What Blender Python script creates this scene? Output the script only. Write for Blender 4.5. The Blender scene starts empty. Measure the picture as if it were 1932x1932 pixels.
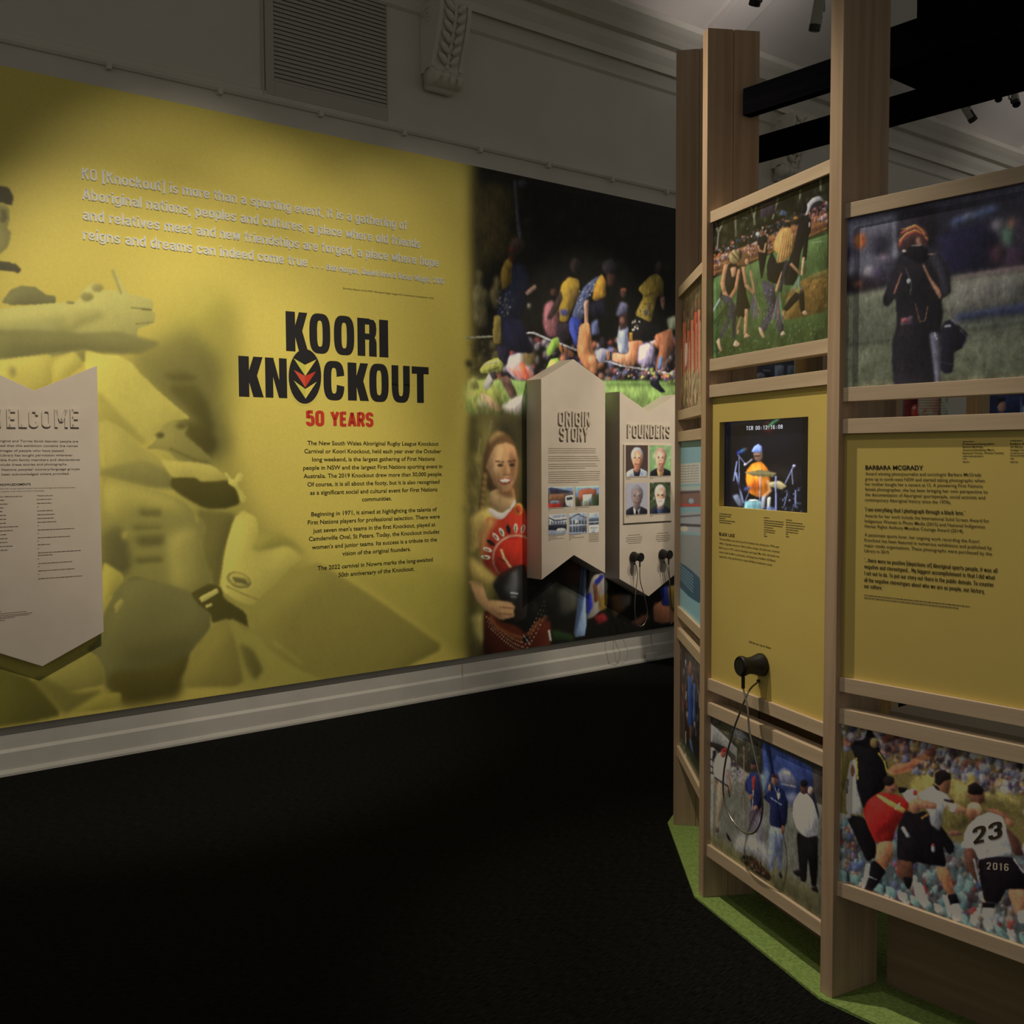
import bpy, math, random
import numpy as np
from mathutils import Vector, Matrix

sc = bpy.context.scene
COL = sc.collection
PI = math.pi

# ------------------------------------------------------------------ camera
F = 1932.0
PITCH, ROLL, EYE = math.radians(3.034), math.radians(-0.26), 1.55
_cp, _sp = math.cos(PITCH), math.sin(PITCH)
FW = np.array([0, _cp, -_sp]); _up = np.array([0, _sp, _cp]); _rt = np.array([1.0, 0, 0])
_c, _s = math.cos(ROLL), math.sin(ROLL)
RT = _c * _rt + _s * _up
UP = -_s * _rt + _c * _up
EYEP = np.array([0, 0, EYE])
cam_d = bpy.data.cameras.new('camera')
cam_d.sensor_width = 36.0
cam_d.lens = 36.0 * F / 1932.0
cam_d.clip_start = 0.05
cam = bpy.data.objects.new('camera', cam_d)
COL.objects.link(cam)
cam.matrix_world = Matrix(((RT[0], UP[0], -FW[0], 0), (RT[1], UP[1], -FW[1], 0), (RT[2], UP[2], -FW[2], EYE), (0, 0, 0, 1)))
sc.camera = cam

# ------------------------------------------------------------------ world, exposure, lights
sc.view_settings.view_transform = 'Standard'
sc.view_settings.look = 'None'
sc.view_settings.gamma = 1.0
sc.view_settings.use_curve_mapping = False
sc.view_settings.exposure = 0.0
wd = bpy.data.worlds.new('world'); sc.world = wd
wd.use_nodes = True
bg = wd.node_tree.nodes['Background']
bg.inputs['Color'].default_value = (1.0, 0.965, 0.86, 1)
bg.inputs['Strength'].default_value = 0.175


def hd(a):
    a = math.radians(a)
    return np.array([math.sin(a), math.cos(a), 0.0])


WT = hd(51.926)                       # along the long wall
WN = np.array([WT[1], -WT[0], 0.0])   # out of the wall, towards the room
WP = np.array([-3.366, 4.297, 0.0])


def wpt(u, off, z):
    p = WP + WT * u + WN * off
    return Vector((p[0], p[1], z))


def spot(name, loc, target, power, angle, blend, color=(1, 0.86, 0.66), radius=0.05):
    d = bpy.data.lights.new(name, 'SPOT')
    d.energy = power; d.spot_size = math.radians(angle); d.spot_blend = blend
    d.color = color; d.shadow_soft_size = radius
    o = bpy.data.objects.new(name, d); COL.objects.link(o)
    o.location = loc
    o.rotation_euler = (Vector(target) - Vector(loc)).to_track_quat('-Z', 'Y').to_euler()
    return o


# gallery spotlights on the ceiling track, three metres off the long wall
for u, tu, tz, pw, an in ((1.30, 1.85, 0.85, 275, 52), (1.55, 2.2, 2.12, 118, 42), (2.60, 2.92, 1.95, 88, 44), (3.95, 3.60, 2.20, 68, 40), (5.1, 4.95, 1.75, 335, 34), (6.1, 5.75, 1.2, 215, 36)):
    spot('wall_spot', wpt(u, 3.05, 4.45), wpt(tu, 0, tz), pw, an, 0.6)
# the spots that graze down the timber screen
spot('screen_spot', (-0.62, 3.42, 4.4), (0.86, 3.10, 0.80), 150, 45, 0.6, radius=0.03)
spot('screen_spot', (-0.62, 3.42, 4.4), (0.80, 3.35, 1.95), 128, 40, 0.6, radius=0.03)
spot('screen_spot', (-1.1, 2.35, 4.5), (1.2, 2.55, 0.4), 66, 30, 0.7, radius=0.03)
spot('screen_spot', (0.4, 0.2, 4.4), (1.3, 2.5, 0.7), 9, 40, 0.7, radius=0.03)
# unseen fill spots, added to brighten the vault
spot('added_vault_fill', (1.9, 6.6, 4.55), (1.35, 8.2, 5.7), 24, 95, 0.9, (1, 0.9, 0.84), 0.3)
spot('added_vault_fill', (5.5, 7.5, 4.55), (6.2, 10.5, 5.8), 80, 95, 0.9, (1, 0.9, 0.84), 0.3)

# ------------------------------------------------------------------ materials
def lin(c):
    out = []
    for v in c:
        v = v / 255.0
        out.append(v / 12.92 if v <= 0.04045 else ((v + 0.055) / 1.055) ** 2.4)
    return tuple(out)


def mat(name, col=None, rough=0.6, metal=0.0, emit=None, spec=0.3, srgb=None):
    m = bpy.data.materials.new(name); m.use_nodes = True
    b = m.node_tree.nodes['Principled BSDF']
    c = col if col is not None else lin(srgb)
    b.inputs['Base Color'].default_value = (*c, 1)
    b.inputs['Roughness'].default_value = rough
    b.inputs['Metallic'].default_value = metal
    b.inputs['Specular IOR Level'].default_value = spec
    if emit:
        b.inputs['Emission Color'].default_value = (*c, 1)
        b.inputs['Emission Strength'].default_value = emit
    return m


def noise_mat(name, c1, c2, scale, rough=0.7, detail=4.0, bump=0.0, lo=0.35, hi=0.65, spec=0.2, distort=0.0):
    """two tones mixed by stretched noise in the object's own coordinates"""
    m = mat(name, c1, rough, spec=spec)
    nt = m.node_tree; b = nt.nodes['Principled BSDF']
    tc = nt.nodes.new('ShaderNodeTexCoord'); mp = nt.nodes.new('ShaderNodeMapping')
    mp.inputs['Scale'].default_value = scale
    nz = nt.nodes.new('ShaderNodeTexNoise'); nz.inputs['Scale'].default_value = 1.0
    nz.inputs['Detail'].default_value = detail; nz.inputs['Distortion'].default_value = distort
    cr = nt.nodes.new('ShaderNodeValToRGB')
    cr.color_ramp.elements[0].position = lo; cr.color_ramp.elements[0].color = (*c1, 1)
    cr.color_ramp.elements[1].position = hi; cr.color_ramp.elements[1].color = (*c2, 1)
    nt.links.new(tc.outputs['Object'], mp.inputs['Vector'])
    nt.links.new(mp.outputs['Vector'], nz.inputs['Vector'])
    nt.links.new(nz.outputs['Fac'], cr.inputs['Fac'])
    nt.links.new(cr.outputs['Color'], b.inputs['Base Color'])
    if bump:
        bp = nt.nodes.new('ShaderNodeBump'); bp.inputs['Strength'].default_value = bump
        bp.inputs['Distance'].default_value = 0.01
        nt.links.new(nz.outputs['Fac'], bp.inputs['Height'])
        nt.links.new(bp.outputs['Normal'], b.inputs['Normal'])
    return m


def print_mat(name, rough=0.45, emit=0.0, spec=0.25):
    m = mat(name, (0.5, 0.5, 0.5), rough, spec=spec)
    nt = m.node_tree; b = nt.nodes['Principled BSDF']
    at = nt.nodes.new('ShaderNodeAttribute'); at.attribute_name = 'ink'
    if emit:
        b.inputs['Base Color'].default_value = (0.01, 0.01, 0.012, 1)
        nt.links.new(at.outputs['Color'], b.inputs['Emission Color'])
        b.inputs['Emission Strength'].default_value = emit
    else:
        nt.links.new(at.outputs['Color'], b.inputs['Base Color'])
    return m


M = {}
M['plaster'] = noise_mat('painted_plaster', (0.66, 0.63, 0.56), (0.70, 0.67, 0.60), (3, 3, 3), 0.8)
M['ceiling'] = noise_mat('ceiling_plaster', (0.74, 0.70, 0.68), (0.80, 0.76, 0.74), (1.5, 1.5, 1.5), 0.85)
M['carpet'] = noise_mat('black_carpet', (0.0006, 0.0007, 0.0006), (0.021, 0.0215, 0.0205), (30, 300, 90), 0.95, 3.0, 0.5, 0.3, 0.75, 0.05)
M['skirting'] = noise_mat('grey_skirting_paint', (0.56, 0.55, 0.52), (0.62, 0.61, 0.58), (4, 4, 4), 0.5)
M['wood_v'] = noise_mat('oak_upright_grain', (0.44, 0.305, 0.195), (0.60, 0.435, 0.295), (34, 34, 1.3), 0.55, 5, 0, 0.3, 0.7, 0.25, 0.4)
M['wood_h'] = noise_mat('oak_rail_grain', (0.56, 0.43, 0.295), (0.66, 0.525, 0.375), (2.5, 60, 60), 0.55, 5, 0, 0.3, 0.7, 0.25, 0.4)
M['wood_dark'] = noise_mat('brown_board', (0.26, 0.175, 0.10), (0.32, 0.22, 0.13), (3, 40, 40), 0.6)
M['black'] = noise_mat('black_stained_timber', (0.004, 0.004, 0.0055), (0.006, 0.006, 0.0075), (2, 50, 50), 0.9, spec=0.0)
M['rubber'] = mat('black_plastic', (0.012, 0.012, 0.012), 0.42, spec=0.4)
M['steel'] = mat('steel_cord', (0.42, 0.39, 0.36), 0.3, 0.9)
M['turf'] = noise_mat('green_felt', (0.19, 0.30, 0.075), (0.29, 0.42, 0.13), (90, 90, 90), 0.95, 4, 0.4)
M['board'] = noise_mat('cream_board', (0.66, 0.59, 0.51), (0.70, 0.63, 0.55), (6, 6, 6), 0.6)
M['boardside'] = mat('cream_board_side', (0.50, 0.42, 0.33), 0.7)
M['ink'] = mat('black_ink', (0.014, 0.013, 0.012), 0.6)
M['inkb'] = mat('brown_ink', (0.06, 0.045, 0.03), 0.6)
M['faint'] = mat('faint_brown_ink', (0.13, 0.10, 0.07), 0.6)
M['greyink'] = mat('grey_ink', (0.20, 0.165, 0.125), 0.6)
M['whitel'] = mat('white_lettering', (0.80, 0.83, 0.84), 0.5)
M['logo'] = mat('logo_black', (0.018, 0.018, 0.022), 0.6)
M['red'] = mat('red_ink', (0.62, 0.055, 0.03), 0.6)
M['redhi'] = mat('bright_red_ink', (0.70, 0.10, 0.05), 0.6)
M['gold'] = mat('yellow_ink', (0.82, 0.72, 0.14), 0.6)
M['goldlo'] = mat('lime_yellow_ink', (0.66, 0.66, 0.12), 0.6)
M['vent'] = mat('vent_paint', (0.50, 0.48, 0.42), 0.6)
M['ventdark'] = mat('vent_inside', (0.10, 0.095, 0.085), 0.8)
M['fixture'] = mat('grey_fixture', (0.32, 0.32, 0.28), 0.5)
M['print'] = print_mat('printed_ink')
M['gloss'] = print_mat('glossy_print', 0.28, 0, 0.4)
M['screen'] = print_mat('screen_picture', 0.2, 1.0)
M['white'] = mat('white_plastic', (0.75, 0.74, 0.72), 0.5)

# ------------------------------------------------------------------ frames, tags, mesh builders
class Fr:
    """x right along a face, y into it, z up"""
    def __init__(s, O, ex):
        s.O = np.array([O[0], O[1], 0.0]); s.ex = np.array(ex, float)
        s.ey = np.array([-s.ex[1], s.ex[0], 0.0])
        s.M = Matrix(((s.ex[0], s.ey[0], 0, s.O[0]), (s.ex[1], s.ey[1], 0, s.O[1]), (0, 0, 1, 0), (0, 0, 0, 1)))

    def at(s, px, py, y=0.0):
        d = FW + RT * (px - 966) / F - UP * (py - 966) / F
        P = s.O + s.ey * y
        w = EYEP + d * (((P - EYEP) @ s.ey) / (d @ s.ey))
        return float((w - s.O) @ s.ex), float(w[2])


BASE = {}


def tag(o, label, cat, group=None, kind=None):
    if label: o['label'] = label
    if cat: o['category'] = cat
    if group: o['group'] = group
    if kind: o['kind'] = kind
    return o


def thing(name, label, cat, fr, base, group=None):
    o = bpy.data.objects.new(name, None); COL.objects.link(o)
    o.empty_display_size = 0.1
    o.matrix_world = fr.M @ Matrix.Translation(Vector(base))
    BASE[o.name] = np.array(base, float)
    return tag(o, label, cat, group)


class MB:
    def __init__(s): s.v = []; s.f = []

    def add(s, vs, fs):
        n = len(s.v); s.v += [tuple(p) for p in vs]; s.f += [tuple(i + n for i in f) for f in fs]

    def box(s, x0, x1, y0, y1, z0, z1):
        s.add([(x0, y0, z0), (x1, y0, z0), (x1, y1, z0), (x0, y1, z0), (x0, y0, z1), (x1, y0, z1), (x1, y1, z1), (x0, y1, z1)],
              [(0, 3, 2, 1), (4, 5, 6, 7), (0, 1, 5, 4), (1, 2, 6, 5), (2, 3, 7, 6), (3, 0, 4, 7)])
        return s

    def prism_y(s, pts, y0, y1):
        """outline in x,z (counter-clockwise seen from -y) pushed from y0 to y1"""
        n = len(pts)
        s.add([(x, y0, z) for x, z in pts] + [(x, y1, z) for x, z in pts],
              [tuple(range(n)), tuple(reversed(range(n, 2 * n)))] + [(i, i + n, (i + 1) % n + n, (i + 1) % n) for i in range(n)])
        return s

    def prism_x(s, pts, x0, x1):
        n = len(pts)
        s.add([(x0, y, z) for y, z in pts] + [(x1, y, z) for y, z in pts],
              [tuple(reversed(range(n))), tuple(range(n, 2 * n))] + [(i, (i + 1) % n, (i + 1) % n + n, i + n) for i in range(n)])
        return s

    def flat(s, pts, y):
        s.add([(x, y, z) for x, z in pts], [tuple(range(len(pts)))])
        return s

    def tube(s, path, r, n=10, cap=True):
        P = [np.array(p, float) for p in path]
        R = r if isinstance(r, (list, tuple)) else [r] * len(P)
        vs = []; prev = None
        for i, p in enumerate(P):
            t = P[min(i + 1, len(P) - 1)] - P[max(i - 1, 0)]
            t = t / (np.linalg.norm(t) + 1e-9)
            if prev is None:
                a = np.array([0, 0, 1.0]) if abs(t[2]) < 0.9 else np.array([1.0, 0, 0])
                u = np.cross(t, a)
            else:
                u = prev - t * (prev @ t)
            u /= np.linalg.norm(u); prev = u
            w = np.cross(t, u)
            for k in range(n):
                an = 2 * PI * k / n
                vs.append(p + R[i] * (math.cos(an) * u + math.sin(an) * w))
        fs = []
        for i in range(len(P) - 1):
            for k in range(n):
                a, b = i * n + k, i * n + (k + 1) % n
                fs.append((a, b, b + n, a + n))
        if cap:
            fs.append(tuple(reversed(range(n)))); fs.append(tuple(range((len(P) - 1) * n, len(P) * n)))
        s.add(vs, fs)
        return s

    def build(s, name, m, parent=None, label=None, smooth=False, bevel=0.0, mtx=None):
        b = BASE.get(parent.name, np.zeros(3)) if parent else np.zeros(3)
        me = bpy.data.meshes.new(name)
        me.from_pydata([(x - b[0], y - b[1], z - b[2]) for x, y, z in s.v], [], s.f)
        me.materials.append(m)
        if smooth:
            me.polygons.foreach_set('use_smooth', [True] * len(me.polygons))
        me.update()
        o = bpy.data.objects.new(name, me); COL.objects.link(o)
        if parent is not None:
            o.parent = parent
            if parent.parent is not None: BASE[o.name] = b
            BASE.setdefault(o.name, b)
        elif mtx is not None:
            o.matrix_world = mtx
        if bevel:
            md = o.modifiers.new('bevel', 'BEVEL'); md.width = bevel; md.segments = 2; md.limit_method = 'ANGLE'
        if label: o['label'] = label
        return o


# ------------------------------------------------------------------ printed pictures: ink stored on a fine mesh grid
def gblur(m, s, axis):
    if s < 0.35: return m
    r = int(math.ceil(2.6 * s))
    k = np.exp(-0.5 * (np.arange(-r, r + 1) / s) ** 2); k /= k.sum()
    pad = [(0, 0), (0, 0)]; pad[axis] = (r, r)
    p = np.pad(m, pad, mode='edge')
    out = np.zeros_like(m); n = m.shape[axis]
    for i, w in enumerate(k):
        out += w * (p[i:i + n, :] if axis == 0 else p[:, i:i + n])
    return out


class Art:
    """a picture painted in the plane of a panel; traced points are brought onto the panel first"""
    def __init__(s, fr, y, x0, x1, z0, z1, res, base, gain):
        s.fr, s.y, s.x0, s.x1, s.z0, s.z1, s.res = fr, y, x0, x1, z0, z1, res
        s.nx = max(2, int(round((x1 - x0) * res)) + 1); s.nz = max(2, int(round((z1 - z0) * res)) + 1)
        s.rx = (s.nx - 1) / (x1 - x0); s.rz = (s.nz - 1) / (z1 - z0)
        s.img = np.empty((s.nz, s.nx, 3), np.float32); s.img[:] = base
        s.gain = gain; s.cr(0, 0, 1); s.shade, s.tex, s.lx, s._n, s.tint = 0.5, 0.08, -1, None, np.ones(3, np.float32)
        s.zz, s.xx = np.mgrid[0:s.nz, 0:s.nx]

    def cr(s, ox, oy, k): s.ox, s.oy, s.k = ox, oy, k; return s

    def g(s, p):
        lx, lz = s.fr.at(s.ox + p[0] / s.k, s.oy + p[1] / s.k, s.y)
        return (lx - s.x0) * s.rx, (lz - s.z0) * s.rz

    def scale(s, p):
        a = s.g(p); b = s.g((p[0] + s.k, p[1])); c = s.g((p[0], p[1] + s.k))
        return max(abs(b[0] - a[0]), 1e-3), max(abs(c[1] - a[1]), 1e-3)

    def noise(s):
        if s._n is None:
            r = np.random.RandomState(21).randn(s.nz, s.nx).astype(np.float32)
            a = gblur(gblur(r, 1.1, 1), 2.6, 0); b = gblur(gblur(np.roll(r, 37, 1), 4.5, 1), 6.0, 0)
            s._n = a / a.std() * 0.6 + b / b.std() * 0.7
        return s._n

    def put(s, i0, i1, j0, j1, m, col, sh=None):
        v = s.img[j0:j1, i0:i1]
        m = m[..., None]
        c = np.array(col, np.float32) * s.tint
        v *= (1 - m); v += m * (c * sh[..., None] if sh is not None else c)

    def poly(s, pts, col, blur=0.6, a=1.0, grain=0, smooth=True):
        if smooth and len(pts) > 3: pts = chaikin(pts)
        c = (sum(p[0] for p in pts) / len(pts), sum(p[1] for p in pts) / len(pts))
        sx, sz = s.scale(c)
        q = np.array([s.g(p) for p in pts])
        s.fill(q, col, blur * sx, blur * sz, a, grain)

    def fill(s, q, col, bx, bz, a=1.0, grain=0):
        bx = max(bx, 0.5); bz = max(bz, 0.5)
        i0 = int(max(0, q[:, 0].min() - 3 * bx)); i1 = int(min(s.nx, q[:, 0].max() + 3 * bx + 2))
        j0 = int(max(0, q[:, 1].min() - 3 * bz)); j1 = int(min(s.nz, q[:, 1].max() + 3 * bz + 2))
        if i1 <= i0 or j1 <= j0: return
        X = s.xx[j0:j1, i0:i1]; Z = s.zz[j0:j1, i0:i1]
        ins = np.zeros(X.shape, bool); n = len(q)
        for k in range(n):
            xa, za = q[k]; xb, zb = q[(k + 1) % n]
            if za == zb: continue
            c = ((za > Z) != (zb > Z)) & (X < (xb - xa) * (Z - za) / (zb - za) + xa)
            ins ^= c
        f0 = ins.astype(np.float32)
        m = gblur(gblur(f0, bx, 1), bz, 0) * a
        sh = None
        w_, h_ = np.ptp(q[:, 0]), np.ptp(q[:, 1])
        if s.shade and min(w_, h_) > 3:
            k = min(min(w_, h_) * 0.22, 14)
            B = gblur(gblur(f0, k, 1), k, 0)
            dx, dz = max(1, int(k * 0.9)), max(1, int(k * 0.7))
            Bs = np.roll(np.roll(B, -s.lx * dx, 1), -dz, 0)
            sh = 1 + s.shade * np.clip(2.2 * (B - Bs), -0.8, 0.8) + s.tex * s.noise()[j0:j1, i0:i1]
        if grain:
            r = np.random.RandomState(3).rand(*m.shape).astype(np.float32)
            r = gblur(gblur(r, 1.2, 0), 1.2, 1)
            m = m * np.clip(0.5 + (r - 0.5) * grain, 0, 1)
        s.put(i0, i1, j0, j1, m, col, sh)

    def ell(s, cx, cy, rx, ry, col, blur=0.6, a=1.0, rot=0.0, grain=0):
        c, d = math.cos(math.radians(rot)), math.sin(math.radians(rot))
        pts = []
        for k in range(20):
            t = 2 * PI * k / 20
            x, y = rx * math.cos(t), ry * math.sin(t)
            pts.append((cx + c * x - d * y, cy + d * x + c * y))
        s.poly(pts, col, blur, a, grain, False)

    def line(s, pts, w, col, blur=0.4, a=1.0):
        for p, q in zip(pts[:-1], pts[1:]):
            dx, dy = q[0] - p[0], q[1] - p[1]; L = math.hypot(dx, dy) + 1e-6
            ux, uy = dx / L, dy / L; nx, ny = -uy * w / 2, ux * w / 2; e = w * 0.3
            s.poly([(p[0] + nx - ux * e, p[1] + ny - uy * e), (q[0] + nx + ux * e, q[1] + ny + uy * e),
                    (q[0] - nx + ux * e, q[1] - ny + uy * e), (p[0] - nx - ux * e, p[1] - ny - uy * e)], col, blur, a, 0, False)

    def crowd(s, quad, n, size, cols, blur=0.8, seed=1, asp=1.3):
        """loose dabs between four corners (tl,tr,br,bl)"""
        r = random.Random(seed)
        for _ in range(int(n * 1.7)):
            u, v = r.random(), r.random()
            x = (quad[0][0] * (1 - u) + quad[1][0] * u) * (1 - v) + (quad[3][0] * (1 - u) + quad[2][0] * u) * v
            y = (quad[0][1] * (1 - u) + quad[1][1] * u) * (1 - v) + (quad[3][1] * (1 - u) + quad[2][1] * u) * v
            z = size * r.uniform(0.3, 0.95); q = []; c = r.choice(cols); m = r.uniform(0.75, 1.12)
            for i in range(7):
                an = 2 * PI * i / 7 + r.uniform(-.3, .3); e = r.uniform(0.6, 1.25)
                q.append((x + z * e * math.cos(an), y + z * asp * e * math.sin(an)))
            s.poly(q, tuple(v * m for v in c), blur * 1.15, r.uniform(0.55, 1.0))

    def mottle(s, amt, size, seed=1):
        r = np.random.RandomState(seed).randn(s.nz, s.nx).astype(np.float32)
        r = gblur(gblur(r, size, 0), size, 1); r /= r.std() + 1e-6
        s.img *= (1 + amt * r)[..., None]

    def finish(s, soft=0.55, grain=0.02):
        for k in range(3): s.img[..., k] = gblur(gblur(s.img[..., k], soft, 0), soft, 1)
        r = np.random.RandomState(9).randn(s.nz, s.nx).astype(np.float32)
        r = gblur(gblur(r, 0.7, 0), 0.7, 1); r /= r.std()
        s.img *= (1 + grain * r)[..., None]; s.img += (grain * 14 * r)[..., None]

    def build(s, name, parent, m, label=None):
        if m is not M['screen']: s.finish(*getattr(s, 'fin', ()))
        c = np.clip(s.img, 0, 255) / 255.0
        c = np.where(c <= 0.04045, c / 12.92, ((c + 0.055) / 1.055) ** 2.4)
        c = np.clip(c / np.array(s.gain, np.float32), 0, 0.92 if m is not M['screen'] else 4)
        b = BASE.get(parent.name, np.zeros(3)) if parent else np.zeros(3)
        X = s.x0 + np.arange(s.nx) / s.rx - b[0]; Z = s.z0 + np.arange(s.nz) / s.rz - b[2]
        co = np.empty((s.nz, s.nx, 3), np.float32)
        co[..., 0] = X[None, :]; co[..., 1] = s.y - b[1]; co[..., 2] = Z[:, None]
        me = bpy.data.meshes.new(name)
        idx = np.arange(s.nx * s.nz, dtype=np.int32).reshape(s.nz, s.nx)
        f = np.stack([idx[:-1, :-1], idx[:-1, 1:], idx[1:, 1:], idx[1:, :-1]], -1).reshape(-1, 4)
        me.vertices.add(s.nx * s.nz); me.vertices.foreach_set('co', co.ravel())
        me.loops.add(f.size); me.loops.foreach_set('vertex_index', f.ravel())
        me.polygons.add(len(f)); me.polygons.foreach_set('loop_start', np.arange(0, f.size, 4, dtype=np.int32))
        me.update(calc_edges=True)
        at = me.attributes.new('ink', 'FLOAT_COLOR', 'POINT')
        rgba = np.ones((s.nz * s.nx, 4), np.float32); rgba[:, :3] = c.reshape(-1, 3)
        at.data.foreach_set('color', rgba.ravel())
        me.materials.append(m)
        o = bpy.data.objects.new(name, me); COL.objects.link(o)
        if parent is not None: o.parent = parent
        if label: o['label'] = label
        return o


def chaikin(p):
    out = []
    n = len(p)
    for i in range(n):
        a, b = p[i], p[(i + 1) % n]
        out.append((0.87 * a[0] + 0.13 * b[0], 0.87 * a[1] + 0.13 * b[1]))
        out.append((0.13 * a[0] + 0.87 * b[0], 0.13 * a[1] + 0.87 * b[1]))
    return out


# ------------------------------------------------------------------ lettering
_GL = {}


def glyphs(text, weight=0.0, extrude=0.0):
    key = (text, weight, extrude)
    if key in _GL: return _GL[key]
    cu = bpy.data.curves.new('lettering', 'FONT')
    cu.body = text; cu.size = 1.0; cu.offset = weight; cu.extrude = extrude
    cu.resolution_u = 3
    o = bpy.data.objects.new('lettering', cu); COL.objects.link(o)
    dg = bpy.context.evaluated_depsgraph_get()
    me = o.evaluated_get(dg).to_mesh()
    v = [tuple(a.co) for a in me.vertices]; f = [tuple(p.vertices) for p in me.polygons]
    o.evaluated_get(dg).to_mesh_clear()
    bpy.data.objects.remove(o); bpy.data.curves.remove(cu)
    _GL[key] = (v, f)
    return v, f



# a narrow industrial face drawn with rounded strokes: cap height 1, x-height 0.72
_S = {}
def _d(ch, w, *strokes): _S[ch] = (w, strokes)
_a, _b = 0.07, 0.37
_bowl = [(_b, .65), (_a, .65), (_a, .07), (_b, .07)]
_d('a', .44, [(.08, .55), (.08, .65), (.37, .65), (.37, 0)], [(.37, .39), (.07, .39), (.07, .07), (.37, .07)])
_d('b', .44, [(.07, 1), (.07, 0)], [(.07, .65), (.37, .65), (.37, .07), (.07, .07)])
_d('c', .42, [(.36, .46), (.36, .65), (.07, .65), (.07, .07), (.36, .07), (.36, .26)])
_d('d', .44, [(.37, 1), (.37, 0)], _bowl)
_d('e', .44, [(.07, .35), (.37, .35), (.37, .65), (.07, .65), (.07, .07), (.37, .07), (.37, .2)])
_d('f', .30, [(.13, 0), (.13, .93), (.29, .93)], [(.01, .65), (.28, .65)])
_d('g', .44, [(.37, .72), (.37, -.17), (.07, -.17), (.07, -.08)], _bowl)
_d('h', .44, [(.07, 1), (.07, 0)], [(.07, .65), (.37, .65), (.37, 0)])
_d('i', .14, [(.07, 0), (.07, .72)], [(.07, .85), (.07, 1)])
_d('j', .18, [(.11, .72), (.11, -.17), (.0, -.17)], [(.11, .85), (.11, 1)])
_d('k', .43, [(.07, 1), (.07, 0)], [(.37, .72), (.09, .33)], [(.17, .42), (.38, 0)])
_d('l', .14, [(.07, 1), (.07, 0)])
_d('m', .68, [(.07, 0), (.07, .72)], [(.07, .65), (.34, .65), (.34, 0)], [(.34, .65), (.61, .65), (.61, 0)])
_d('n', .44, [(.07, 0), (.07, .72)], [(.07, .65), (.37, .65), (.37, 0)])
_d('o', .44, [(.22, .65), (.07, .65), (.07, .07), (.37, .07), (.37, .65), (.22, .65)])
_d('p', .44, [(.07, .72), (.07, -.24)], [(.07, .65), (.37, .65), (.37, .07), (.07, .07)])
_d('q', .44, [(.37, .72), (.37, -.24)], _bowl)
_d('r', .30, [(.07, 0), (.07, .72)], [(.07, .65), (.29, .65)])
_d('s', .42, [(.35, .53), (.35, .65), (.07, .65), (.07, .37), (.35, .37), (.35, .07), (.07, .07), (.07, .19)])
_d('t', .30, [(.12, .92), (.12, .07), (.28, .07)], [(.01, .65), (.27, .65)])
_d('u', .44, [(.07, .72), (.07, .07), (.37, .07)], [(.37, .72), (.37, 0)])
_d('v', .42, [(.05, .72), (.21, .03)], [(.21, .03), (.37, .72)])
_d('w', .62, [(.05, .72), (.18, .03)], [(.18, .03), (.31, .72)], [(.31, .72), (.44, .03)], [(.44, .03), (.57, .72)])
_d('x', .42, [(.04, .72), (.38, 0)], [(.38, .72), (.04, 0)])
_d('y', .42, [(.05, .72), (.215, .06)], [(.38, .72), (.17, -.24)])
_d('z', .40, [(.04, .65), (.35, .65)], [(.34, .66), (.06, .06)], [(.04, .07), (.36, .07)])
_d('A', .50, [(.05, 0), (.25, .98)], [(.45, 0), (.25, .98)], [(.13, .26), (.37, .26)])
_d('B', .48, [(.07, 0), (.07, 1)], [(.07, .93), (.39, .93), (.39, .52), (.07, .52)], [(.07, .52), (.41, .52), (.41, .07), (.07, .07)])
_d('C', .47, [(.40, .68), (.40, .93), (.07, .93), (.07, .07), (.40, .07), (.40, .33)])
_d('D', .48, [(.07, 0), (.07, 1)], [(.07, .93), (.41, .93), (.41, .07), (.07, .07)])
_d('E', .42, [(.40, .93), (.07, .93)], [(.07, 1), (.07, 0)], [(.07, .07), (.40, .07)], [(.07, .51), (.36, .51)])
_d('F', .41, [(.39, .93), (.07, .93)], [(.07, 1), (.07, 0)], [(.07, .50), (.35, .50)])
_d('G', .48, [(.41, .7), (.41, .93), (.07, .93), (.07, .07), (.41, .07), (.41, .48), (.25, .48)])
_d('H', .48, [(.07, 0), (.07, 1)], [(.41, 0), (.41, 1)], [(.07, .52), (.41, .52)])
_d('I', .14, [(.07, 0), (.07, 1)])
_d('J', .40, [(.33, 1), (.33, .07), (.05, .07), (.05, .25)])
_d('K', .48, [(.07, 0), (.07, 1)], [(.42, 1), (.09, .44)], [(.18, .58), (.43, 0)])
_d('L', .40, [(.07, 1), (.07, .0)], [(.07, .07), (.39, .07)])
_d('M', .62, [(.07, 0), (.07, 1)], [(.55, 0), (.55, 1)], [(.07, .97), (.31, .32)], [(.31, .32), (.55, .97)])
_d('N', .50, [(.07, 0), (.07, 1)], [(.43, 0), (.43, 1)], [(.08, .95), (.42, .05)])
_d('O', .48, [(.24, .93), (.07, .93), (.07, .07), (.41, .07), (.41, .93), (.24, .93)])
_d('P', .46, [(.07, 0), (.07, 1)], [(.07, .93), (.40, .93), (.40, .46), (.07, .46)])
_d('R', .48, [(.07, 0), (.07, 1)], [(.07, .93), (.40, .93), (.40, .49), (.07, .49)], [(.24, .49), (.42, 0)])
_d('S', .46, [(.39, .74), (.39, .93), (.07, .93), (.07, .53), (.39, .50), (.39, .07), (.07, .07), (.07, .27)])
_d('T', .44, [(.02, .93), (.42, .93)], [(.22, .93), (.22, 0)])
_d('U', .48, [(.07, 1), (.07, .07), (.41, .07), (.41, 1)])
_d('V', .48, [(.05, 1), (.24, .03)], [(.24, .03), (.43, 1)])
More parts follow.
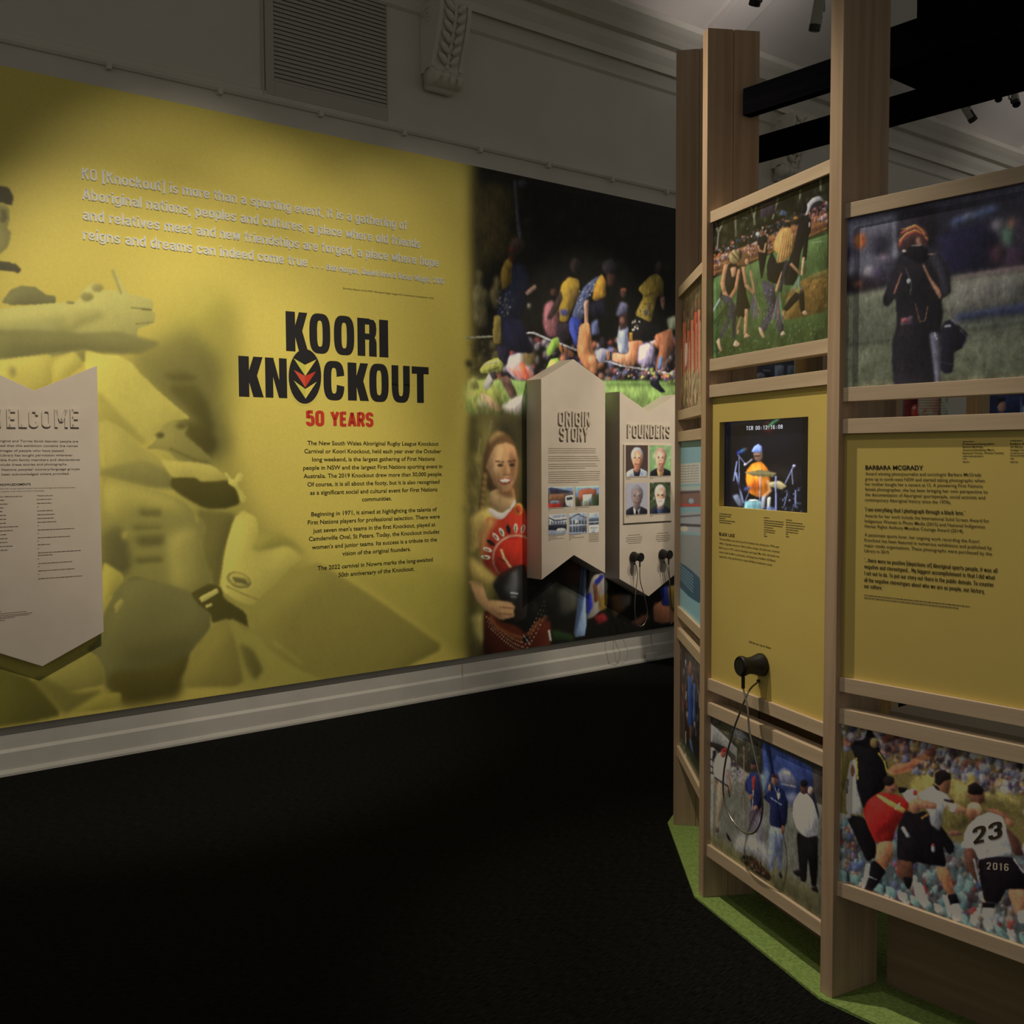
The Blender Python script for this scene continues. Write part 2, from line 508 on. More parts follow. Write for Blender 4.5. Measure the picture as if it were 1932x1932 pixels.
_d('W', .72, [(.05, 1), (.2, .03)], [(.2, .03), (.36, .97)], [(.36, .97), (.52, .03)], [(.52, .03), (.67, 1)])
_d('Y', .48, [(.04, 1), (.24, .44)], [(.44, 1), (.24, .44)], [(.24, .5), (.24, 0)])
_d('0', .46, *_S['O'][1]); _d('1', .30, [(.2, 0), (.2, 1)], [(.2, .93), (.04, .8)])
_d('2', .46, [(.07, .7), (.07, .93), (.39, .93), (.39, .56), (.08, .07)], [(.05, .07), (.41, .07)])
_d('3', .46, [(.07, .72), (.07, .93), (.39, .93), (.39, .52), (.2, .52)], [(.2, .52), (.40, .52), (.40, .07), (.07, .07), (.07, .28)])
_d('5', .46, [(.39, .93), (.08, .93)], [(.08, 1), (.08, .5)], [(.08, .6), (.39, .6), (.39, .07), (.07, .07), (.07, .26)])
_d('6', .46, [(.38, .76), (.38, .93), (.07, .93), (.07, .07), (.39, .07), (.39, .55), (.07, .55)])
_d('8', .46, [(.23, .93), (.08, .93), (.08, .53), (.38, .53), (.38, .93), (.23, .93)], [(.23, .53), (.06, .53), (.06, .07), (.40, .07), (.40, .53), (.23, .53)])
_d('[', .24, [(.22, 1.02), (.07, 1.02)], [(.07, 1.09), (.07, -.18)], [(.07, -.12), (.22, -.12)])
_d(']', .24, [(.02, 1.02), (.17, 1.02)], [(.17, 1.09), (.17, -.18)], [(.17, -.12), (.02, -.12)])
_d('.', .16, [(.08, 0), (.08, .14)]); _d(',', .16, [(.08, .14), (.08, 0), (.04, -.14)]); _d(':', .16, [(.08, .08), (.08, .24)], [(.08, .5), (.08, .66)])
_d("'", .14, [(.07, 1), (.07, .76)]); _d('&', .5, [(.44, 0), (.1, .7), (.1, .93), (.34, .93), (.34, .66), (.07, .36), (.07, .07), (.3, .07), (.44, .36)])
_d(' ', .20)


def fillet(p, r=0.15):
    out = [p[0]]
    for i in range(1, len(p) - 1):
        a, b, c = np.array(p[i - 1]), np.array(p[i]), np.array(p[i + 1])
        d1 = np.linalg.norm(a - b); d2 = np.linalg.norm(c - b)
        k1 = min(r, d1 * (0.5 if i > 1 else 0.95)); k2 = min(r, d2 * (0.5 if i < len(p) - 2 else 0.95))
        s, e = b + (a - b) / d1 * k1, b + (c - b) / d2 * k2
        for t in (0, 0.17, 0.34, 0.5, 0.66, 0.83, 1):
            # cubic close to a circular corner
            q = s * (1 - t) ** 3 + 3 * (s + (b - s) * 0.56) * (1 - t) ** 2 * t + 3 * (e + (b - e) * 0.56) * (1 - t) * t ** 2 + e * t ** 3
            out.append((float(q[0]), float(q[1])))
    out.append(p[-1])
    return out


def strokes(text, t=0.14, gap=0.065, mono=0):
    V, Fc, x = [], [], 0.0
    for ch in text:
        w, st = _S.get(ch, _S[' '])
        off = x + ((mono - w) / 2 if mono else 0)
        for p in st:
            P = np.array(fillet(p)); n = len(P)
            keep = [0] + [i for i in range(1, n) if np.linalg.norm(P[i] - P[i - 1]) > 1e-5]
            P = P[keep]; n = len(P)
            D = np.diff(P, axis=0); D /= np.linalg.norm(D, axis=1)[:, None]
            N = np.stack([-D[:, 1], D[:, 0]], 1)
            nn = np.vstack([N[:1], (N[:-1] + N[1:]), N[-1:]])
            nn /= np.maximum(np.linalg.norm(nn, axis=1)[:, None], 1e-6)
            if np.allclose(P[0], P[-1]):
                m = N[0] + N[-1]; m /= np.linalg.norm(m); nn[0] = nn[-1] = m
            b = len(V)
            for q, m in zip(P, nn):
                for sg, z in ((1, 1), (-1, 1), (1, 0), (-1, 0)):
                    V.append((off + q[0] + sg * m[0] * t / 2, q[1] + sg * m[1] * t / 2, z))
            for i in range(n - 1):
                a = b + 4 * i; c = a + 4
                Fc += [(a, a + 1, c + 1, c), (a, c, c + 2, a + 2), (a + 1, a + 3, c + 3, c + 1)]
            e = b + 4 * (n - 1)
            Fc += [(b, b + 2, b + 3, b + 1), (e, e + 1, e + 3, e + 2)]
        x += (mono if mono else w) + gap
    return V, Fc


_hv, _ = glyphs('H')
CAP = max(p[1] for p in _hv)


class Lines:
    """lines of lettering set on a face; ends of each line are measured points"""
    def __init__(s, fr, y, ox=0, oy=0, k=1): s.fr, s.y, s.ox, s.oy, s.k = fr, y, ox, oy, k; s.mb = MB()

    def p(s, q): return s.fr.at(s.ox + q[0] / s.k, s.oy + q[1] / s.k, s.y)

    def add(s, text, L, R, cap, weight=0.0, extrude=0.0):
        a, b = s.p(L), s.p(R)
        h = abs(s.p((L[0], L[1] - cap))[1] - a[1]); z = (a[1] + b[1]) / 2
        s.world(text, a[0], b[0], z, h, weight, extrude)
        return s

    def world(s, text, xa, xb, z, h, weight=0.0, extrude=0.0):
        k = h / CAP
        v, f = glyphs(text, weight, extrude / k if extrude else 0)
        if not v: return
        x0 = min(p[0] for p in v); x1 = max(p[0] for p in v)
        sx = (xb - xa) / (x1 - x0)
        s.mb.add([(xa + (p[0] - x0) * sx, s.y - (p[2] * k + (extrude if extrude else 0)), z + p[1] * k) for p in v], f)

    def narrow(s, text, L, R, cap, t=0.14, depth=0.0, tilt=False, gap=0.065, mono=0):
        """the same with the narrow stroke face; depth stands the letters proud of the face"""
        a, b = s.p(L), s.p(R)
        h = abs(s.p((L[0], L[1] - cap))[1] - a[1]); z = (a[1] + b[1]) / 2
        v, f = strokes(text, t, gap, mono)
        x0 = min(q[0] for q in v); x1 = max(q[0] for q in v); sx = (b[0] - a[0]) / (x1 - x0)
        if not depth: f = [q for q in f if all(v[i][2] == 1 for i in q)]
        sl = (b[1] - a[1]) / (b[0] - a[0]) if tilt else 0.0; z = a[1] if tilt else z
        s.mb.add([(a[0] + (q[0] - x0) * sx, s.y - q[2] * depth, z + q[1] * h + sl * (q[0] - x0) * sx) for q in v], f)
        return s

    def build(s, name, m, parent, label=None): return s.mb.build(name, m, parent, label)


def rot2(x, y, a):
    c, d = math.cos(a), math.sin(a)
    return c * x - d * y, d * x + c * y

# ================================================================== THE ROOM
WF = Fr(WP, WT)


def struct(name, mb, m, fr=WF, **k):
    o = mb.build(name, m, None, mtx=fr.M, **k); o['kind'] = 'structure'
    return o


struct('floor', MB().box(-5, 17, -11, 0.2, -0.12, 0.0), M['carpet'])
struct('wall_left', MB().box(-5, 17, 0, 0.2, 0, 5.4), M['plaster'])
CO = 0.30
cz = WF.at(1462, 110, -CO)[1]
# vaulted ceiling springing from the cornice
vault = [(-0.02, cz + 0.02), (-1.2, cz + 0.62), (-2.6, cz + 1.2), (-4.2, cz + 1.6), (-6.0, cz + 1.75), (-11, cz + 1.75)]
outer = [(y, z + 0.15) for y, z in vault]
struct('ceiling', MB().prism_x(vault + outer[::-1], -5, 17), M['ceiling'])
# cornice: stepped moulding under the spring of the vault
z2 = WF.at(1266, 114, -0.16)[1]; z3 = WF.at(1266, 144, -0.07)[1]
cor = [(0, cz + 0.05), (0, z3 - 0.10), (-0.022, z3 - 0.085), (-0.030, z3 - 0.03), (-0.055, z3 + 0.02), (-0.062, z3 + 0.07), (-0.085, z2 - 0.07), (-0.092, z2 - 0.02),
       (-0.125, z2 + 0.03), (-0.135, z2 + 0.08), (-0.20, cz - 0.13), (-0.235, cz - 0.09), (-0.27, cz - 0.06), (-CO, cz - 0.03), (-CO, cz + 0.01), (-0.28, cz + 0.03)]
struct('trim_1', MB().prism_x(cor[::-1], -5, 17), M['plaster'])
# picture rail with its small clips
zr = WF.at(640, 218.5, -0.02)[1]
rail = MB().prism_x([(0, zr - 0.012), (-0.016, zr - 0.010), (-0.024, zr + 0.004), (-0.022, zr + 0.016), (-0.012, zr + 0.022), (-0.010, zr + 0.05), (0, zr + 0.056)][::-1], -5, 17)
for px, py in ((205, 117), (415, 166), (605, 211), (763, 249), (906, 283), (1035, 311), (1155, 340), (1258, 364)):
    u = WF.at(px, py, -0.02)[0]
    rail.box(u - 0.012, u + 0.012, -0.034, 0, zr - 0.03, zr + 0.004)
struct('trim_2', rail, M['plaster'])
# skirting: a tall lower board, a set-back upper band and the dark lip under the graphic
struct('baseboard_left', MB().prism_x([(0, 0), (-0.034, 0), (-0.034, 0.012), (-0.026, 0.026), (-0.018, 0.028), (-0.018, 0.112), (-0.006, 0.128), (-0.006, 0.20), (0, 0.202)], -5, 17), M['skirting'])
u = WF.at(873, 1290, -0.02)[0]
struct('trim_3', MB().box(u - 0.0015, u + 0.0015, -0.0185, -0.006, 0.03, 0.20), M['boardside'])
# ribs across the vault
for u in (6.0, 8.3, 10.9, 13.4):
    rb = [(y - 0.0, z - 0.06) for y, z in vault[:-1]]
    ou = [(y, z + 0.02) for y, z in vault[:-1]]
    struct('trim_4', MB().prism_x(rb + ou[::-1], u, u + 0.28), M['ceiling'])

# ================================================================== THE WALL GRAPHIC
MY = -0.040
mural = thing('wall_graphic', 'long yellow printed wall graphic with the big black lettering and footballers', 'wall graphic', WF, (3.5, 0, 0.245))
Y0 = (153, 132, 57)
MB().box(0.75, 6.6, MY + 0.0006, -0.001, 0.245, 3.427).build('backing_sheet', M['boardside'], mural)
A = Art(WF, MY, 0.75, 6.6, 0.245, 3.427, 205, Y0, (0.40, 0.335, 0.26))
A.shade, A.tex = 0.16, 0.007
# ---- tinted crowd of players on the left
A.cr(0, 0, 1)
A.poly([(300, 640), (350, 560), (400, 540), (440, 560), (450, 700), (420, 820), (380, 900), (330, 780)], (124, 110, 46), 22)
A.poly([(250, 660), (330, 610), (400, 640), (420, 780), (440, 860), (470, 960), (560, 1040), (640, 1130), (640, 1300), (400, 1300), (300, 900)], (126, 112, 48), 20)
A.cr(0, 0, 3.0187)
A.poly([(-40, 1040), (0, 1058), (50, 1070), (74, 1112), (72, 1168), (40, 1165), (0, 1150), (-40, 1150)], (60, 53, 34), 1.2)
A.poly([(-40, 1150), (40, 1175), (56, 1200), (52, 1260), (40, 1300), (62, 1320), (50, 1400), (0, 1450), (-60, 1440)], (112, 101, 55), 1.5)
A.poly([(0, 1185), (30, 1195), (40, 1240), (20, 1270), (0, 1265)], (84, 75, 42), 1.5)
A.poly([(-40, 1475), (40, 1493), (85, 1500), (124, 1537), (106, 1556), (60, 1545), (0, 1538), (-40, 1530)], (64, 57, 36), 1)
A.poly([(8, 1722), (60, 1650), (130, 1625), (200, 1632), (262, 1678), (319, 1687), (316, 1730), (160, 1737), (60, 1737)], (92, 84, 48), 1)
A.poly([(-60, 1765), (180, 1737), (370, 1722), (440, 1715), (455, 1680), (470, 1652), (520, 1612), (560, 1615), (590, 1655), (640, 1652), (685, 1662),
        (642, 1570), (634, 1530), (655, 1540), (700, 1620), (728, 1672), (790, 1690), (862, 1700), (876, 1735), (865, 1768), (885, 1785), (882, 1830), (850, 1850),
        (785, 1870), (780, 1925), (700, 1960), (400, 2010), (180, 2060), (-60, 2080)], (138, 126, 66), 1.1)
A.poly([(-60, 1850), (180, 1830), (360, 1800), (420, 1880), (380, 1960), (100, 2020), (-60, 2040)], (118, 108, 58), 8)
A.line([(750, 1752), (860, 1765)], 8, (84, 75, 40), 1); A.line([(770, 1845), (870, 1835)], 7, (92, 82, 42), 1)
A.line([(640, 1540), (690, 1672)], 12, (116, 104, 52), 1.5)
A.ell(495, 1690, 36, 26, (112, 100, 52), 2); A.ell(555, 1640, 32, 24, (116, 104, 54), 2); A.ell(400, 1722, 26, 10, (104, 93, 50), 1)
A.poly([(350, 1830), (420, 1780), (560, 1760), (600, 1800), (470, 1850), (390, 1890)], (126, 114, 60), 5)
A.cr(0, 640, 4.025)
A.poly([(-80, -70), (300, -70), (640, -45), (900, -60), (1040, -20), (1210, 20), (1190, 60), (1080, 110), (900, 112), (760, 108), (650, 82), (560, 92), (390, 108), (130, 140), (-80, 160)], (98, 89, 48), 3)
A.poly([(1060, 80), (1240, 0), (1420, -100), (1600, 60), (1680, 220), (1640, 420), (1700, 640), (1760, 800), (1640, 960), (1480, 900), (1320, 620), (1110, 330), (980, 160)], (92, 82, 38), 14)
A.poly([(1230, 260), (1400, 240), (1520, 300), (1400, 320), (1280, 310)], (76, 67, 30), 4)
A.poly([(1290, 350), (1480, 335), (1570, 460), (1640, 700), (1540, 690), (1420, 520), (1300, 400)], (68, 60, 25), 6)
A.poly([(1420, 620), (1600, 660), (1660, 800), (1600, 900), (1480, 820), (1400, 720)], (62, 54, 22), 6)
A.poly([(-60, 165), (130, 142), (390, 108), (380, 200), (400, 330), (270, 430), (-60, 300)], (150, 133, 60), 1.5)
A.poly([(60, 215), (110, 210), (120, 270), (80, 290)], (112, 100, 56), 4)
A.poly([(395, 170), (560, 90), (640, 190), (500, 300), (420, 330)], (146, 130, 58), 2)
A.poly([(570, 95), (650, 82), (680, 150), (640, 190)], (106, 95, 48), 2)
A.poly([(650, 82), (760, 115), (900, 125), (1000, 180), (1060, 255), (1200, 390), (1340, 510), (1450, 600), (1330, 620), (1240, 640), (1190, 730), (1120, 780), (900, 620), (740, 560), (640, 200)], (152, 135, 60), 1.5)
A.poly([(740, 380), (900, 560), (1120, 780), (1080, 800), (900, 680), (740, 590)], (132, 117, 52), 4)
A.poly([(740, 590), (830, 620), (960, 700), (1080, 830), (1150, 862), (1200, 900), (1290, 960), (1310, 1060), (1200, 1040), (740, 1030)], (138, 122, 56), 2)
A.poly([(900, 960), (1100, 920), (1300, 1010), (1310, 1140), (1100, 1130), (760, 1040), (760, 1000)], (106, 95, 46), 4)
A.poly([(1185, 745), (1240, 650), (1330, 615), (1430, 655), (1400, 725), (1490, 800), (1605, 905), (1605, 965), (1520, 932), (1440, 932), (1340, 912), (1280, 850), (1200, 835), (1110, 832), (1190, 765)], (110, 98, 46), 1.5)
A.ell(1215, 728, 32, 22, (72, 63, 28), 2); A.ell(1375, 655, 44, 26, (78, 69, 30), 3)
A.line([(1290, 830), (1480, 915), (1580, 930)], 14, (82, 73, 32), 2)
A.poly([(1300, 1052), (1380, 1040), (1490, 1050), (1530, 1085), (1740, 1070), (1795, 1140), (1825, 1250), (1720, 1285), (1560, 1290), (1380, 1190), (1290, 1120)], (62, 54, 20), 2)
A.poly([(1210, 905), (1290, 925), (1480, 935), (1620, 960), (1740, 1060), (1530, 1080), (1490, 1048), (1300, 1046)], (146, 129, 58), 1.5)
A.line([(1710, 1015), (1800, 1130), (1850, 1190)], 16, (156, 140, 66), 1.2); A.ell(1822, 1040, 24, 28, (152, 136, 62), 1.5); A.ell(1848, 1212, 22, 26, (152, 136, 60), 1.5)
A.poly([(1480, 1290), (1790, 1320), (1780, 1420), (1700, 1640), (1690, 1800), (1640, 1930), (1560, 1720), (1520, 1540), (1560, 1440)], (86, 76, 34), 4)
A.poly([(765, 1045), (900, 1085), (1100, 1130), (1260, 1170), (1400, 1230), (1468, 1305), (1490, 1400), (1535, 1368), (1562, 1430), (1545, 1525), (1512, 1535), (1560, 1700), (1620, 1790), (1560, 1960), (765, 1960)], (114, 102, 48), 2)
A.poly([(770, 1045), (1000, 1110), (1180, 1160), (1350, 1230), (1400, 1330), (1250, 1300), (1050, 1280), (950, 1350), (780, 1330)], (140, 124, 56), 8)
A.poly([(765, 1480), (900, 1400), (960, 1500), (1000, 1700), (960, 1790), (765, 1780)], (84, 75, 38), 7)
A.poly([(1050, 1290), (1220, 1290), (1220, 1345), (1060, 1340)], (88, 78, 36), 4); A.poly([(990, 1400), (1230, 1405), (1230, 1440), (1000, 1445)], (92, 82, 38), 4)
A.poly([(1010, 1500), (1250, 1480), (1250, 1560), (1050, 1575)], (82, 73, 34), 5); A.poly([(1000, 1660), (1240, 1640), (1230, 1690), (1040, 1700)], (84, 75, 34), 4)
A.poly([(930, 1460), (980, 1460), (980, 1520), (930, 1520)], (136, 120, 52), 4)
A.poly([(1260, 1480), (1480, 1420), (1520, 1560), (1520, 1900), (1300, 1900)], (126, 112, 52), 8)
A.poly([(765, 1775), (850, 1770), (930, 1790), (940, 1830), (860, 1930), (765, 1990)], (150, 133, 56), 1.5)
A.cr(430, 560, 3.4488)
A.poly([(0, 1180), (40, 1190), (70, 1145), (98, 1158), (95, 1195), (60, 1210), (110, 1290), (118, 1330), (90, 1340), (60, 1250), (0, 1215)], (148, 132, 60), 1)
A.poly([(40, 1440), (100, 1385), (190, 1440), (205, 1560), (160, 1650), (380, 1610), (490, 1700), (400, 1770), (330, 1850), (240, 1932), (160, 2010), (60, 1980), (-60, 1900), (-10, 1600)], (152, 135, 60), 1.5)
A.poly([(330, 1530), (430, 1590), (520, 1690), (440, 1640), (380, 1615), (190, 1660), (160, 1640), (200, 1540)], (122, 108, 46), 4)
A.cr(0, 1000, 3.0187)
A.poly([(588, 480), (640, 380), (700, 300), (760, 262), (850, 280), (960, 310), (1100, 360), (1200, 410), (1200, 560), (1150, 640), (1080, 700), (1060, 800), (1000, 850), (900, 870), (690, 940), (600, 890), (590, 800), (550, 720), (490, 680), (560, 620)], (96, 87, 44), 2)
A.poly([(640, 800), (900, 780), (1060, 700), (1090, 720), (1040, 900), (1010, 960), (690, 1010), (600, 880)], (70, 60, 22), 8)
A.poly([(640, 640), (900, 560), (1120, 560), (1080, 690), (900, 760), (680, 780)], (84, 75, 36), 12)
A.poly([(650, 430), (690, 385), (708, 410), (660, 480)], (138, 122, 58), 1.5)
A.poly([(1085, 360), (1200, 300), (1262, 330), (1275, 390), (1400, 470), (1420, 580), (1300, 505), (1210, 532), (1195, 470), (1130, 425)], (64, 56, 22), 1.5)
A.poly([(1130, 385), (1235, 330), (1250, 355), (1150, 415)], (152, 136, 66), 0.8); A.poly([(1165, 430), (1205, 415), (1212, 430), (1178, 446)], (146, 130, 64), 0.8)
A.ell(1360, 285, 72, 44, (104, 92, 44), 1.2, 1, 20); A.ell(1364, 283, 60, 36, (146, 129, 58), 1.2, 1, 20); A.poly([(1320, 265), (1400, 280), (1420, 320), (1370, 300), (1340, 300)], (88, 78, 38), 1.2)
A.line([(1290, 320), (1400, 370), (1480, 400)], 8, (116, 102, 48), 1)
A.cr(0, 0, 1)
A.poly([(600, 1058), (690, 1110), (780, 1175), (875, 1242), (905, 1180), (880, 1090), (760, 1040)], (134, 118, 48), 9)
A.poly([(468, 1168), (512, 1118), (570, 1072), (602, 1062), (690, 1116), (770, 1172), (840, 1222), (760, 1262), (640, 1295), (560, 1262), (505, 1225)], (112, 98, 42), 3)
A.cr(0, 1000, 3.0187)
A.poly([(1300, 500), (1215, 540), (1100, 680), (1020, 900), (1390, 890), (1360, 700)], (112, 98, 42), 3)
A.line([(1320, 520), (1560, 640), (1720, 760)], 26, (120, 106, 46), 2); A.poly([(1360, 640), (1440, 680), (1500, 800), (1450, 860), (1400, 780)], (84, 74, 32), 4)
A.poly([(480, 690), (555, 725), (592, 800), (605, 880), (400, 920), (230, 930), (200, 850), (330, 760)], (128, 113, 50), 2)
A.poly([(390, 1045), (600, 930), (692, 925), (692, 1008)], (132, 116, 46), 2)
A.poly([(-60, 760), (190, 850), (360, 1052), (200, 1090), (-60, 1130)], (84, 75, 28), 3)
A.poly([(180, 850), (240, 830), (420, 930), (600, 910), (390, 1040), (360, 1050)], (104, 92, 38), 4)
A.poly([(590, 180), (700, 250), (680, 300), (610, 400), (575, 470), (575, 250)], (150, 133, 56), 2)
# ---- players at the right, fading in from the yellow
A.cr(0, 0, 1); A.shade, A.tex, A.tint = 0.6, 0.12, np.array((0.76, 0.73, 0.71), np.float32)
A.poly([(893, 250), (1500, 300), (1500, 800), (893, 785)], (19, 17, 12), 8, 1, 0, False)
A.poly([(900, 340), (985, 350), (975, 480), (905, 520)], (52, 45, 20), 14)
A.crowd([(990, 360), (1270, 420), (1270, 520), (990, 500)], 60, 9, [(30, 27, 20), (24, 22, 16), (14, 13, 10), (38, 33, 22)], 4, 3)
A.cr(860, 320, 4.0256)
A.poly([(435, 80), (460, 80), (505, 530), (470, 530)], (62, 62, 66), 1); A.ell(505, 110, 34, 34, (58, 58, 62), 2)
# band of far spectators
A.crowd([(360, 1290), (1690, 1290), (1690, 1600), (300, 1600)], 150, 34, [(120, 90, 95), (150, 140, 150), (60, 48, 60), (170, 80, 70), (35, 30, 40), (190, 180, 180), (200, 120, 80), (90, 90, 130), (40, 36, 44)], 2, 7)
A.crowd([(80, 1280), (380, 1290), (300, 1600), (100, 1600)], 40, 34, [(60, 54, 28), (90, 82, 48), (45, 40, 24), (110, 100, 60)], 3, 8)
A.poly([(80, 1600), (300, 1590), (520, 1600), (1690, 1605), (1690, 1905), (480, 1875), (80, 1862)], (112, 136, 74), 1.5)
A.poly([(80, 1600), (330, 1600), (420, 1860), (80, 1862)], (142, 146, 70), 10)
A.poly([(1130, 1605), (1690, 1605), (1690, 1640), (1130, 1640)], (96, 122, 64), 4)
A.poly([(118, 905), (165, 870), (150, 780), (175, 755), (200, 780), (200, 880), (252, 930), (235, 1200), (140, 1195)], (92, 84, 54), 3)
A.poly([(250, 940), (285, 880), (290, 820), (320, 800), (345, 850), (340, 1070), (290, 1060)], (84, 75, 48), 3)
A.line([(85, 1278), (280, 1268)], 16, (150, 146, 120), 0.8)
A.line([(530, 1243), (590, 1240), (730, 1300), (1130, 1450), (1250, 1487), (1690, 1562)], 16, (176, 174, 172), 0.7)
A.poly([(395, 1420), (470, 1390), (560, 1400), (600, 1580), (470, 1610), (380, 1520)], (150, 150, 165), 1.5); A.poly([(380, 1500), (530, 1480), (600, 1560), (580, 1600), (480, 1600)], (190, 120, 105), 2)
A.line([(500, 1470), (535, 1580)], 34, (200, 90, 60), 1.5); A.ell(555, 1430, 58, 64, (100, 84, 50), 3)
A.poly([(670, 1030), (730, 985), (785, 1060), (785, 1270), (700, 1275), (660, 1180)], (124, 78, 80), 2); A.ell(740, 930, 24, 30, (70, 46, 36), 2)
# standing player
A.poly([(340, 770), (375, 690), (432, 650), (445, 760), (432, 880), (345, 925)], (112, 90, 34), 1.5)
A.poly([(400, 620), (440, 630), (445, 720), (400, 690)], (60, 32, 20), 2); A.ell(462, 590, 62, 80, (46, 36, 28), 2, 1, 8); A.ell(424, 612, 18, 26, (88, 34, 22), 2)
A.poly([(432, 690), (520, 715), (560, 800), (565, 930), (520, 1000), (500, 1150), (320, 1140), (298, 1090), (340, 1010), (345, 925), (425, 870)], (25, 27, 40), 1.5)
A.crowd([(330, 930), (440, 930), (420, 1120), (300, 1120)], 26, 14, [(62, 66, 84), (84, 86, 94), (30, 32, 50), (100, 96, 86)], 0.8, 11)
A.poly([(520, 935), (600, 868), (618, 890), (585, 935), (540, 955)], (116, 90, 76), 1); A.ell(556, 1035, 16, 20, (120, 110, 100), 2)
A.poly([(290, 1105), (345, 1110), (345, 1320), (290, 1325), (280, 1230)], (134, 116, 56), 1)
A.poly([(345, 1110), (500, 1140), (570, 1320), (590, 1400), (360, 1370)], (21, 21, 36), 1.5)
A.poly([(300, 1330), (420, 1350), (385, 1485), (340, 1450)], (34, 30, 44), 1.5)
A.poly([(180, 1515), (235, 1455), (320, 1425), (365, 1480), (352, 1535), (255, 1552), (188, 1545)], (156, 158, 74), 0.8); A.line([(225, 1480), (330, 1455)], 16, (176, 176, 130), 1); A.line([(250, 1530), (330, 1500)], 6, (60, 56, 40), 0.6)
A.poly([(205, 1640), (255, 1535), (320, 1560), (240, 1685)], (160, 155, 142), 1); A.poly([(250, 1540), (300, 1530), (320, 1580), (280, 1600)], (60, 52, 50), 1)
A.poly([(330, 1580), (400, 1560), (470, 1715), (420, 1752)], (92, 68, 56), 1); A.poly([(180, 1690), (262, 1722), (355, 1832), (318, 1836), (205, 1770)], (188, 152, 112), 1)
A.poly([(80, 1600), (150, 1570), (175, 1660), (110, 1680)], (152, 146, 80), 3); A.poly([(160, 1720), (230, 1760), (290, 1840), (160, 1800)], (166, 164, 120), 4)
A.poly([(340, 1800), (440, 1740), (520, 1700), (510, 1860), (400, 1860)], (176, 168, 160), 3)
# running players
A.poly([(798, 872), (860, 810), (940, 838), (935, 960), (882, 1060), (850, 1155), (790, 1160), (782, 1010)], (132, 107, 40), 1.2)
A.poly([(850, 930), (930, 900), (930, 980), (860, 1080)], (84, 66, 30), 3); A.ell(908, 728, 40, 62, (48, 38, 34), 2)
A.poly([(745, 1015), (800, 915), (812, 980), (760, 1090), (720, 1140), (690, 1130)], (52, 40, 34), 1.2); A.poly([(790, 1060), (860, 1070), (850, 1110), (800, 1110)], (60, 60, 100), 2)
A.poly([(772, 1165), (860, 1160), (890, 1290), (800, 1300), (760, 1230)], (40, 32, 36), 1.2)
A.poly([(775, 1325), (830, 1345), (905, 1400), (890, 1430), (800, 1395)], (124, 82, 58), 1); A.line([(785, 1322), (800, 1380)], 14, (150, 92, 30), 0.7); A.line([(808, 1330), (818, 1390)], 10, (20, 18, 16), 0.7)
A.poly([(685, 1375), (735, 1280), (780, 1272), (785, 1340), (738, 1400), (695, 1422)], (126, 158, 66), 0.9); A.poly([(665, 1560), (718, 1440), (780, 1428), (792, 1480), (720, 1580)], (146, 184, 78), 0.9)
A.poly([(760, 1480), (850, 1450), (880, 1500), (790, 1520)], (160, 170, 205), 1.5)
A.poly([(925, 985), (975, 885), (1055, 822), (1110, 798), (1095, 870), (1040, 925), (985, 1000), (960, 1150), (875, 1120)], (74, 80, 104), 1)
A.crowd([(950, 900), (1080, 830), (980, 1120), (890, 1110)], 40, 11, [(110, 116, 140), (40, 46, 70), (60, 66, 110), (130, 134, 150)], 0.6, 12)
A.poly([(1055, 870), (1108, 788), (1142, 850), (1142, 960), (1070, 1005), (1035, 985)], (154, 114, 42), 1.2)
A.ell(1165, 740, 56, 60, (46, 40, 42), 2); A.poly([(1140, 790), (1210, 790), (1200, 880), (1150, 890)], (62, 40, 32), 2)
A.poly([(972, 1000), (1012, 985), (1006, 1170), (992, 1310), (962, 1310), (975, 1160)], (156, 120, 100), 0.8)
A.poly([(1000, 1020), (1120, 980), (1150, 1100), (1040, 1130)], (26, 24, 34), 3)
A.poly([(858, 1150), (882, 1110), (965, 1150), (932, 1260), (945, 1375), (900, 1330), (862, 1220)], (54, 66, 140), 0.9)
A.poly([(940, 1175), (1015, 1160), (1040, 1360), (1085, 1490), (1060, 1575), (955, 1480), (918, 1372)], (172, 114, 74), 1); A.poly([(990, 1400), (1060, 1420), (1085, 1500), (1040, 1560)], (190, 130, 88), 3)
A.poly([(1380, 905), (1478, 802), (1535, 785), (1582, 850), (1578, 970), (1530, 962), (1482, 1172), (1355, 1105), (1428, 960)], (132, 112, 48), 1)
A.line([(1440, 960), (1520, 930)], 12, (100, 82, 36), 1.5); A.line([(1420, 1020), (1500, 1010)], 12, (104, 86, 38), 1.5); A.crowd([(1390, 1030), (1480, 1040), (1470, 1110), (1400, 1100)], 10, 14, [(60, 58, 80), (90, 84, 70)], 1, 5)
A.ell(1542, 745, 34, 50, (54, 44, 38), 2); A.poly([(1548, 970), (1592, 960), (1585, 1072), (1562, 1050)], (124, 88, 74), 1)
A.poly([(1328, 1175), (1370, 1110), (1485, 1165), (1535, 1180), (1510, 1300), (1420, 1305), (1325, 1260)], (21, 19, 18), 1); A.crowd([(1345, 1130), (1400, 1150), (1380, 1240), (1340, 1240)], 10, 12, [(150, 146, 130), (110, 104, 90)], 0.6, 4)
A.line([(1330, 1245), (1330, 1290)], 26, (150, 108, 40), 0.8)
A.poly([(1312, 1300), (1425, 1300), (1372, 1480), (1310, 1500), (1175, 1445), (1190, 1388), (1300, 1405)], (176, 126, 94), 0.9)
A.poly([(1340, 1300), (1430, 1305), (1380, 1480), (1320, 1490)], (130, 84, 56), 3)
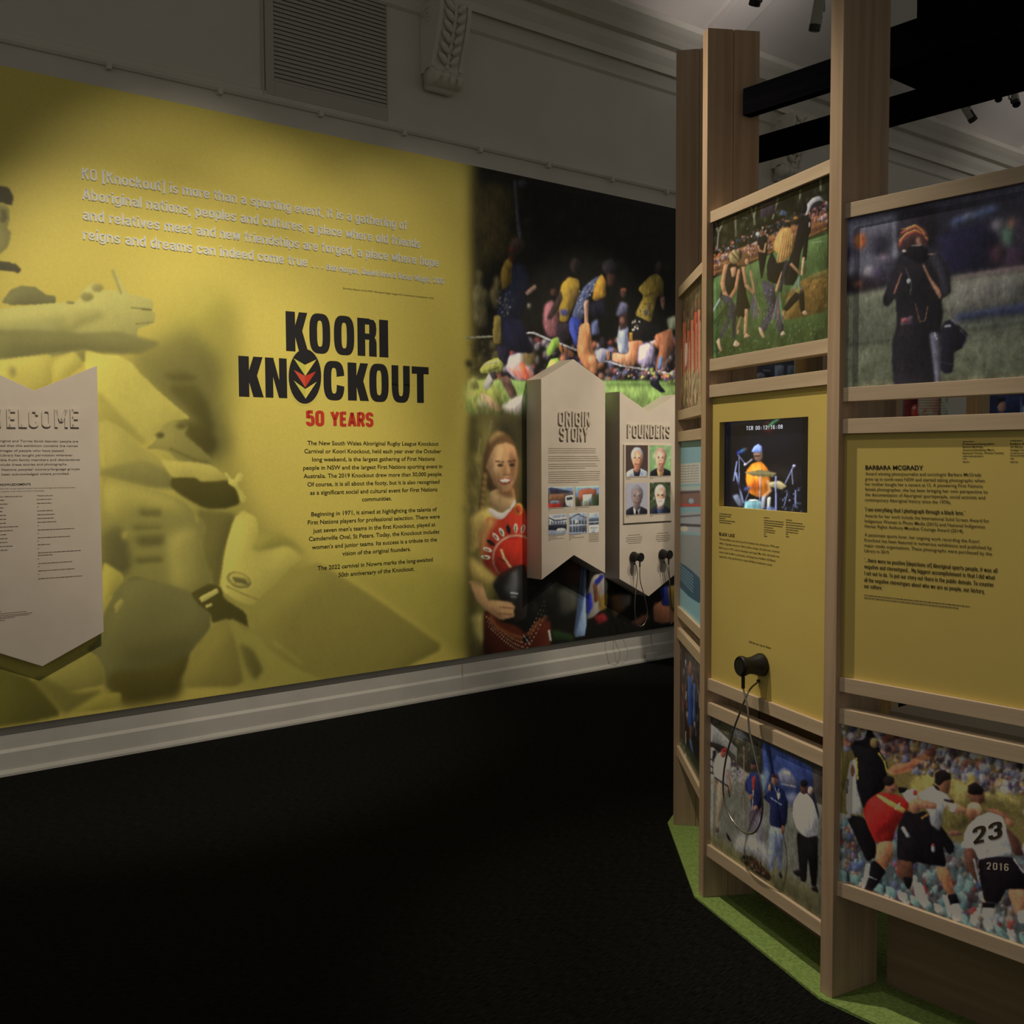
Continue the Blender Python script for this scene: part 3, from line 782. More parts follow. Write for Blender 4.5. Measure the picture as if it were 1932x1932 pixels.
A.poly([(1055, 1385), (1110, 1350), (1185, 1380), (1185, 1442), (1085, 1470)], (130, 128, 150), 0.9); A.line([(1155, 1382), (1160, 1442)], 14, (180, 110, 40), 0.6); A.line([(1175, 1384), (1180, 1442)], 8, (24, 22, 22), 0.6)
A.poly([(1500, 1260), (1640, 1200), (1660, 1330), (1570, 1500), (1510, 1525), (1548, 1360)], (132, 84, 58), 1); A.line([(1560, 1430), (1545, 1510)], 26, (84, 110, 160), 1)
A.poly([(1508, 1520), (1562, 1540), (1540, 1620), (1595, 1688), (1560, 1696), (1470, 1630)], (24, 24, 31), 0.8); A.line([(1505, 1500), (1560, 1560)], 8, (200, 130, 40), 0.6)
A.poly([(1450, 1440), (1490, 1430), (1520, 1520), (1480, 1580), (1450, 1520)], (44, 44, 66), 1)
A.poly([(1240, 1185), (1280, 1170), (1312, 1200), (1312, 1400), (1235, 1390), (1225, 1290)], (154, 162, 190), 1.2); A.poly([(1240, 1090), (1300, 1080), (1310, 1200), (1240, 1230)], (50, 34, 30), 2); A.ell(1262, 1145, 18, 26, (120, 84, 70), 1.5)
A.poly([(1250, 1000), (1310, 1020), (1300, 1090), (1210, 1120)], (90, 88, 108), 2); A.ell(1272, 940, 22, 34, (70, 50, 44), 2); A.ell(1275, 915, 24, 16, (120, 70, 50), 1.5)
A.poly([(1390, 1340), (1460, 1310), (1510, 1350), (1500, 1480), (1380, 1480)], (166, 152, 180), 2); A.poly([(1030, 1160), (1080, 1130), (1090, 1250), (1030, 1260)], (90, 96, 130), 2)
A.crowd([(1200, 1500), (1690, 1520), (1690, 1605), (1200, 1605)], 34, 20, [(200, 190, 190), (210, 110, 80), (120, 120, 160), (200, 200, 80), (60, 50, 70)], 1, 15)
A.poly([(1600, 1130), (1690, 1100), (1690, 1210), (1620, 1220)], (120, 124, 100), 2)
# ---- lower photograph: woman with a ball, and players seated in shade
A.shade, A.tex, A.lx, A.tint = 0.4, 0.035, 1, np.array((0.82, 0.79, 0.77), np.float32)
A.cr(860, 760, 3.8645)
A.poly([(100, 92), (470, 98), (1900, 110), (1900, 2000), (100, 2000)], (20, 18, 12), 6, 1, 0, False)
A.poly([(100, 92), (300, 95), (440, 100), (470, 500), (430, 900), (250, 1500), (180, 1850), (90, 1900)], (112, 102, 50), 16)
A.poly([(260, 96), (480, 98), (480, 420), (300, 300)], (40, 36, 22), 12); A.line([(180, 260), (150, 450), (210, 600)], 6, (150, 134, 80), 1.5); A.line([(260, 130), (230, 260), (200, 400)], 5, (140, 126, 78), 1.5)
A.crowd([(80, 380), (220, 400), (200, 800), (80, 800)], 24, 34, [(140, 126, 62), (126, 110, 50), (150, 136, 80)], 6, 2)
A.poly([(196, 400), (230, 270), (300, 205), (370, 220), (430, 290), (450, 400), (455, 700), (440, 820), (200, 600)], (78, 56, 32), 2.5)
A.poly([(232, 260), (300, 205), (360, 225), (300, 250), (240, 310)], (140, 112, 66), 3)
A.line([(210, 520), (195, 700), (170, 880), (158, 1060)], 44, (84, 66, 36), 2)
for t in range(12):
    A.ell(208 - t * 4, 540 + t * 46, 17, 20, (112, 90, 50), 2, 0.8)
A.poly([(250, 640), (420, 610), (440, 740), (330, 800), (235, 760)], (158, 128, 86), 1.5); A.poly([(280, 640), (420, 600), (430, 700), (340, 680)], (110, 76, 46), 4)
A.poly([(245, 400), (290, 310), (370, 285), (432, 320), (452, 430), (445, 520), (425, 590), (380, 645), (325, 648), (275, 590), (240, 500), (215, 470)], (156, 118, 78), 1.5)
A.poly([(250, 400), (290, 320), (350, 300), (330, 420), (300, 520), (262, 520)], (172, 136, 92), 5); A.poly([(400, 320), (450, 400), (450, 520), (420, 590), (395, 500)], (116, 80, 52), 5)
A.line([(290, 425), (350, 432)], 9, (66, 46, 30), 1); A.line([(382, 428), (436, 420)], 9, (60, 42, 28), 1); A.ell(325, 455, 22, 11, (56, 40, 28), 1.2); A.ell(410, 452, 22, 11, (50, 36, 26), 1.2)
A.poly([(355, 450), (385, 450), (398, 515), (365, 530), (345, 515)], (150, 110, 72), 2); A.line([(345, 528), (398, 526)], 6, (96, 62, 40), 1)
A.poly([(302, 562), (350, 548), (408, 552), (395, 590), (345, 600)], (120, 62, 46), 1.2); A.poly([(315, 564), (355, 556), (400, 558), (380, 580), (340, 582)], (206, 194, 170), 1)
A.poly([(90, 840), (180, 780), (240, 760), (320, 820), (300, 900), (230, 980), (180, 1040), (100, 1120)], (164, 142, 74), 4)
A.poly([(230, 830), (320, 850), (430, 750), (520, 780), (530, 1240), (290, 1270), (195, 1180), (175, 1010)], (150, 46, 30), 2)
A.poly([(165, 900), (250, 820), (300, 860), (230, 960), (195, 1180), (170, 1050)], (158, 120, 66), 5)
A.ell(440, 1130, 175, 170, (182, 160, 130), 1.5); A.ell(442, 1134, 166, 162, (160, 42, 28), 1.2)
A.poly([(235, 790), (300, 850), (345, 850), (440, 740), (432, 700), (390, 770), (330, 808), (240, 760)], (186, 176, 160), 1)
A.ell(458, 775, 34, 44, (190, 130, 50), 1.5); A.ell(458, 775, 22, 30, (160, 60, 40), 1.2)
for k in range(9):
    an = math.radians(188 + k * 13.5)
    x, y = 440 + 225 * math.cos(an), 1160 + 245 * math.sin(an)
    A.ell(x, y, 15, 34, (214, 204, 176) if k % 3 != 2 else (28, 24, 20), 0.8, 1, math.degrees(an) + 90)
    if k % 3 != 2: A.ell(x, y, 6, 22, (120, 60, 44) if k % 2 else (60, 70, 40), 0.7, 1, math.degrees(an) + 90)
A.line([(330, 1070), (350, 1130), (400, 1200)], 16, (200, 170, 120), 1); A.line([(310, 1130), (360, 1160)], 10, (60, 40, 28), 1)
A.poly([(262, 1320), (330, 1240), (430, 1190), (505, 1178), (530, 1300), (520, 1560), (430, 1610), (350, 1470)], (33, 29, 26), 1.5)
A.poly([(350, 1370), (400, 1240), (450, 1200), (455, 1360), (420, 1450)], (82, 82, 80), 4); A.line([(330, 1260), (440, 1200)], 16, (66, 34, 22), 2)
A.line([(400, 1385), (450, 1392)], 10, (170, 170, 165), 0.8); A.line([(402, 1412), (445, 1416)], 6, (150, 150, 146), 0.8)
A.poly([(90, 1290), (190, 1300), (230, 1440), (300, 1440), (400, 1452), (437, 1490), (420, 1520), (430, 1560), (330, 1585), (250, 1545), (150, 1440)], (164, 126, 82), 1.5)
A.line([(320, 1490), (430, 1500)], 6, (96, 64, 42), 1); A.line([(310, 1535), (420, 1545)], 6, (96, 64, 42), 1); A.line([(250, 1500), (340, 1560)], 8, (120, 84, 54), 2)
A.poly([(90, 1100), (190, 1180), (290, 1270), (262, 1320), (190, 1330), (90, 1300)], (150, 128, 66), 5)
A.poly([(100, 1560), (200, 1520), (210, 1780), (130, 1720)], (150, 136, 72), 5)
A.poly([(205, 1510), (260, 1540), (330, 1600), (430, 1620), (520, 1690), (610, 1570), (690, 1590), (705, 1700), (690, 1790), (400, 1850), (200, 1850)], (66, 28, 17), 2)
for r0, n in ((0, 30), (34, 30), (70, 28)):
    for k in range(n):
        t = k / (n - 1)
        x = 225 + t * 420 + r0 * 0.25
        y = 1560 + r0 + 190 * math.sin(t * 2.2) - (t > 0.62) * (t - 0.62) * 700
        A.ell(x, y, 5, 5, (196, 176, 140), 0.5)
A.line([(250, 1560), (300, 1640), (420, 1700), (500, 1720)], 22, (120, 70, 36), 2); A.line([(520, 1700), (600, 1600), (660, 1560)], 20, (120, 66, 34), 2)
A.ell(512, 1722, 26, 26, (20, 16, 14), 1); A.line([(490, 1690), (540, 1760)], 5, (200, 190, 170), 0.6)
A.crowd([(540, 1300), (760, 1300), (700, 1560), (540, 1560)], 20, 40, [(28, 26, 20), (14, 12, 10), (36, 32, 26)], 4, 9)
A.poly([(770, 1130), (920, 1150), (940, 1300), (850, 1355), (780, 1310)], (64, 42, 30), 4); A.poly([(740, 1350), (900, 1340), (890, 1500), (760, 1560)], (60, 58, 48), 5)
A.poly([(920, 1150), (948, 1140), (952, 1700), (858, 1708), (890, 1480)], (116, 134, 158), 0.9); A.poly([(930, 1150), (945, 1150), (930, 1480), (870, 1690), (862, 1700), (890, 1450)], (60, 72, 94), 1.5)
A.poly([(958, 1380), (1000, 1260), (1080, 1238), (1112, 1330), (1085, 1480), (1010, 1560), (955, 1580)], (140, 130, 118), 1.2)
A.poly([(950, 1400), (985, 1380), (1000, 1480), (960, 1560)], (36, 40, 126), 1.2); A.poly([(1010, 1300), (1060, 1250), (1085, 1260), (1020, 1350)], (44, 50, 130), 1); A.poly([(1000, 1310), (1030, 1330), (1050, 1440), (1010, 1460)], (92, 54, 36), 1.2)
A.poly([(1040, 1420), (1110, 1380), (1100, 1500), (1040, 1520)], (150, 118, 52), 2); A.poly([(1000, 1560), (1080, 1530), (1110, 1580), (1040, 1620)], (110, 30, 28), 2)
A.poly([(1120, 1400), (1220, 1390), (1245, 1500), (1150, 1560)], (104, 72, 42), 3); A.poly([(1200, 1400), (1280, 1390), (1270, 1480), (1210, 1490)], (120, 108, 96), 3)
A.poly([(1440, 1460), (1520, 1440), (1590, 1520), (1600, 1600), (1500, 1610), (1440, 1590)], (150, 94, 64), 1.2); A.poly([(1490, 1345), (1600, 1330), (1600, 1480), (1500, 1480)], (42, 52, 140), 1.2); A.poly([(1540, 1340), (1640, 1320), (1640, 1500), (1560, 1500)], (150, 124, 50), 1.5)
A.poly([(1270, 1600), (1380, 1540), (1420, 1560), (1330, 1630)], (70, 40, 28), 2)
A.poly([(690, 1650), (860, 1690), (860, 1740), (690, 1740)], (32, 44, 22), 3); A.line([(678, 1660), (690, 1730)], 16, (176, 170, 150), 0.8)
A.fin = (0.5, 0.006)
A.build('printed_picture', mural, M['print'])

# ---- lettering on the graphic
for nm, lines in (('quotation_line', [('KO [Knockout] is more than a sporting event, it is a gathering of', (154, 337.4), (767.5, 434), 21)]),
                  ('quotation_line', [('Aboriginal nations, peoples and cultures, a place where old friends', (155, 376), (792.5, 468.7), 21)]),
                  ('quotation_line', [('and relatives meet and new friendships are forged, a place where hope', (155.7, 415), (827, 504), 21)]),
                  ('quotation_line', [('reigns and dreams can indeed come true', (156.4, 452.4), (579.7, 503), 21), ('. . .', (588, 504), (609, 507), 20)]),
                  ('attribution_line', [('Bob Morgan, Daniel Rose & Victor Wright, 2016', (616, 509.5), (837, 536.6), 11.5)])):
    q = Lines(WF, MY, 0, 0, 1)
    for t, l, r, c in lines: q.narrow(t, l, r, c, 0.135, 0.005)
    q.build(nm, M['whitel'], mural, 'raised white lettering')
q = Lines(WF, MY - 0.001, 0, 0, 1)
q.add('Summary Report of the NSW Aboriginal Rugby League KO Community Consultations, 2016', (647.3, 545.5), (818, 564), 3.2, 0.004)
q.build('source_line', M['inkb'], mural)

BODY = [('The New South Wales Aboriginal Rugby League Knockout', (518, 965), (1370, 968)), ('Carnival or Koori Knockout, held each year over the October', (498, 1017), (1388, 1018)),
        ('long weekend, is the largest gathering of First Nations', (548, 1070), (1346, 1067)), ('people in NSW and the largest First Nations sporting event in', (490, 1124), (1395, 1117)),
        ('Australia. The 2019 Knockout drew more than 30,000 people.', (492, 1178), (1395, 1167)), ('Of course, it is all about the footy, but it is also recognised', (518, 1232), (1376, 1217)),
        ('as a significant social and cultural event for First Nations', (535, 1287), (1363, 1266)), ('communities.', (873, 1330), (1066, 1325)),
        ('Beginning in 1971, it aimed at highlighting the talents of', (543, 1427), (1360, 1395)), ('First Nations players for professional selection. There were', (520, 1480), (1379, 1443)),
        ("just seven men's teams in the first Knockout, played at", (555, 1535), (1350, 1493)), ('Camdenville Oval, St Peters. Today, the Knockout includes', (527, 1588), (1376, 1540)),
        ("women's and junior teams. Its success is a tribute to the", (547, 1642), (1360, 1592)), ('vision of the original founders.', (745, 1682), (1190, 1655)),
        ('The 2022 carnival in Nowra marks the long-awaited', (584, 1780), (1333, 1720)), ('50th anniversary of the Knockout.', (720, 1822), (1213, 1782))]
for i0, i1 in ((0, 8), (8, 14), (14, 16)):
    q = Lines(WF, MY - 0.001, 430, 560, 3.4488)
    for t, l, r in BODY[i0:i1]: q.add(t, l, r, 27, 0.014)
    q.build('introduction_paragraph', M['ink'], mural, 'black introduction text')
q = Lines(WF, MY - 0.001, 430, 560, 3.4488)
q.narrow('50', (508, 838), (628, 839), 96, 0.23, 0, gap=0.12).narrow('YEARS', (667, 840), (948, 845), 92, 0.23, 0, gap=0.12)
q.build('anniversary_heading', M['red'], mural, 'red 50 YEARS heading')


def ring(n=40, hw=0.13, hh=0.335, p=3.2):
    o, i = [], []
    for k in range(n):
        t = 2 * PI * k / n
        c, d = math.cos(t), math.sin(t)
        f = lambda v, e: math.copysign(abs(v) ** (2 / e), v)
        o.append((0.5 + 0.5 * f(c, p), 0.5 + 0.515 * f(d, p * 0.9))); i.append((0.5 + hw * f(c, p), 0.5 + hh * f(d, p)))
    return o, i


def glyph_polys(ch):
    if ch == 'K': return [[(0, 0), (0.42, 0), (0.42, 0.36), (0.58, 0), (1.0, 0), (0.74, 0.53), (0.98, 1), (0.6, 1), (0.42, 0.66), (0.42, 1), (0, 1)]]
    if ch == 'I': return [[(0, 0), (1, 0), (1, 1), (0, 1)]]
    if ch == 'N': return [[(0, 0), (0.36, 0), (0.36, 0.52), (0.62, 0), (1, 0), (1, 1), (0.64, 1), (0.64, 0.45), (0.38, 1), (0, 1)]]
    if ch == 'T': return [[(0.3, 0), (0.7, 0), (0.7, 0.8), (1, 0.8), (1, 1), (0, 1), (0, 0.8), (0.3, 0.8)]]
    o, i = ring()
    n = len(o); out = []
    if ch in 'OC':
        for k in range(n):
            a, b = k, (k + 1) % n
            m = (o[a][0] + o[b][0]) / 2, (o[a][1] + o[b][1]) / 2
            if ch == 'C' and m[0] > 0.7 and abs(m[1] - 0.5) < 0.10: continue
            out.append([i[a], o[a], o[b], i[b]])
        return out
    if ch == 'U':
        for k in range(n):
            a, b = k, (k + 1) % n
            if (o[a][1] + o[b][1]) / 2 > 0.5: continue
            out.append([i[a], o[a], o[b], i[b]])
        return out + [[(0, 0.45), (0.37, 0.45), (0.37, 1), (0, 1)], [(0.63, 0.45), (1, 0.45), (1, 1), (0.63, 1)]]
    if ch == 'R':
        return [[(0, 0), (0.4, 0), (0.4, 1), (0, 1)], [(0.4, 0.84), (0.62, 0.84), (0.68, 0.98), (0.6, 1), (0.4, 1)], [(0.62, 0.6), (0.9, 0.5), (0.97, 0.58), (1, 0.72), (0.97, 0.88), (0.86, 0.97), (0.68, 0.98), (0.62, 0.84)],
                [(0.4, 0.44), (0.62, 0.44), (0.9, 0.5), (0.62, 0.6), (0.4, 0.6)], [(0.6, 0), (1, 0), (1, 0.36), (0.96, 0.46), (0.9, 0.5), (0.62, 0.44), (0.6, 0.36)]]
    return []


yy = MY - 0.001


def word(mb, spec, top, bot):
    zt = np.mean([WF.at(430 + x / 3.4488, 560 + y / 3.4488, yy)[1] for x, y in top]); zb = np.mean([WF.at(430 + x / 3.4488, 560 + y / 3.4488, yy)[1] for x, y in bot])
    for ch, xa, xb, yb in spec:
        a = WF.at(430 + xa / 3.4488, 560 + yb / 3.4488, yy)[0]; b = WF.at(430 + xb / 3.4488, 560 + yb / 3.4488, yy)[0]
        for pl in glyph_polys(ch):
            mb.flat([(a + (b - a) * x, zb + (zt - zb) * z) for x, z in pl], yy)


lg = MB()
word(lg, [('K', 377, 521, 230), ('O', 530, 666, 240), ('O', 690, 822, 250), ('R', 843, 967, 260), ('I', 985, 1043, 270)], [(375, 90), (1040, 155)], [(380, 350), (1043, 397)])
lg.build('logo_word', M['logo'], mural, 'heavy black KOORI')
lg = MB()
word(lg, [('K', 70, 231, 520), ('N', 243, 384, 520), ('C', 622, 758, 545), ('K', 780, 916, 555), ('O', 920, 1046, 560), ('U', 1066, 1184, 570), ('T', 1197, 1307, 575)], [(68, 379), (1307, 462)], [(75, 648), (1283, 692)])
lg.build('logo_word', M['logo'], mural, 'heavy black KNOCKOUT')


def ov(pts, y): return [WF.at(430 + x / 3.4488, 560 + yq / 3.4488, y) for x, yq in pts]


def ell_pts(cx, cy, rx, ry): return [(cx + rx * math.cos(-2 * PI * k / 40), cy + ry * math.sin(-2 * PI * k / 40)) for k in range(40)]


MB().flat(ov(ell_pts(501, 518, 118, 191), yy), yy + 0.0002).build('ball_outline', mat('yellow_keyline', (0.74, 0.65, 0.16)), mural)
ball = MB().flat(ov(ell_pts(501, 518, 106, 178), yy), yy - 0.0006).build('ball_emblem', M['logo'], mural, 'black oval ball emblem')
MB().flat(ov([(427, 400), (503, 515), (501, 443)], yy), yy - 0.0012).flat(ov([(428, 545), (505, 663), (503, 600)], yy), yy - 0.0012).build('chevron', M['goldlo'], ball)
MB().flat(ov([(501, 443), (503, 515), (575, 408)], yy), yy - 0.0012).flat(ov([(503, 600), (505, 663), (577, 553)], yy), yy - 0.0012).build('chevron', M['gold'], ball)
MB().flat(ov([(428, 475), (503, 590), (501, 515)], yy), yy - 0.0012).build('chevron', M['redhi'], ball)
MB().flat(ov([(501, 515), (503, 590), (573, 485)], yy), yy - 0.0012).build('chevron', M['red'], ball)

# ================================================================== BOARDS ON THE LONG WALL
GB = (0.62, 0.56, 0.47)


def greek(fr, y, ox, oy, k, rows, h, seed=1):
    """lines of print too small to read, as word-long dashes"""
    r = random.Random(seed); mb = MB()
    for L, R in rows:
        a = fr.at(ox + L[0] / k, oy + L[1] / k, y); b = fr.at(ox + R[0] / k, oy + R[1] / k, y)
        hh = 0.72 * abs(fr.at(ox + L[0] / k, oy + (L[1] - h) / k, y)[1] - a[1])
        z = (a[1] + b[1]) / 2; x = a[0]
        while x < b[0] - 1e-4:
            w = min(hh * r.uniform(1.5, 5.5), b[0] - x)
            mb.flat([(x, z), (x + w, z), (x + w, z + hh), (x, z + hh)], y)
            x += w + hh * 0.7
    return mb


def rectpx(fr, y, ox, oy, k, tl, br):
    a = fr.at(ox + tl[0] / k, oy + tl[1] / k, y); b = fr.at(ox + br[0] / k, oy + br[1] / k, y)
    return a[0], b[0], b[1], a[1]


# ---- welcome board
wy = -0.103
xr, zt = WF.at(183, 690, wy); xt, zn = WF.at(65, 737, wy); _, zb = WF.at(190, 1193, wy); _, ztip = WF.at(75, 1258, wy)
xl = 2 * xt - xr
wb = thing('welcome_board', 'cream arrow shaped welcome and acknowledgments board at left edge of the wall', 'display board', WF, (xt, 0, ztip))
MB().prism_y([(xt, ztip), (xr, zb), (xr, zt), (xt, zn), (xl, zt), (xl, zb)], wy, wy + 0.022).build('panel', M['board'], wb, bevel=0.0015)
MB().box(xl + 0.05, xr - 0.03, wy + 0.022, MY - 0.0015, zb + 0.05, zn - 0.12).build('mounting_block', M['boardside'], wb)
q = Lines(WF, wy - 0.004, 0, 640, 4.025)
for ch, a, b in (('W', -82, 30), ('E', 52, 120), ('L', 142, 206), ('C', 220, 293), ('O', 318, 388), ('M', 415, 516), ('E', 534, 600)):
    q.narrow(ch, (a, 668), (b, 668), 136, 0.15 if ch != 'O' else 0.13, 0.006)
q.build('title_lettering', M['board'], wb, 'raised cream WELCOME letters')
q = Lines(WF, wy - 0.001, 0, 640, 4.025)
for t, l, r in (('Aboriginal and Torres Strait Islander people are', -62, (593, 783)), ('advised that this exhibition contains the names', -64, (590, 818)), ('and images of people who have passed.', -64, (490, 855)),
                ('The Library has sought permission wherever', -64, (553, 890)), ('possible from family members and descendants', -64, (605, 925)), ('to include these stories and photographs.', -64, (512, 960)),
                ("First Nations peoples' country/language groups", -64, (605, 997)), ('have been acknowledged where provided.', -64, (527, 1033))):
    q.add(t, (l, r[1] - 2), r, 17, 0.004)
q.build('notice_text', M['inkb'], wb)
q = Lines(WF, wy - 0.001, 0, 640, 4.025)
q.add('ACKNOWLEDGMENTS', (-60, 1112), (233, 1111), 16, 0.02)
q.add('We would like to pay special thanks and acknowledge the following people', (-62, 1142), (570, 1128), 8)
q.add('for their stories, their time and their knowledge.', (-62, 1162), (340, 1154), 8)
q.add('Exhibition reference group:', (-62, 1202), (172, 1196), 9, 0.012)
q.add('Thanks also to:', (280, 1193), (402, 1190), 9, 0.012)
q.build('acknowledgment_text', M['ink'], wb)
rows = []
for y, a, b in ((1220, 280, 392), (1249, 280, 392), (1276, 284, 292), (1306, 284, 400), (1335, 284, 417), (1363, 284, 412), (1392, 284, 428), (1418, 286, 294), (1449, 286, 567), (1477, 286, 294), (1508, 286, 530), (1535, 286, 294), (1563, 286, 382),
                (1592, 288, 296), (1620, 288, 614), (1643, 288, 400), (1672, 288, 296), (1702, 290, 548), (1728, 290, 298), (1757, 290, 566), (1787, 290, 298), (1815, 290, 624)):
    rows.append(((a, y), (b, y - (b - a) * 0.025)))
for y, b in ((1228, 35), (1257, 60), (1286, 30), (1314, 18), (1343, 46), (1373, 48), (1403, 46), (1430, 138), (1460, 98), (1490, 52), (1520, 56), (1549, 56), (1578, 98), (1608, 60)):
    rows.append(((-62, y), (b, y - 3)))
greek(WF, wy - 0.001, 0, 640, 4.025, rows, 7.5, 4).build('name_columns', M['faint'], wb)
rows = [((-60, 2075), (10, 2073)), ((-60, 2083), (203, 2078)), ((-60, 2096), (246, 2090)), ((-60, 2107), (222, 2103)), ((-60, 2120), (112, 2122)), ((-60, 2140), (40, 2138))]
greek(WF, wy - 0.001, 0, 640, 4.025, rows, 5, 5).build('credit_lines', M['faint'], wb)

# ---- origin story board
oy = -0.198
o_xl, o_zt = WF.at(1021, 715, oy); o_xr, _ = WF.at(1142, 720, oy); o_xp, o_zp = WF.at(1082.3, 677.7, oy)
_, o_zb = WF.at(1023, 1093.8, oy); _, o_zn = WF.at(1083.8, 1047.2, oy)
ob = thing('story_board', 'cream board with pointed top headed ORIGIN STORY', 'display board', WF, (o_xp, 0, o_zb))
MB().prism_y([(o_xl, o_zb), (o_xp, o_zn), (o_xr, o_zb), (o_xr, o_zt), (o_xp, o_zp), (o_xl, o_zt)], oy, MY - 0.0005).build('panel', M['board'], ob, bevel=0.0015)
KE = (860, 760, 3.8645)
q = Lines(WF, oy - 0.005, *KE)
q.narrow('ORIGIN', (748, 166), (978, 164), 104, 0.14, 0.008, gap=0.11).narrow('STORY', (757, 276), (967, 274), 100, 0.14, 0.008, gap=0.11)
q.build('title_lettering', M['board'], ob, 'raised cream ORIGIN STORY letters')
rows = []
for y0, n, ends in ((334, 3, (1020, 1020, 1022)), (391, 3, (1035, 1040, 1052)), (447, 3, (1022, 1035, 945)), (503, 6, (1052, 1052, 1048, 1045, 1052, 895))):
    for i in range(n):
        y = y0 + i * 15.6
        rows.append(((675, y + 3), (ends[i], y)))
greek(WF, oy - 0.001, *KE, rows, 5.5, 8).build('story_text', M['greyink'], ob)
rows = [((676, 772), (790, 770)), ((676, 784), (688, 784)), ((872, 764), (975, 762)), ((872, 776), (884, 776)), ((676, 970), (790, 966)), ((676, 982), (735, 980)), ((676, 994), (790, 990)), ((676, 1006), (690, 1006)), ((826, 962), (910, 960)), ((826, 974), (868, 973)),
        ((826, 986), (932, 982)), ((826, 1000), (840, 1000))] + [((971, 952 + i * 12), (1042, 950 + i * 12)) for i in range(6)]
greek(WF, oy - 0.001, *KE, rows, 5, 9).build('captions', M['greyink'], ob)


def photo(parent, fr, y, crop, tl, br, base, fn, name='photograph', res=420, gain=GB, m='print', label=None):
    a, b, c, d = rectpx(fr, y, *crop, tl, br)
    A = Art(fr, y, a, b, c, d, res, base, gain); A.cr(*crop); fn(A)
    return A.build(name, parent, M[m], label)


def f1(A):
    A.poly([(660, 600), (870, 600), (870, 650), (660, 660)], (130, 150, 190), 1); A.poly([(675, 625), (690, 615), (820, 640), (850, 650), (690, 670)], (50, 50, 62), 0.8)
    A.poly([(680, 665), (800, 665), (800, 715), (680, 715)], (120, 84, 60), 2); A.poly([(795, 680), (870, 668), (870, 770), (800, 745)], (170, 175, 182), 0.8); A.poly([(805, 690), (850, 684), (850, 705), (808, 712)], (50, 54, 60), 0.6)
    A.poly([(660, 735), (770, 715), (775, 770), (660, 780)], (150, 48, 40), 1); A.poly([(690, 715), (750, 710), (760, 735), (690, 738)], (120, 124, 134), 0.7); A.poly([(770, 720), (800, 720), (800, 760), (775, 760)], (60, 50, 44), 1)


def f2(A):
    A.poly([(860, 600), (1060, 600), (1060, 680), (860, 690)], (118, 150, 196), 1); A.poly([(893, 645), (920, 630), (975, 622), (1025, 632), (1028, 700), (893, 720)], (132, 76, 54), 0.7, 1, 0, False)
    A.poly([(925, 670), (992, 665), (992, 740), (925, 750)], (160, 180, 190), 0.7, 1, 0, False); A.poly([(862, 700), (900, 690), (915, 760), (862, 760)], (52, 50, 38), 2); A.poly([(995, 680), (1050, 660), (1050, 760), (990, 750)], (46, 56, 40), 2); A.poly([(930, 715), (980, 705), (985, 750), (930, 750)], (120, 124, 110), 1)


def f3(A):
    A.poly([(660, 800), (830, 800), (830, 840), (690, 835), (660, 820)], (160, 165, 178), 1); A.poly([(678, 820), (720, 840), (808, 832), (808, 885), (678, 890)], (168, 170, 176), 0.7, 1, 0, False); A.line([(680, 838), (720, 858), (808, 850)], 10, (60, 62, 70), 0.6)
    for i in range(6): A.line([(698 + i * 20, 865), (698 + i * 20, 882)], 8, (70, 74, 84), 0.5)
    A.poly([(660, 890), (820, 885), (820, 925), (660, 930)], (40, 42, 50), 0.8, 1, 0, False); A.ell(770, 926, 34, 14, (190, 192, 196), 0.6); A.poly([(660, 935), (820, 940), (820, 970), (660, 965)], (120, 124, 132), 1)


def f4(A):
    A.poly([(815, 800), (970, 800), (970, 840), (815, 845)], (150, 162, 184), 1); A.poly([(830, 850), (860, 825), (890, 806), (920, 825), (952, 838), (952, 935), (830, 945)], (112, 118, 130), 0.7, 1, 0, False)
    for i in range(6): A.line([(838 + i * 22, 860), (838 + i * 22, 885)], 9, (50, 54, 62), 0.5); A.line([(838 + i * 22, 905), (838 + i * 22, 940)], 10, (60, 64, 72), 0.5)
    A.line([(828, 895), (955, 888)], 6, (190, 190, 192), 0.5); A.line([(826, 850), (860, 826), (892, 810), (920, 826), (952, 838)], 5, (50, 52, 60), 0.5); A.ell(880, 866, 10, 12, (200, 200, 200), 0.6)


def f5(A):
    A.poly([(960, 790), (1060, 790), (1060, 850), (960, 855)], (160, 172, 190), 1); A.poly([(968, 845), (1045, 838), (1045, 885), (968, 890)], (70, 78, 90), 1); A.line([(970, 872), (1043, 868)], 9, (160, 164, 168), 0.6)
    A.poly([(960, 892), (1060, 890), (1060, 960), (960, 960)], (176, 178, 180), 0.8); A.line([(980, 912), (1035, 910)], 5, (110, 110, 112), 0.5)


photo(ob, WF, oy - 0.0012, KE, (674, 614), (855, 757), (96, 84, 80), f1)
photo(ob, WF, oy - 0.0012, KE, (872, 610), (1043, 748), (120, 100, 80), f2)
photo(ob, WF, oy - 0.0012, KE, (675, 815), (808, 955), (150, 154, 164), f3)
photo(ob, WF, oy - 0.0012, KE, (826, 806), (955, 950), (140, 150, 168), f4)
photo(ob, WF, oy - 0.0012, KE, (970, 804), (1043, 945), (150, 156, 166), f5)

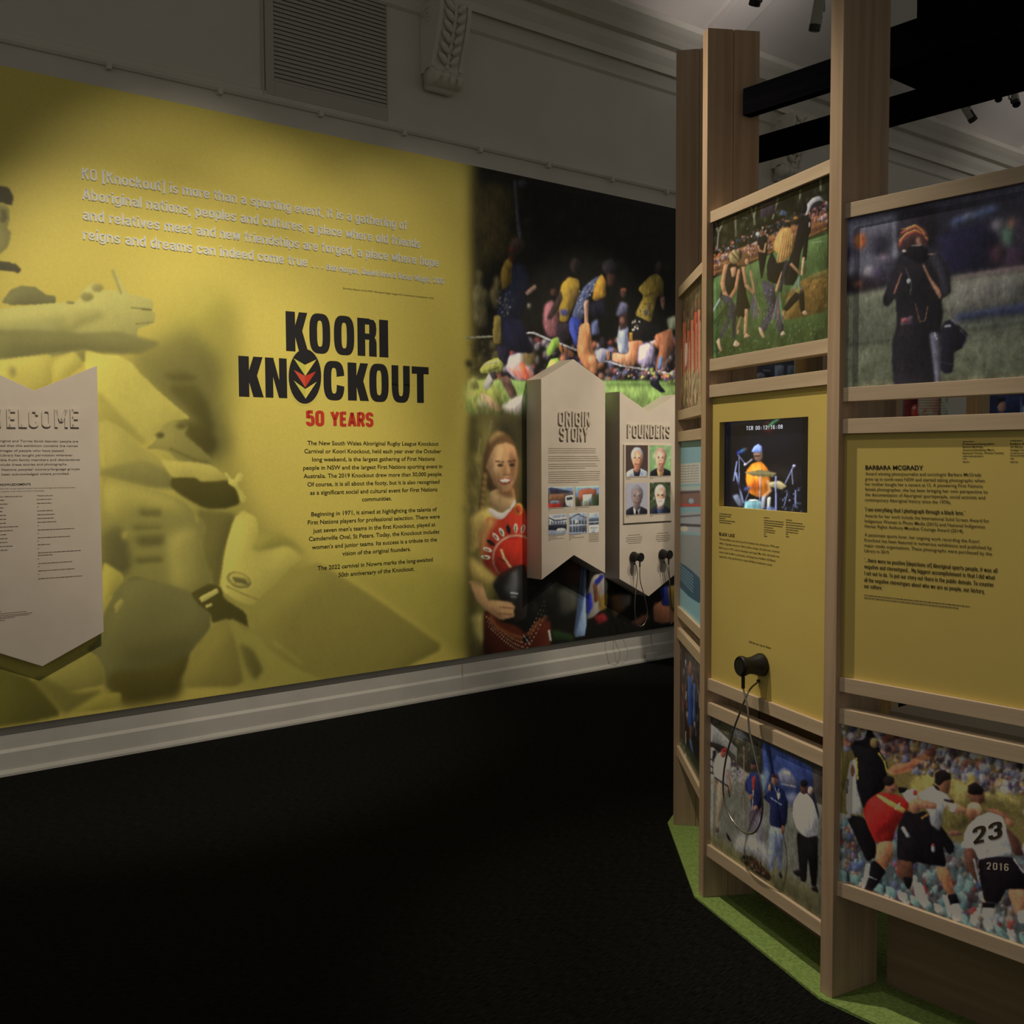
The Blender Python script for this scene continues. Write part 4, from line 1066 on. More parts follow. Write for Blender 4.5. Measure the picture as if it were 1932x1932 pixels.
# ---- founders board
f_xl, f_zt = WF.at(1169.3, 738.6, oy); f_xp, f_zn = WF.at(1225, 778, oy); _, f_zb = WF.at(1169.7, 1092.5, oy); _, f_zp = WF.at(1224.9, 1124.9, oy)
f_xr = 2 * f_xp - f_xl
fb = thing('founders_board', 'cream board with notched top headed FOUNDERS above four portraits', 'display board', WF, (f_xp, 0, f_zp))
MB().prism_y([(f_xp, f_zp), (f_xr, f_zb), (f_xr, f_zt), (f_xp, f_zn), (f_xl, f_zt), (f_xl, f_zb)], oy, MY - 0.0005).build('panel', M['board'], fb, bevel=0.0015)
q = Lines(WF, oy - 0.005, *KE)
q.narrow('FOUNDERS', (1250, 251), (1561, 253), 94, 0.14, 0.008, gap=0.11)
q.build('title_lettering', M['board'], fb, 'raised cream FOUNDERS letters')
a, b, c, d = rectpx(WF, oy - 0.012, *KE, (1228, 303), (1578, 858))
MB().box(a, b, oy - 0.012, oy, c, d).build('photo_card', M['board'], fb)


def portrait(bgc, hair, skin, beard=None, coat=(40, 38, 44), shirt=(150, 150, 160), tie=False, specs=False):
    def fn(A):
        x0, y0, w, h = A.box4
        P = lambda u, v: (x0 + u * w, y0 + v * h)
        sx, sy = w, h
        A.poly([P(0.0, 1.05), P(0.02, 0.88), P(0.3, 0.76), P(0.7, 0.76), P(0.98, 0.86), P(1, 1.05)], coat, 0.6)
        A.poly([P(0.38, 1.02), P(0.33, 0.78), P(0.5, 0.74), P(0.68, 0.78), P(0.62, 1.02)], shirt, 0.6)
        if tie: A.poly([P(0.46, 0.84), P(0.54, 0.84), P(0.56, 1.05), P(0.44, 1.05)], (20, 20, 24), 0.5)
        A.poly([P(0.38, 0.6), P(0.64, 0.6), P(0.66, 0.82), P(0.5, 0.9), P(0.36, 0.82)], tuple(v * 0.8 for v in skin), 0.8)
        A.ell(*P(0.51, 0.34), sx * 0.28, sy * 0.28, hair, 0.9)
        A.ell(*P(0.51, 0.45), sx * 0.235, sy * 0.28, skin, 0.7)
        A.ell(*P(0.58, 0.46), sx * 0.12, sy * 0.2, tuple(min(255, v * 1.1) for v in skin), 2)
        for e in (0.41, 0.6): A.ell(*P(e, 0.41), sx * 0.045, sy * 0.018, (50, 38, 34), 0.6)
        A.line([P(0.34, 0.37), P(0.46, 0.365)], 5, hair, 0.6); A.line([P(0.55, 0.365), P(0.67, 0.37)], 5, hair, 0.6)
        A.line([P(0.51, 0.42), P(0.5, 0.52), P(0.55, 0.53)], 4, tuple(v * 0.7 for v in skin), 0.7)
        if beard:
            A.poly([P(0.3, 0.5), P(0.4, 0.56), P(0.62, 0.56), P(0.73, 0.5), P(0.7, 0.7), P(0.58, 0.8), P(0.45, 0.8), P(0.34, 0.7)], beard, 0.9)
        A.line([P(0.42, 0.615), P(0.6, 0.61)], 6, (120, 64, 54), 0.6)
        if specs:
            for e in (0.41, 0.6): A.ell(*P(e, 0.42), sx * 0.075, sy * 0.04, (90, 76, 70), 0.5, 0.6)
    return fn


def pphoto(tl, br, base, fn):
    a, b, c, d = rectpx(WF, oy - 0.0132, *KE, tl, br)
    A = Art(WF, oy - 0.0132, a, b, c, d, 520, base, GB); A.cr(*KE)
    A.box4 = (tl[0], tl[1], br[0] - tl[0], br[1] - tl[1]); fn(A)
    A.build('photograph', fb, M['print'])


def green(fn):
    def g(A):
        A.crowd([(1400, 300), (1580, 300), (1580, 800), (1400, 800)], 30, 26, [(120, 160, 100), (150, 170, 130), (100, 140, 80)], 3, 5); fn(A)
    return g


def leafy(fn):
    def g(A):
        A.crowd([(1400, 570), (1580, 570), (1580, 720), (1400, 720)], 40, 14, [(60, 72, 46), (90, 100, 70), (36, 40, 30), (140, 146, 130)], 1, 5); fn(A)
    return g


pphoto((1240, 309), (1400, 533), (72, 56, 50), portrait(None, (150, 152, 158), (184, 128, 100), None, (150, 158, 176), (44, 40, 48)))
pphoto((1415, 310), (1568, 530), (126, 160, 104), green(portrait(None, (150, 120, 104), (188, 136, 112), None, (30, 28, 32), (170, 130, 84))))
pphoto((1240, 587), (1398, 809), (156, 152, 158), portrait(None, (110, 106, 108), (112, 96, 92), None, (32, 31, 36), (176, 174, 178), True))
pphoto((1415, 581), (1565, 802), (66, 76, 52), leafy(portrait(None, (176, 160, 150), (186, 138, 112), (206, 204, 204), (34, 36, 46), (60, 72, 100), False, True)))
rows = [((1240, 546), (1398, 543)), ((1240, 556), (1275, 556)), ((1415, 541), (1562, 539)), ((1415, 552), (1440, 552)), ((1240, 822), (1390, 818)), ((1240, 834), (1262, 834)), ((1415, 816), (1560, 812)), ((1415, 828), (1435, 828))]
greek(WF, oy - 0.013, *KE, rows, 5, 11).build('captions', M['greyink'], fb)
rows = [((1255, 968), (1346, 963)), ((1240, 985), (1358, 981)), ((1243, 999), (1358, 995)), ((1241, 1012), (1355, 1008)), ((1256, 1026), (1350, 1022)), ((1468, 953), (1552, 949)), ((1458, 971), (1562, 967)), ((1460, 985), (1560, 981)), ((1458, 999), (1563, 995)), ((1470, 1012), (1552, 1008))]
greek(WF, oy - 0.001, *KE, rows, 5.5, 12).build('listening_captions', M['greyink'], fb)


# ================================================================== EAR PIECES
def earpiece(fr, y, centre, label, group, relief, cord, hole, R=0.033, L=0.085, out=None):
    """cup standing off the face at local (x,z); cord given as local points"""
    x, z = centre
    t = thing('listening_earpiece', label, 'earpiece', fr, (x, y, z), group)
    prof = [(0.0, 0.0), (R * 0.98, 0.0), (R * 1.1, 0.004), (R * 1.12, 0.012), (R * 1.02, 0.022), (R * 0.86, 0.038), (R * 0.80, 0.052), (R * 0.84, 0.062), (R * 0.95, 0.070), (R, 0.076), (R * 0.98, 0.083), (R * 0.86, L), (R * 0.8, L - 0.004), (0.0, L - 0.006)]
    n = 28; mb = MB(); vs = []
    for r, d in prof:
        for k in range(n):
            an = 2 * PI * k / n
            vs.append((x + r * math.cos(an), y - d, z + r * math.sin(an)))
    fs = []
    for i in range(len(prof) - 1):
        for k in range(n):
            a, b = i * n + k, i * n + (k + 1) % n
            fs.append((a, b, b + n, a + n))
    mb.add(vs, fs); cup = mb.build('ear_cup', M['rubber'], t, smooth=True)
    MB().tube([(x, y - L + 0.007, z), (x, y - L + 0.001, z)], R * 0.74, 24).build('ear_grille', M['rubber'], cup)
    rl = MB(); top = (x, y - L * 0.82, z - R * 0.85); bot = (x, y - L * 0.82, relief[1])
    pts = [tuple(top[j] + (bot[j] - top[j]) * k / 14 for j in range(3)) for k in range(15)]
    rl.tube(pts, [0.0062 if k % 2 else 0.0052 for k in range(15)], 10); rl.build('strain_relief', M['rubber'], t)
    c = [bot] + cord
    MB().tube(spline(c), 0.0032, 8).build('cord', M['steel'], t, smooth=True, label='grey steel sheathed cord')
    gx, gz = hole
    MB().tube([(gx, y + 0.001, gz), (gx, y - 0.006, gz)], 0.006, 10).build('grommet', M['rubber'], t)
    return t


def spline(p, n=6):
    P = [np.array(q, float) for q in p]; out = []
    for i in range(len(P) - 1):
        a, b, c, d = P[max(i - 1, 0)], P[i], P[i + 1], P[min(i + 2, len(P) - 1)]
        for k in range(n):
            u = k / n
            out.append(tuple(0.5 * ((2 * b) + (c - a) * u + (2 * a - 5 * b + 4 * c - d) * u * u + (3 * b - a - 3 * c + d) * u ** 3)))
    out.append(tuple(P[-1]))
    return out


def cordpts(fr, crop, pts): return [(lambda q: (q[0], y, q[1]))(fr.at(crop[0] + px / crop[2], crop[1] + py / crop[2], y)) for px, py, y in pts]


cx, cz_ = WF.at(860 + 1300 / 3.8645, 760 + 1122 / 3.8645, oy - 0.012)
earpiece(WF, oy, (cx, cz_), 'black earpiece with cord hanging at the founders board, farther from the timber screen', 'listening earpieces on the founders board',
         WF.at(860 + 1335 / 3.8645, 760 + 1198 / 3.8645, oy - 0.07),
         cordpts(WF, KE, [(1345, 1300, oy - 0.06), (1378, 1420, oy - 0.05), (1395, 1510, oy - 0.04), (1386, 1590, oy - 0.04), (1352, 1629, oy - 0.04), (1318, 1600, oy - 0.04), (1305, 1500, oy - 0.04), (1311, 1380, oy - 0.04), (1325, 1260, oy - 0.04), (1316, 1190, oy - 0.025), (1300, 1172, oy)]),
         WF.at(860 + 1300 / 3.8645, 760 + 1172 / 3.8645, oy))
cx, cz_ = WF.at(860 + 1510 / 3.8645, 760 + 1103 / 3.8645, oy - 0.012)
earpiece(WF, oy, (cx, cz_), 'black earpiece with cord hanging at the founders board, right beside the timber screen', 'listening earpieces on the founders board',
         WF.at(860 + 1556 / 3.8645, 760 + 1178 / 3.8645, oy - 0.07),
         cordpts(WF, KE, [(1560, 1300, oy - 0.06), (1568, 1430, oy - 0.05), (1576, 1540, oy - 0.04), (1573, 1600, oy - 0.04), (1566, 1610, oy - 0.04), (1562, 1560, oy - 0.04), (1563, 1400, oy - 0.04), (1553, 1260, oy - 0.04), (1533, 1180, oy - 0.025), (1518, 1160, oy)]),
         WF.at(860 + 1518 / 3.8645, 760 + 1160 / 3.8645, oy))

# ================================================================== VENT, CORBELS, SOCKET
KV = (480, 0, 6.9)
a = WF.at(480 + 235 / 6.9, 60)[0]; b = WF.at(480 + 1707 / 6.9, 100)[0]; zv = WF.at(480 + 243 / 6.9, 1060 / 6.9)[1]
ol = WF.at(498, 60)[0]; orr = WF.at(480 + 1722 / 6.9, 200)[0]; zo = WF.at(480 + 130 / 6.9, 1225 / 6.9)[1]
ztop = zv + 0.80
vt = thing('air_vent', 'large louvred air vent painted to match the upper wall', 'vent', WF, ((a + b) / 2, 0, zo))
fm = MB().box(ol, a, -0.014, 0, zo, ztop + 0.05).box(b, orr, -0.014, 0, zo, ztop + 0.05).box(a, b, -0.014, 0, zo, zv).box(a, b, -0.014, 0, ztop, ztop + 0.05)
fm.box(ol - 0.02, ol - 0.008, -0.012, 0, zo - 0.01, ztop + 0.05)
fm.build('frame', M['vent'], vt, bevel=0.002)
MB().box(a, b, -0.003, -0.0005, zv, ztop).build('duct_back', M['ventdark'], vt)
sl = MB(); n = 33; dz = (ztop - zv) / n
for i in range(n):
    z = zv + i * dz
    sl.prism_x([(-0.012, z + 0.002), (-0.0105, z + 0.001), (-0.003, z + dz * 0.93), (-0.0045, z + dz * 0.95)], a, b)
sl.build('louvres', M['vent'], vt)


def corbel(u0, zlo, ztop, label):
    w = 0.235
    t = thing('corbel', label, 'corbel', WF, (u0 + w / 2, 0, zlo), 'plaster corbels under the cornice')
    H = ztop - zlo
    prof = [(-0.001, 1.0), (-0.20, 1.0), (-0.215, 0.93), (-0.21, 0.80), (-0.19, 0.66), (-0.165, 0.52), (-0.14, 0.40), (-0.12, 0.28), (-0.115, 0.22), (-0.10, 0.18), (-0.001, 0.18)]
    body = MB().prism_x([(y, zlo + H * v) for y, v in prof], u0, u0 + w).build('scroll_body', M['plaster'], t, bevel=0.004)
    # raised rim on both edges of the face and a centre vein
    mb = MB()
    for xa, xb, lift in ((u0, u0 + 0.03, 0.012), (u0 + w - 0.03, u0 + w, 0.012), (u0 + w / 2 - 0.012, u0 + w / 2 + 0.012, 0.016)):
        f = [(y - lift, zlo + H * v) for y, v in prof[1:9]]; k = [(y + 0.01, zlo + H * v) for y, v in prof[1:9]]
        mb.prism_x(f + k[::-1], xa, xb)
    mb.build('rim', M['plaster'], body, bevel=0.003)
    # acanthus lobes
    lf = MB()
    for k in range(6):
        v = 0.90 - k * 0.115
        y = np.interp(v, [p[1] for p in prof[1:9]][::-1], [p[0] for p in prof[1:9]][::-1])
        for sgn in (-1, 1):
            x0 = u0 + w / 2 + sgn * 0.016; x1 = u0 + w / 2 + sgn * 0.078
            z0 = zlo + H * v
            pts = []
            for s_ in range(5):
                q_ = s_ / 4
                pts.append((x0 + (x1 - x0) * q_, y - 0.006 - 0.012 * math.sin(q_ * PI), z0 - 0.030 * H / 0.6 + 0.062 * q_))
            lf.tube(pts, [0.013, 0.019, 0.020, 0.015, 0.006], 8)
    lf.build('acanthus_leaf', M['plaster'], body, smooth=True)
    # volutes on the cheek and the rolled foot
    vo = MB()
    pts = [(u0 - 0.002, -0.085 + math.cos(k * 0.5) * (0.055 - k * 0.0022), zlo + H * 0.84 + math.sin(k * 0.5) * (0.055 - k * 0.0022)) for k in range(22)]
    vo.tube(pts, 0.006, 6); vo.build('volute', M['plaster'], body, smooth=True)
    ft = MB()
    ft.tube([(u0 + 0.0, -0.085, zlo + H * 0.12), (u0 + w, -0.085, zlo + H * 0.12)], 0.052, 14)
    ft.tube([(u0 + 0.02, -0.04, zlo + H * 0.05), (u0 + w - 0.02, -0.04, zlo + H * 0.05)], 0.038, 12)
    for k in range(4):
        ft.tube([(u0 + 0.03 + k * 0.058, -0.12, zlo + H * 0.18), (u0 + 0.03 + k * 0.058, -0.142, zlo + H * 0.10), (u0 + 0.03 + k * 0.058, -0.11, zlo + H * 0.03)], [0.014, 0.024, 0.012], 8)
    ft.build('foot_scroll', M['plaster'], t, smooth=True)
    return t


corbel(3.567, 3.84, z3 - 0.04, 'ornate plaster corbel beside the air vent')
uc = WF.at(1455, 250, -0.0)[0]
corbel(uc, 3.84, z3 - 0.04, 'ornate plaster corbel seen between the black beams')
us, zs = WF.at(1218, 1240, -0.03)
ue = WF.at(1238, 1236, -0.03)[0]
tag(MB().box(us, ue, -0.045, -0.0262, 0.012, 0.065).build('wall_socket', M['white'], None, bevel=0.003, mtx=WF.M), 'small white socket low on the skirting below the founders board', 'socket')

# ================================================================== CEILING SPOTLIGHTS
def fixture(px, py, dist, aim, label, L=0.2, R=0.034):
    d = FW + RT * (px - 966) / F - UP * (py - 966) / F
    p = EYEP + d * dist
    a = np.array(aim, float) - p; a /= np.linalg.norm(a)
    fr = Fr((0, 0), (1, 0, 0)); fr.O = np.zeros(3)
    t = thing('spotlight', label, 'spotlight', fr, tuple(p), 'grey spotlights hung under the vault')
    c0 = p - a * L
    hs = MB().tube([c0, c0 + a * 0.012, p - a * 0.035], [R * 0.8, R, R], 18).build('lamp_housing', M['fixture'], t, smooth=False)
    MB().tube([p - a * 0.035, p, p + a * 0.004], [R * 1.06, R * 1.06, R * 0.9], 18).build('snoot', M['rubber'], hs)
    m = p - a * (L * 0.6); side = np.cross(a, (0, 0, 1)); side /= np.linalg.norm(side)
    up = np.array([0, 0, 1.0])
    top = m + up * 0.9
    MB().tube([m + side * R, m + side * (R + 0.018), m + side * (R + 0.018) + up * 0.11, m + up * 0.13, top], 0.007, 8).build('hanger', M['fixture'], t)
    k = p - a * 0.02 + side * (R + 0.006)
    MB().tube([k, k - a * 0.07], 0.006, 6).build('focus_knob', M['rubber'], hs)
    return t


fixture(1423, 10, 6.2, (0.9, 8.5, 1.0), 'grey spotlight cut by the top of the photo above the second upright')
fixture(1536, 58, 6.4, (1.2, 8.0, -2.0), 'grey spotlight left of the tallest upright')
fixture(1837, 228, 8.2, (6.5, 9.0, 0.5), 'grey spotlight with black snoot below the black canopy beam')
fixture(1884, 188, 8.6, (3.0, 6.0, 0.5), 'small spotlight tucked under the canopy beam, second from right edge', 0.12, 0.028)
fixture(1918, 197, 8.4, (3.2, 5.0, 0.0), 'small spotlight at the right edge below the canopy beam', 0.14, 0.03)

# ================================================================== THE TIMBER ENCLOSURE
RC = 2.0188
CT = np.array([2.654, 3.843, 0.0])
PW, PD = 0.045, 0.185


def fin_angle(i): return 80.5 + (2 - i) * 20.4 + {-1: 4.0, -3: -4.3, -4: -4.0}.get(i, 0.0)


def corner(i): return CT - RC * hd(fin_angle(i))


class Bay(Fr):
    """bay between upright i (left) and i+1 (right); x along the face, y inward"""
    def __init__(s, i):
        az = (fin_angle(i) + fin_angle(i + 1)) / 2 - 90
        super().__init__(corner(i)[:2], hd(az + 180))


class Fin(Fr):
    def __init__(s, i): super().__init__(corner(i)[:2], hd(fin_angle(i) + 90))


frame = thing('timber_screen', 'ring of tall oak uprights with rails, open timber exhibition enclosure on green felt', 'exhibition screen', Fr(CT[:2], (1, 0, 0)), (0, 0, 0))
INV = Matrix(frame.matrix_world).inverted()


def framed(o, fr, org):
    """hang a part built in its own frame on the enclosure"""
    o.parent = frame
    o.matrix_world = fr.M @ Matrix.Translation(Vector(org))
    o.matrix_local = INV @ fr.M @ Matrix.Translation(Vector(org))
    BASE[o.name] = np.zeros(3)
    return o


HT = {1: 3.18, 2: 2.977, 3: 3.5, 4: 3.2, 0: 2.62, -1: 2.6, -2: 2.7, -3: 2.75, -4: 2.7}
for i, h in HT.items():
    f = Fin(i)
    mb = MB()
    if i == 3: mb.box(-PW, 0, 0, PD, 0, h)
    else: mb.box(-PW, 0, 0, 0.0915, 0, h).box(-PW, 0, 0.0935, PD, 0, h).box(-PW + 0.004, -0.004, 0.0905, 0.0945, 0, h - 0.004)
    framed(mb.build('upright', M['wood_v'], None, bevel=0.0012), f, (0, 0, 0.0085))


def rail_at(bay, z0, z1, name='rail'):
    b = Bay(bay)
    return framed(MB().box(0.0, 0.669, 0, 0.042, 0, z1 - z0).build(name, M['wood_h'], None, bevel=0.001), b, (0.0005, 0.012, z0))


LOW = ((2.20, 2.24), (1.70, 1.739), (1.612, 1.653), (0.891, 0.932), (0.80, 0.843), (0.306, 0.347))
HIGH = ((2.34, 2.378), (1.841, 1.882), (1.752, 1.794), (0.743, 0.784), (0.656, 0.700), (0.156, 0.198))
for bay, rails in ((1, LOW), (2, HIGH), (3, LOW), (0, HIGH)):
    for a, b in rails: rail_at(bay, a, b)
for bay in (-1, -2, -4):
    for a, b in ((2.20, 2.24), (1.50, 1.54)): rail_at(bay, a, b)

# ---- green felt under the ring
pl = []
for k in range(-6, 12):
    an = 80.5 + (2 - k) * 20.4
    c = CT - RC * hd(an) - hd(an + 90) * PW * 0.5
    r = CT - (CT - c) * 1.012
    pl.append((r[0], r[1]))
ccw = sum(pl[i][0] * pl[(i + 1) % 18][1] - pl[(i + 1) % 18][0] * pl[i][1] for i in range(18)) > 0
if not ccw: pl = pl[::-1]
mat_mb = MB(); n = len(pl)
cxm, cym = CT[0], CT[1]
mat_mb.add([(x - cxm, y - cym, 0.0) for x, y in pl] + [(x - cxm, y - cym, 0.008) for x, y in pl], [tuple(reversed(range(n))), tuple(range(n, 2 * n))] + [(i, (i + 1) % n, (i + 1) % n + n, i + n) for i in range(n)])
tag(mat_mb.build('floor_mat', M['turf'], None, mtx=Matrix.Translation((cxm, cym, 0.0005))), 'bright green felt mat under the timber enclosure', 'mat')

# ---- black canopy beams, parallel to the third bay
HX = hd(140.3); HY = hd(50.3)
BF = Fr((0, 0), HX); BF.O = np.zeros(3)
BF.M = Matrix(((BF.ex[0], BF.ey[0], 0, 0), (BF.ex[1], BF.ey[1], 0, 0), (0, 0, 1, 0), (0, 0, 0, 1)))
ZB, ZT = 2.697, 2.785
cb = thing('canopy', 'black stained beam canopy above the timber enclosure', 'canopy', BF, (0, 2.9, ZB))
xs = lambda px, py, z, s_: BF.at(px, py, s_)[0]
fin2 = corner(2); x_start = (fin2 + hd(80.5) * 0.125) @ BF.ex + 0.012
MB().box(x_start, 3.2, 2.846, 2.886, ZB, ZT).build('beam', M['black'], cb)
x_b = (CT - RC * hd(101)) @ BF.ex - 0.4
b2s = BF.at(1423, 300, 3.353)[0] - 0.35
z_b2 = BF.at(1423, 258.8, 3.313)[1]
MB().box(b2s, 3.4, 3.313, 3.353, ZB, z_b2).build('beam', M['black'], cb)
# cross beam joining the two, and the boarded bays to its right
d = FW + RT * (1690 - 966) / F - UP * (152 - 966) / F
w = EYEP + d * ((ZB - EYE) / d[2])
xc = float(w @ BF.ex)
MB().box(xc, xc + 0.05, 2.886, 3.313, ZB, ZT).build('cross_beam', M['black'], cb)
MB().box(xc + 0.05, 3.2, 2.886, 3.313, ZT - 0.02, ZT).build('roof_board', M['black'], cb)
z_up = BF.at(1669, 54.4, 2.846)[1]
x3 = BF.at(1650, 60, 2.846)[0]
MB().box(x3, 3.2, 2.85, 2.90, ZT + 0.001, z_up).build('beam', M['black'], cb)
xq, zq = BF.at(1728, 20, 2.846)
MB().box(xq, 3.2, 2.852, 3.0, z_up, z_up + 0.35).build('fascia_board', M['black'], cb)


# ================================================================== PANELS IN THE BAYS
G2T = (0.60, 0.535, 0.43); G2L = (0.37, 0.33, 0.27); G1 = (0.36, 0.32, 0.25); G3T = (0.22, 0.20, 0.17); G3L = (0.28, 0.245, 0.20)
PY = 0.024          # face of the prints
XE = 0.668


def panel(bay, z0, z1, name, label, res, base, gain, m, fn, cat='photo panel', mot=0.0):
    b = Bay(bay)
    t = thing(name, label, cat, b, (XE / 2, PY + 0.006, z0))
    MB().box(0.002, XE, PY + 0.0006, PY + 0.012, z0 + 0.0005, z1 - 0.0005).build('backing_board', M['boardside'], t)
    A = Art(b, PY, 0.002, XE, z0 + 0.0005, z1 - 0.0005, res, base, gain); fn(A)
    if mot: A.mottle(mot, 1.5)
    A.build('printed_picture', t, M[m])
    return t, b


SK = (150, 112, 82)
KF = (1260, 300, 4.3906)


def dancers(A):
    A.cr(*KF)
    A.crowd([(330, 540), (1320, 130), (1320, 420), (330, 880)], 160, 30, [(30, 32, 22), (20, 20, 14), (44, 46, 34), (26, 24, 24), (52, 54, 40)], 2, 2)
    A.crowd([(500, 480), (1000, 300), (1000, 480), (500, 640)], 40, 6, [(150, 150, 150), (90, 96, 96), (60, 66, 60)], 0.6, 3)
    for L in ([(395, 530), (420, 620), (410, 740)], [(465, 508), (425, 600)], [(690, 405), (715, 480), (722, 545)], [(732, 395), (715, 480)], [(912, 325), (868, 495)], [(560, 480), (566, 640)], [(1100, 260), (1095, 330)], [(1265, 160), (1268, 260)]):
        A.line(L, 16, (112, 108, 88), 0.8, 0.85)
    A.poly([(762, 378), (897, 322), (887, 450), (768, 500)], (56, 47, 56), 0.6, 1, 0, False)
    A.poly([(345, 975), (345, 820), (740, 690), (900, 605), (1320, 420), (1320, 600), (1170, 655), (870, 765), (700, 855), (440, 955)], (112, 74, 54), 1.2)
    for k in range(5): A.line([(350, 850 + k * 26), (740, 700 + k * 30), (1320, 450 + k * 30)], 8, [(150, 112, 60), (80, 50, 42)][k % 2], 0.6, 0.8)
    A.crowd([(345, 760), (1320, 330), (1320, 440), (345, 880)], 120, 15, [(60, 48, 60), (150, 140, 140), (30, 28, 40), (120, 80, 70), (40, 60, 90), (160, 90, 60)], 0.6, 4)
    A.crowd([(345, 840), (900, 620), (900, 720), (345, 930)], 60, 14, [(140, 110, 104), (60, 40, 40), (170, 150, 150), (90, 60, 50)], 0.6, 6)
    A.poly([(1138, 470), (1145, 380), (1200, 320), (1258, 305), (1295, 352), (1245, 345), (1192, 385), (1165, 455)], (138, 138, 142), 0.8); A.poly([(1175, 440), (1200, 370), (1250, 345), (1290, 360), (1290, 430)], (30, 28, 32), 1)
    A.crowd([(1190, 420), (1320, 360), (1320, 520), (1190, 520)], 50, 13, [(170, 120, 120), (150, 150, 160), (60, 40, 50), (120, 60, 60)], 0.6, 5)
    A.poly([(920, 465), (942, 420), (990, 440), (985, 470)], (66, 78, 100), 0.8)
    A.poly([(330, 1010), (440, 957), (700, 862), (880, 770), (1170, 652), (1325, 590), (1325, 1500), (325, 1660)], (74, 94, 56), 1, 1, 0, False)
    A.poly([(330, 1300), (600, 1380), (900, 1330), (1325, 1250), (1325, 1500), (325, 1660)], (56, 72, 42), 8)
    A.poly([(945, 1325), (1000, 1100), (1130, 990), (1325, 915), (1325, 1260), (1000, 1332)], (108, 84, 46), 2); A.poly([(1150, 980), (1325, 910), (1325, 970), (1150, 1010)], (92, 84, 50), 2)
    A.crowd([(960, 1080), (1320, 960), (1320, 1250), (960, 1320)], 60, 16, [(120, 94, 54), (92, 70, 38), (84, 66, 36)], 1.5, 7)
    A.line([(335, 1325), (432, 1158)], 15, (146, 158, 150), 0.7); A.line([(1190, 695), (1290, 682)], 8, (120, 132, 100), 0.7)
    A.crowd([(335, 1450), (1310, 1330), (1310, 1480), (335, 1640)], 150, 12, [(66, 84, 48), (48, 62, 36), (84, 100, 60)], 1, 8)
    bl = (23, 20, 24)
    # man standing back
    A.ell(780, 612, 20, 28, (96, 66, 52), 0.6); A.ell(745, 622, 18, 20, (150, 150, 146), 0.6); A.poly([(738, 650), (825, 628), (825, 780), (815, 830), (802, 900), (775, 1010), (755, 860)], bl, 0.7)
    A.line([(748, 720), (760, 760), (800, 770), (812, 700)], 18, (140, 104, 76), 0.6)
    # man in black striding behind
    A.poly([(1085, 520), (1120, 470), (1190, 490), (1185, 600), (1130, 700), (1100, 780), (1085, 900), (1065, 1045), (960, 1045), (975, 920), (1050, 700)], bl, 0.7); A.ell(1126, 400, 28, 58, (24, 22, 24), 0.7)
    A.ell(1060, 500, 34, 46, (36, 30, 30), 1); A.ell(1060, 490, 22, 14, (130, 96, 50), 1); A.ell(985, 540, 34, 60, (32, 28, 30), 1); A.ell(990, 515, 24, 10, (120, 90, 60), 0.8)
    A.line([(1150, 620), (1130, 830)], 34, bl, 0.7); A.line([(1125, 820), (1112, 955)], 22, (168, 136, 108), 0.6); A.line([(1020, 870), (1090, 945)], 24, SK, 0.6)
    A.poly([(1065, 1095), (1000, 1170), (955, 1240), (985, 1265), (1095, 1150)], bl, 0.7); A.poly([(1078, 1095), (1128, 1080), (1135, 1262), (1098, 1265)], bl, 0.7)
    A.poly([(945, 1260), (970, 1255), (975, 1312), (950, 1300)], SK, 0.6); A.poly([(1110, 1270), (1135, 1250), (1160, 1285), (1130, 1300)], (184, 152, 124), 0.6); A.ell(1174, 545, 8, 24, (150, 130, 130), 0.6)
    # woman with big hair
    A.poly([(860, 760), (900, 850), (985, 850), (1005, 900), (945, 1025), (880, 1035), (825, 1000), (818, 880)], bl, 0.7)
    A.poly([(775, 1000), (880, 1040), (895, 1150), (880, 1280), (805, 1435), (755, 1400), (850, 1240), (798, 1120)], (62, 58, 68), 0.7); A.poly([(890, 1290), (952, 1285), (962, 1420), (914, 1445)], (58, 54, 64), 0.7)
    A.crowd([(790, 1020), (890, 1060), (880, 1300), (800, 1400)], 60, 8, [(110, 108, 116), (36, 32, 40), (84, 82, 92)], 0.5, 9)
    A.line([(950, 940), (915, 1040), (900, 1090)], 26, SK, 0.6); A.line([(985, 850), (945, 1000), (930, 1090)], 30, (44, 40, 48), 0.6)
    A.poly([(895, 640), (940, 572), (1010, 560), (1050, 640), (1048, 720), (1022, 800), (950, 855), (905, 862), (915, 780), (865, 750)], (160, 122, 74), 1)
    for k in range(12): A.line([(960 + k * 7, 590 + k * 3), (900 + k * 12, 860 - k * 8)], 5, [(196, 158, 104), (120, 86, 50)][k % 2], 0.5, 0.8)
    A.poly([(748, 1390), (775, 1400), (805, 1478), (785, 1484), (760, 1440)], (180, 144, 116), 0.6); A.poly([(930, 1455), (955, 1420), (976, 1452), (945, 1464)], (190, 160, 136), 0.6)
    # pair on the left
    A.poly([(590, 900), (640, 890), (645, 1100), (682, 1230), (660, 1290), (600, 1325), (560, 1290)], (25, 22, 23), 0.7); A.ell(640, 830, 36, 60, (84, 62, 42), 0.8); A.ell(655, 850, 18, 26, (150, 112, 90), 0.7)
    A.line([(622, 900), (650, 1050), (712, 1112)], 28, SK, 0.6); A.line([(685, 930), (716, 1100)], 20, (150, 116, 90), 0.6)
    A.line([(652, 1250), (642, 1450)], 30, (158, 122, 90), 0.6); A.poly([(625, 1480), (650, 1440), (690, 1470), (650, 1482)], (176, 140, 110), 0.6); A.line([(605, 1310), (574, 1420)], 22, (120, 90, 66), 0.6); A.poly([(568, 1440), (585, 1410), (598, 1450), (575, 1455)], (150, 116, 92), 0.6)
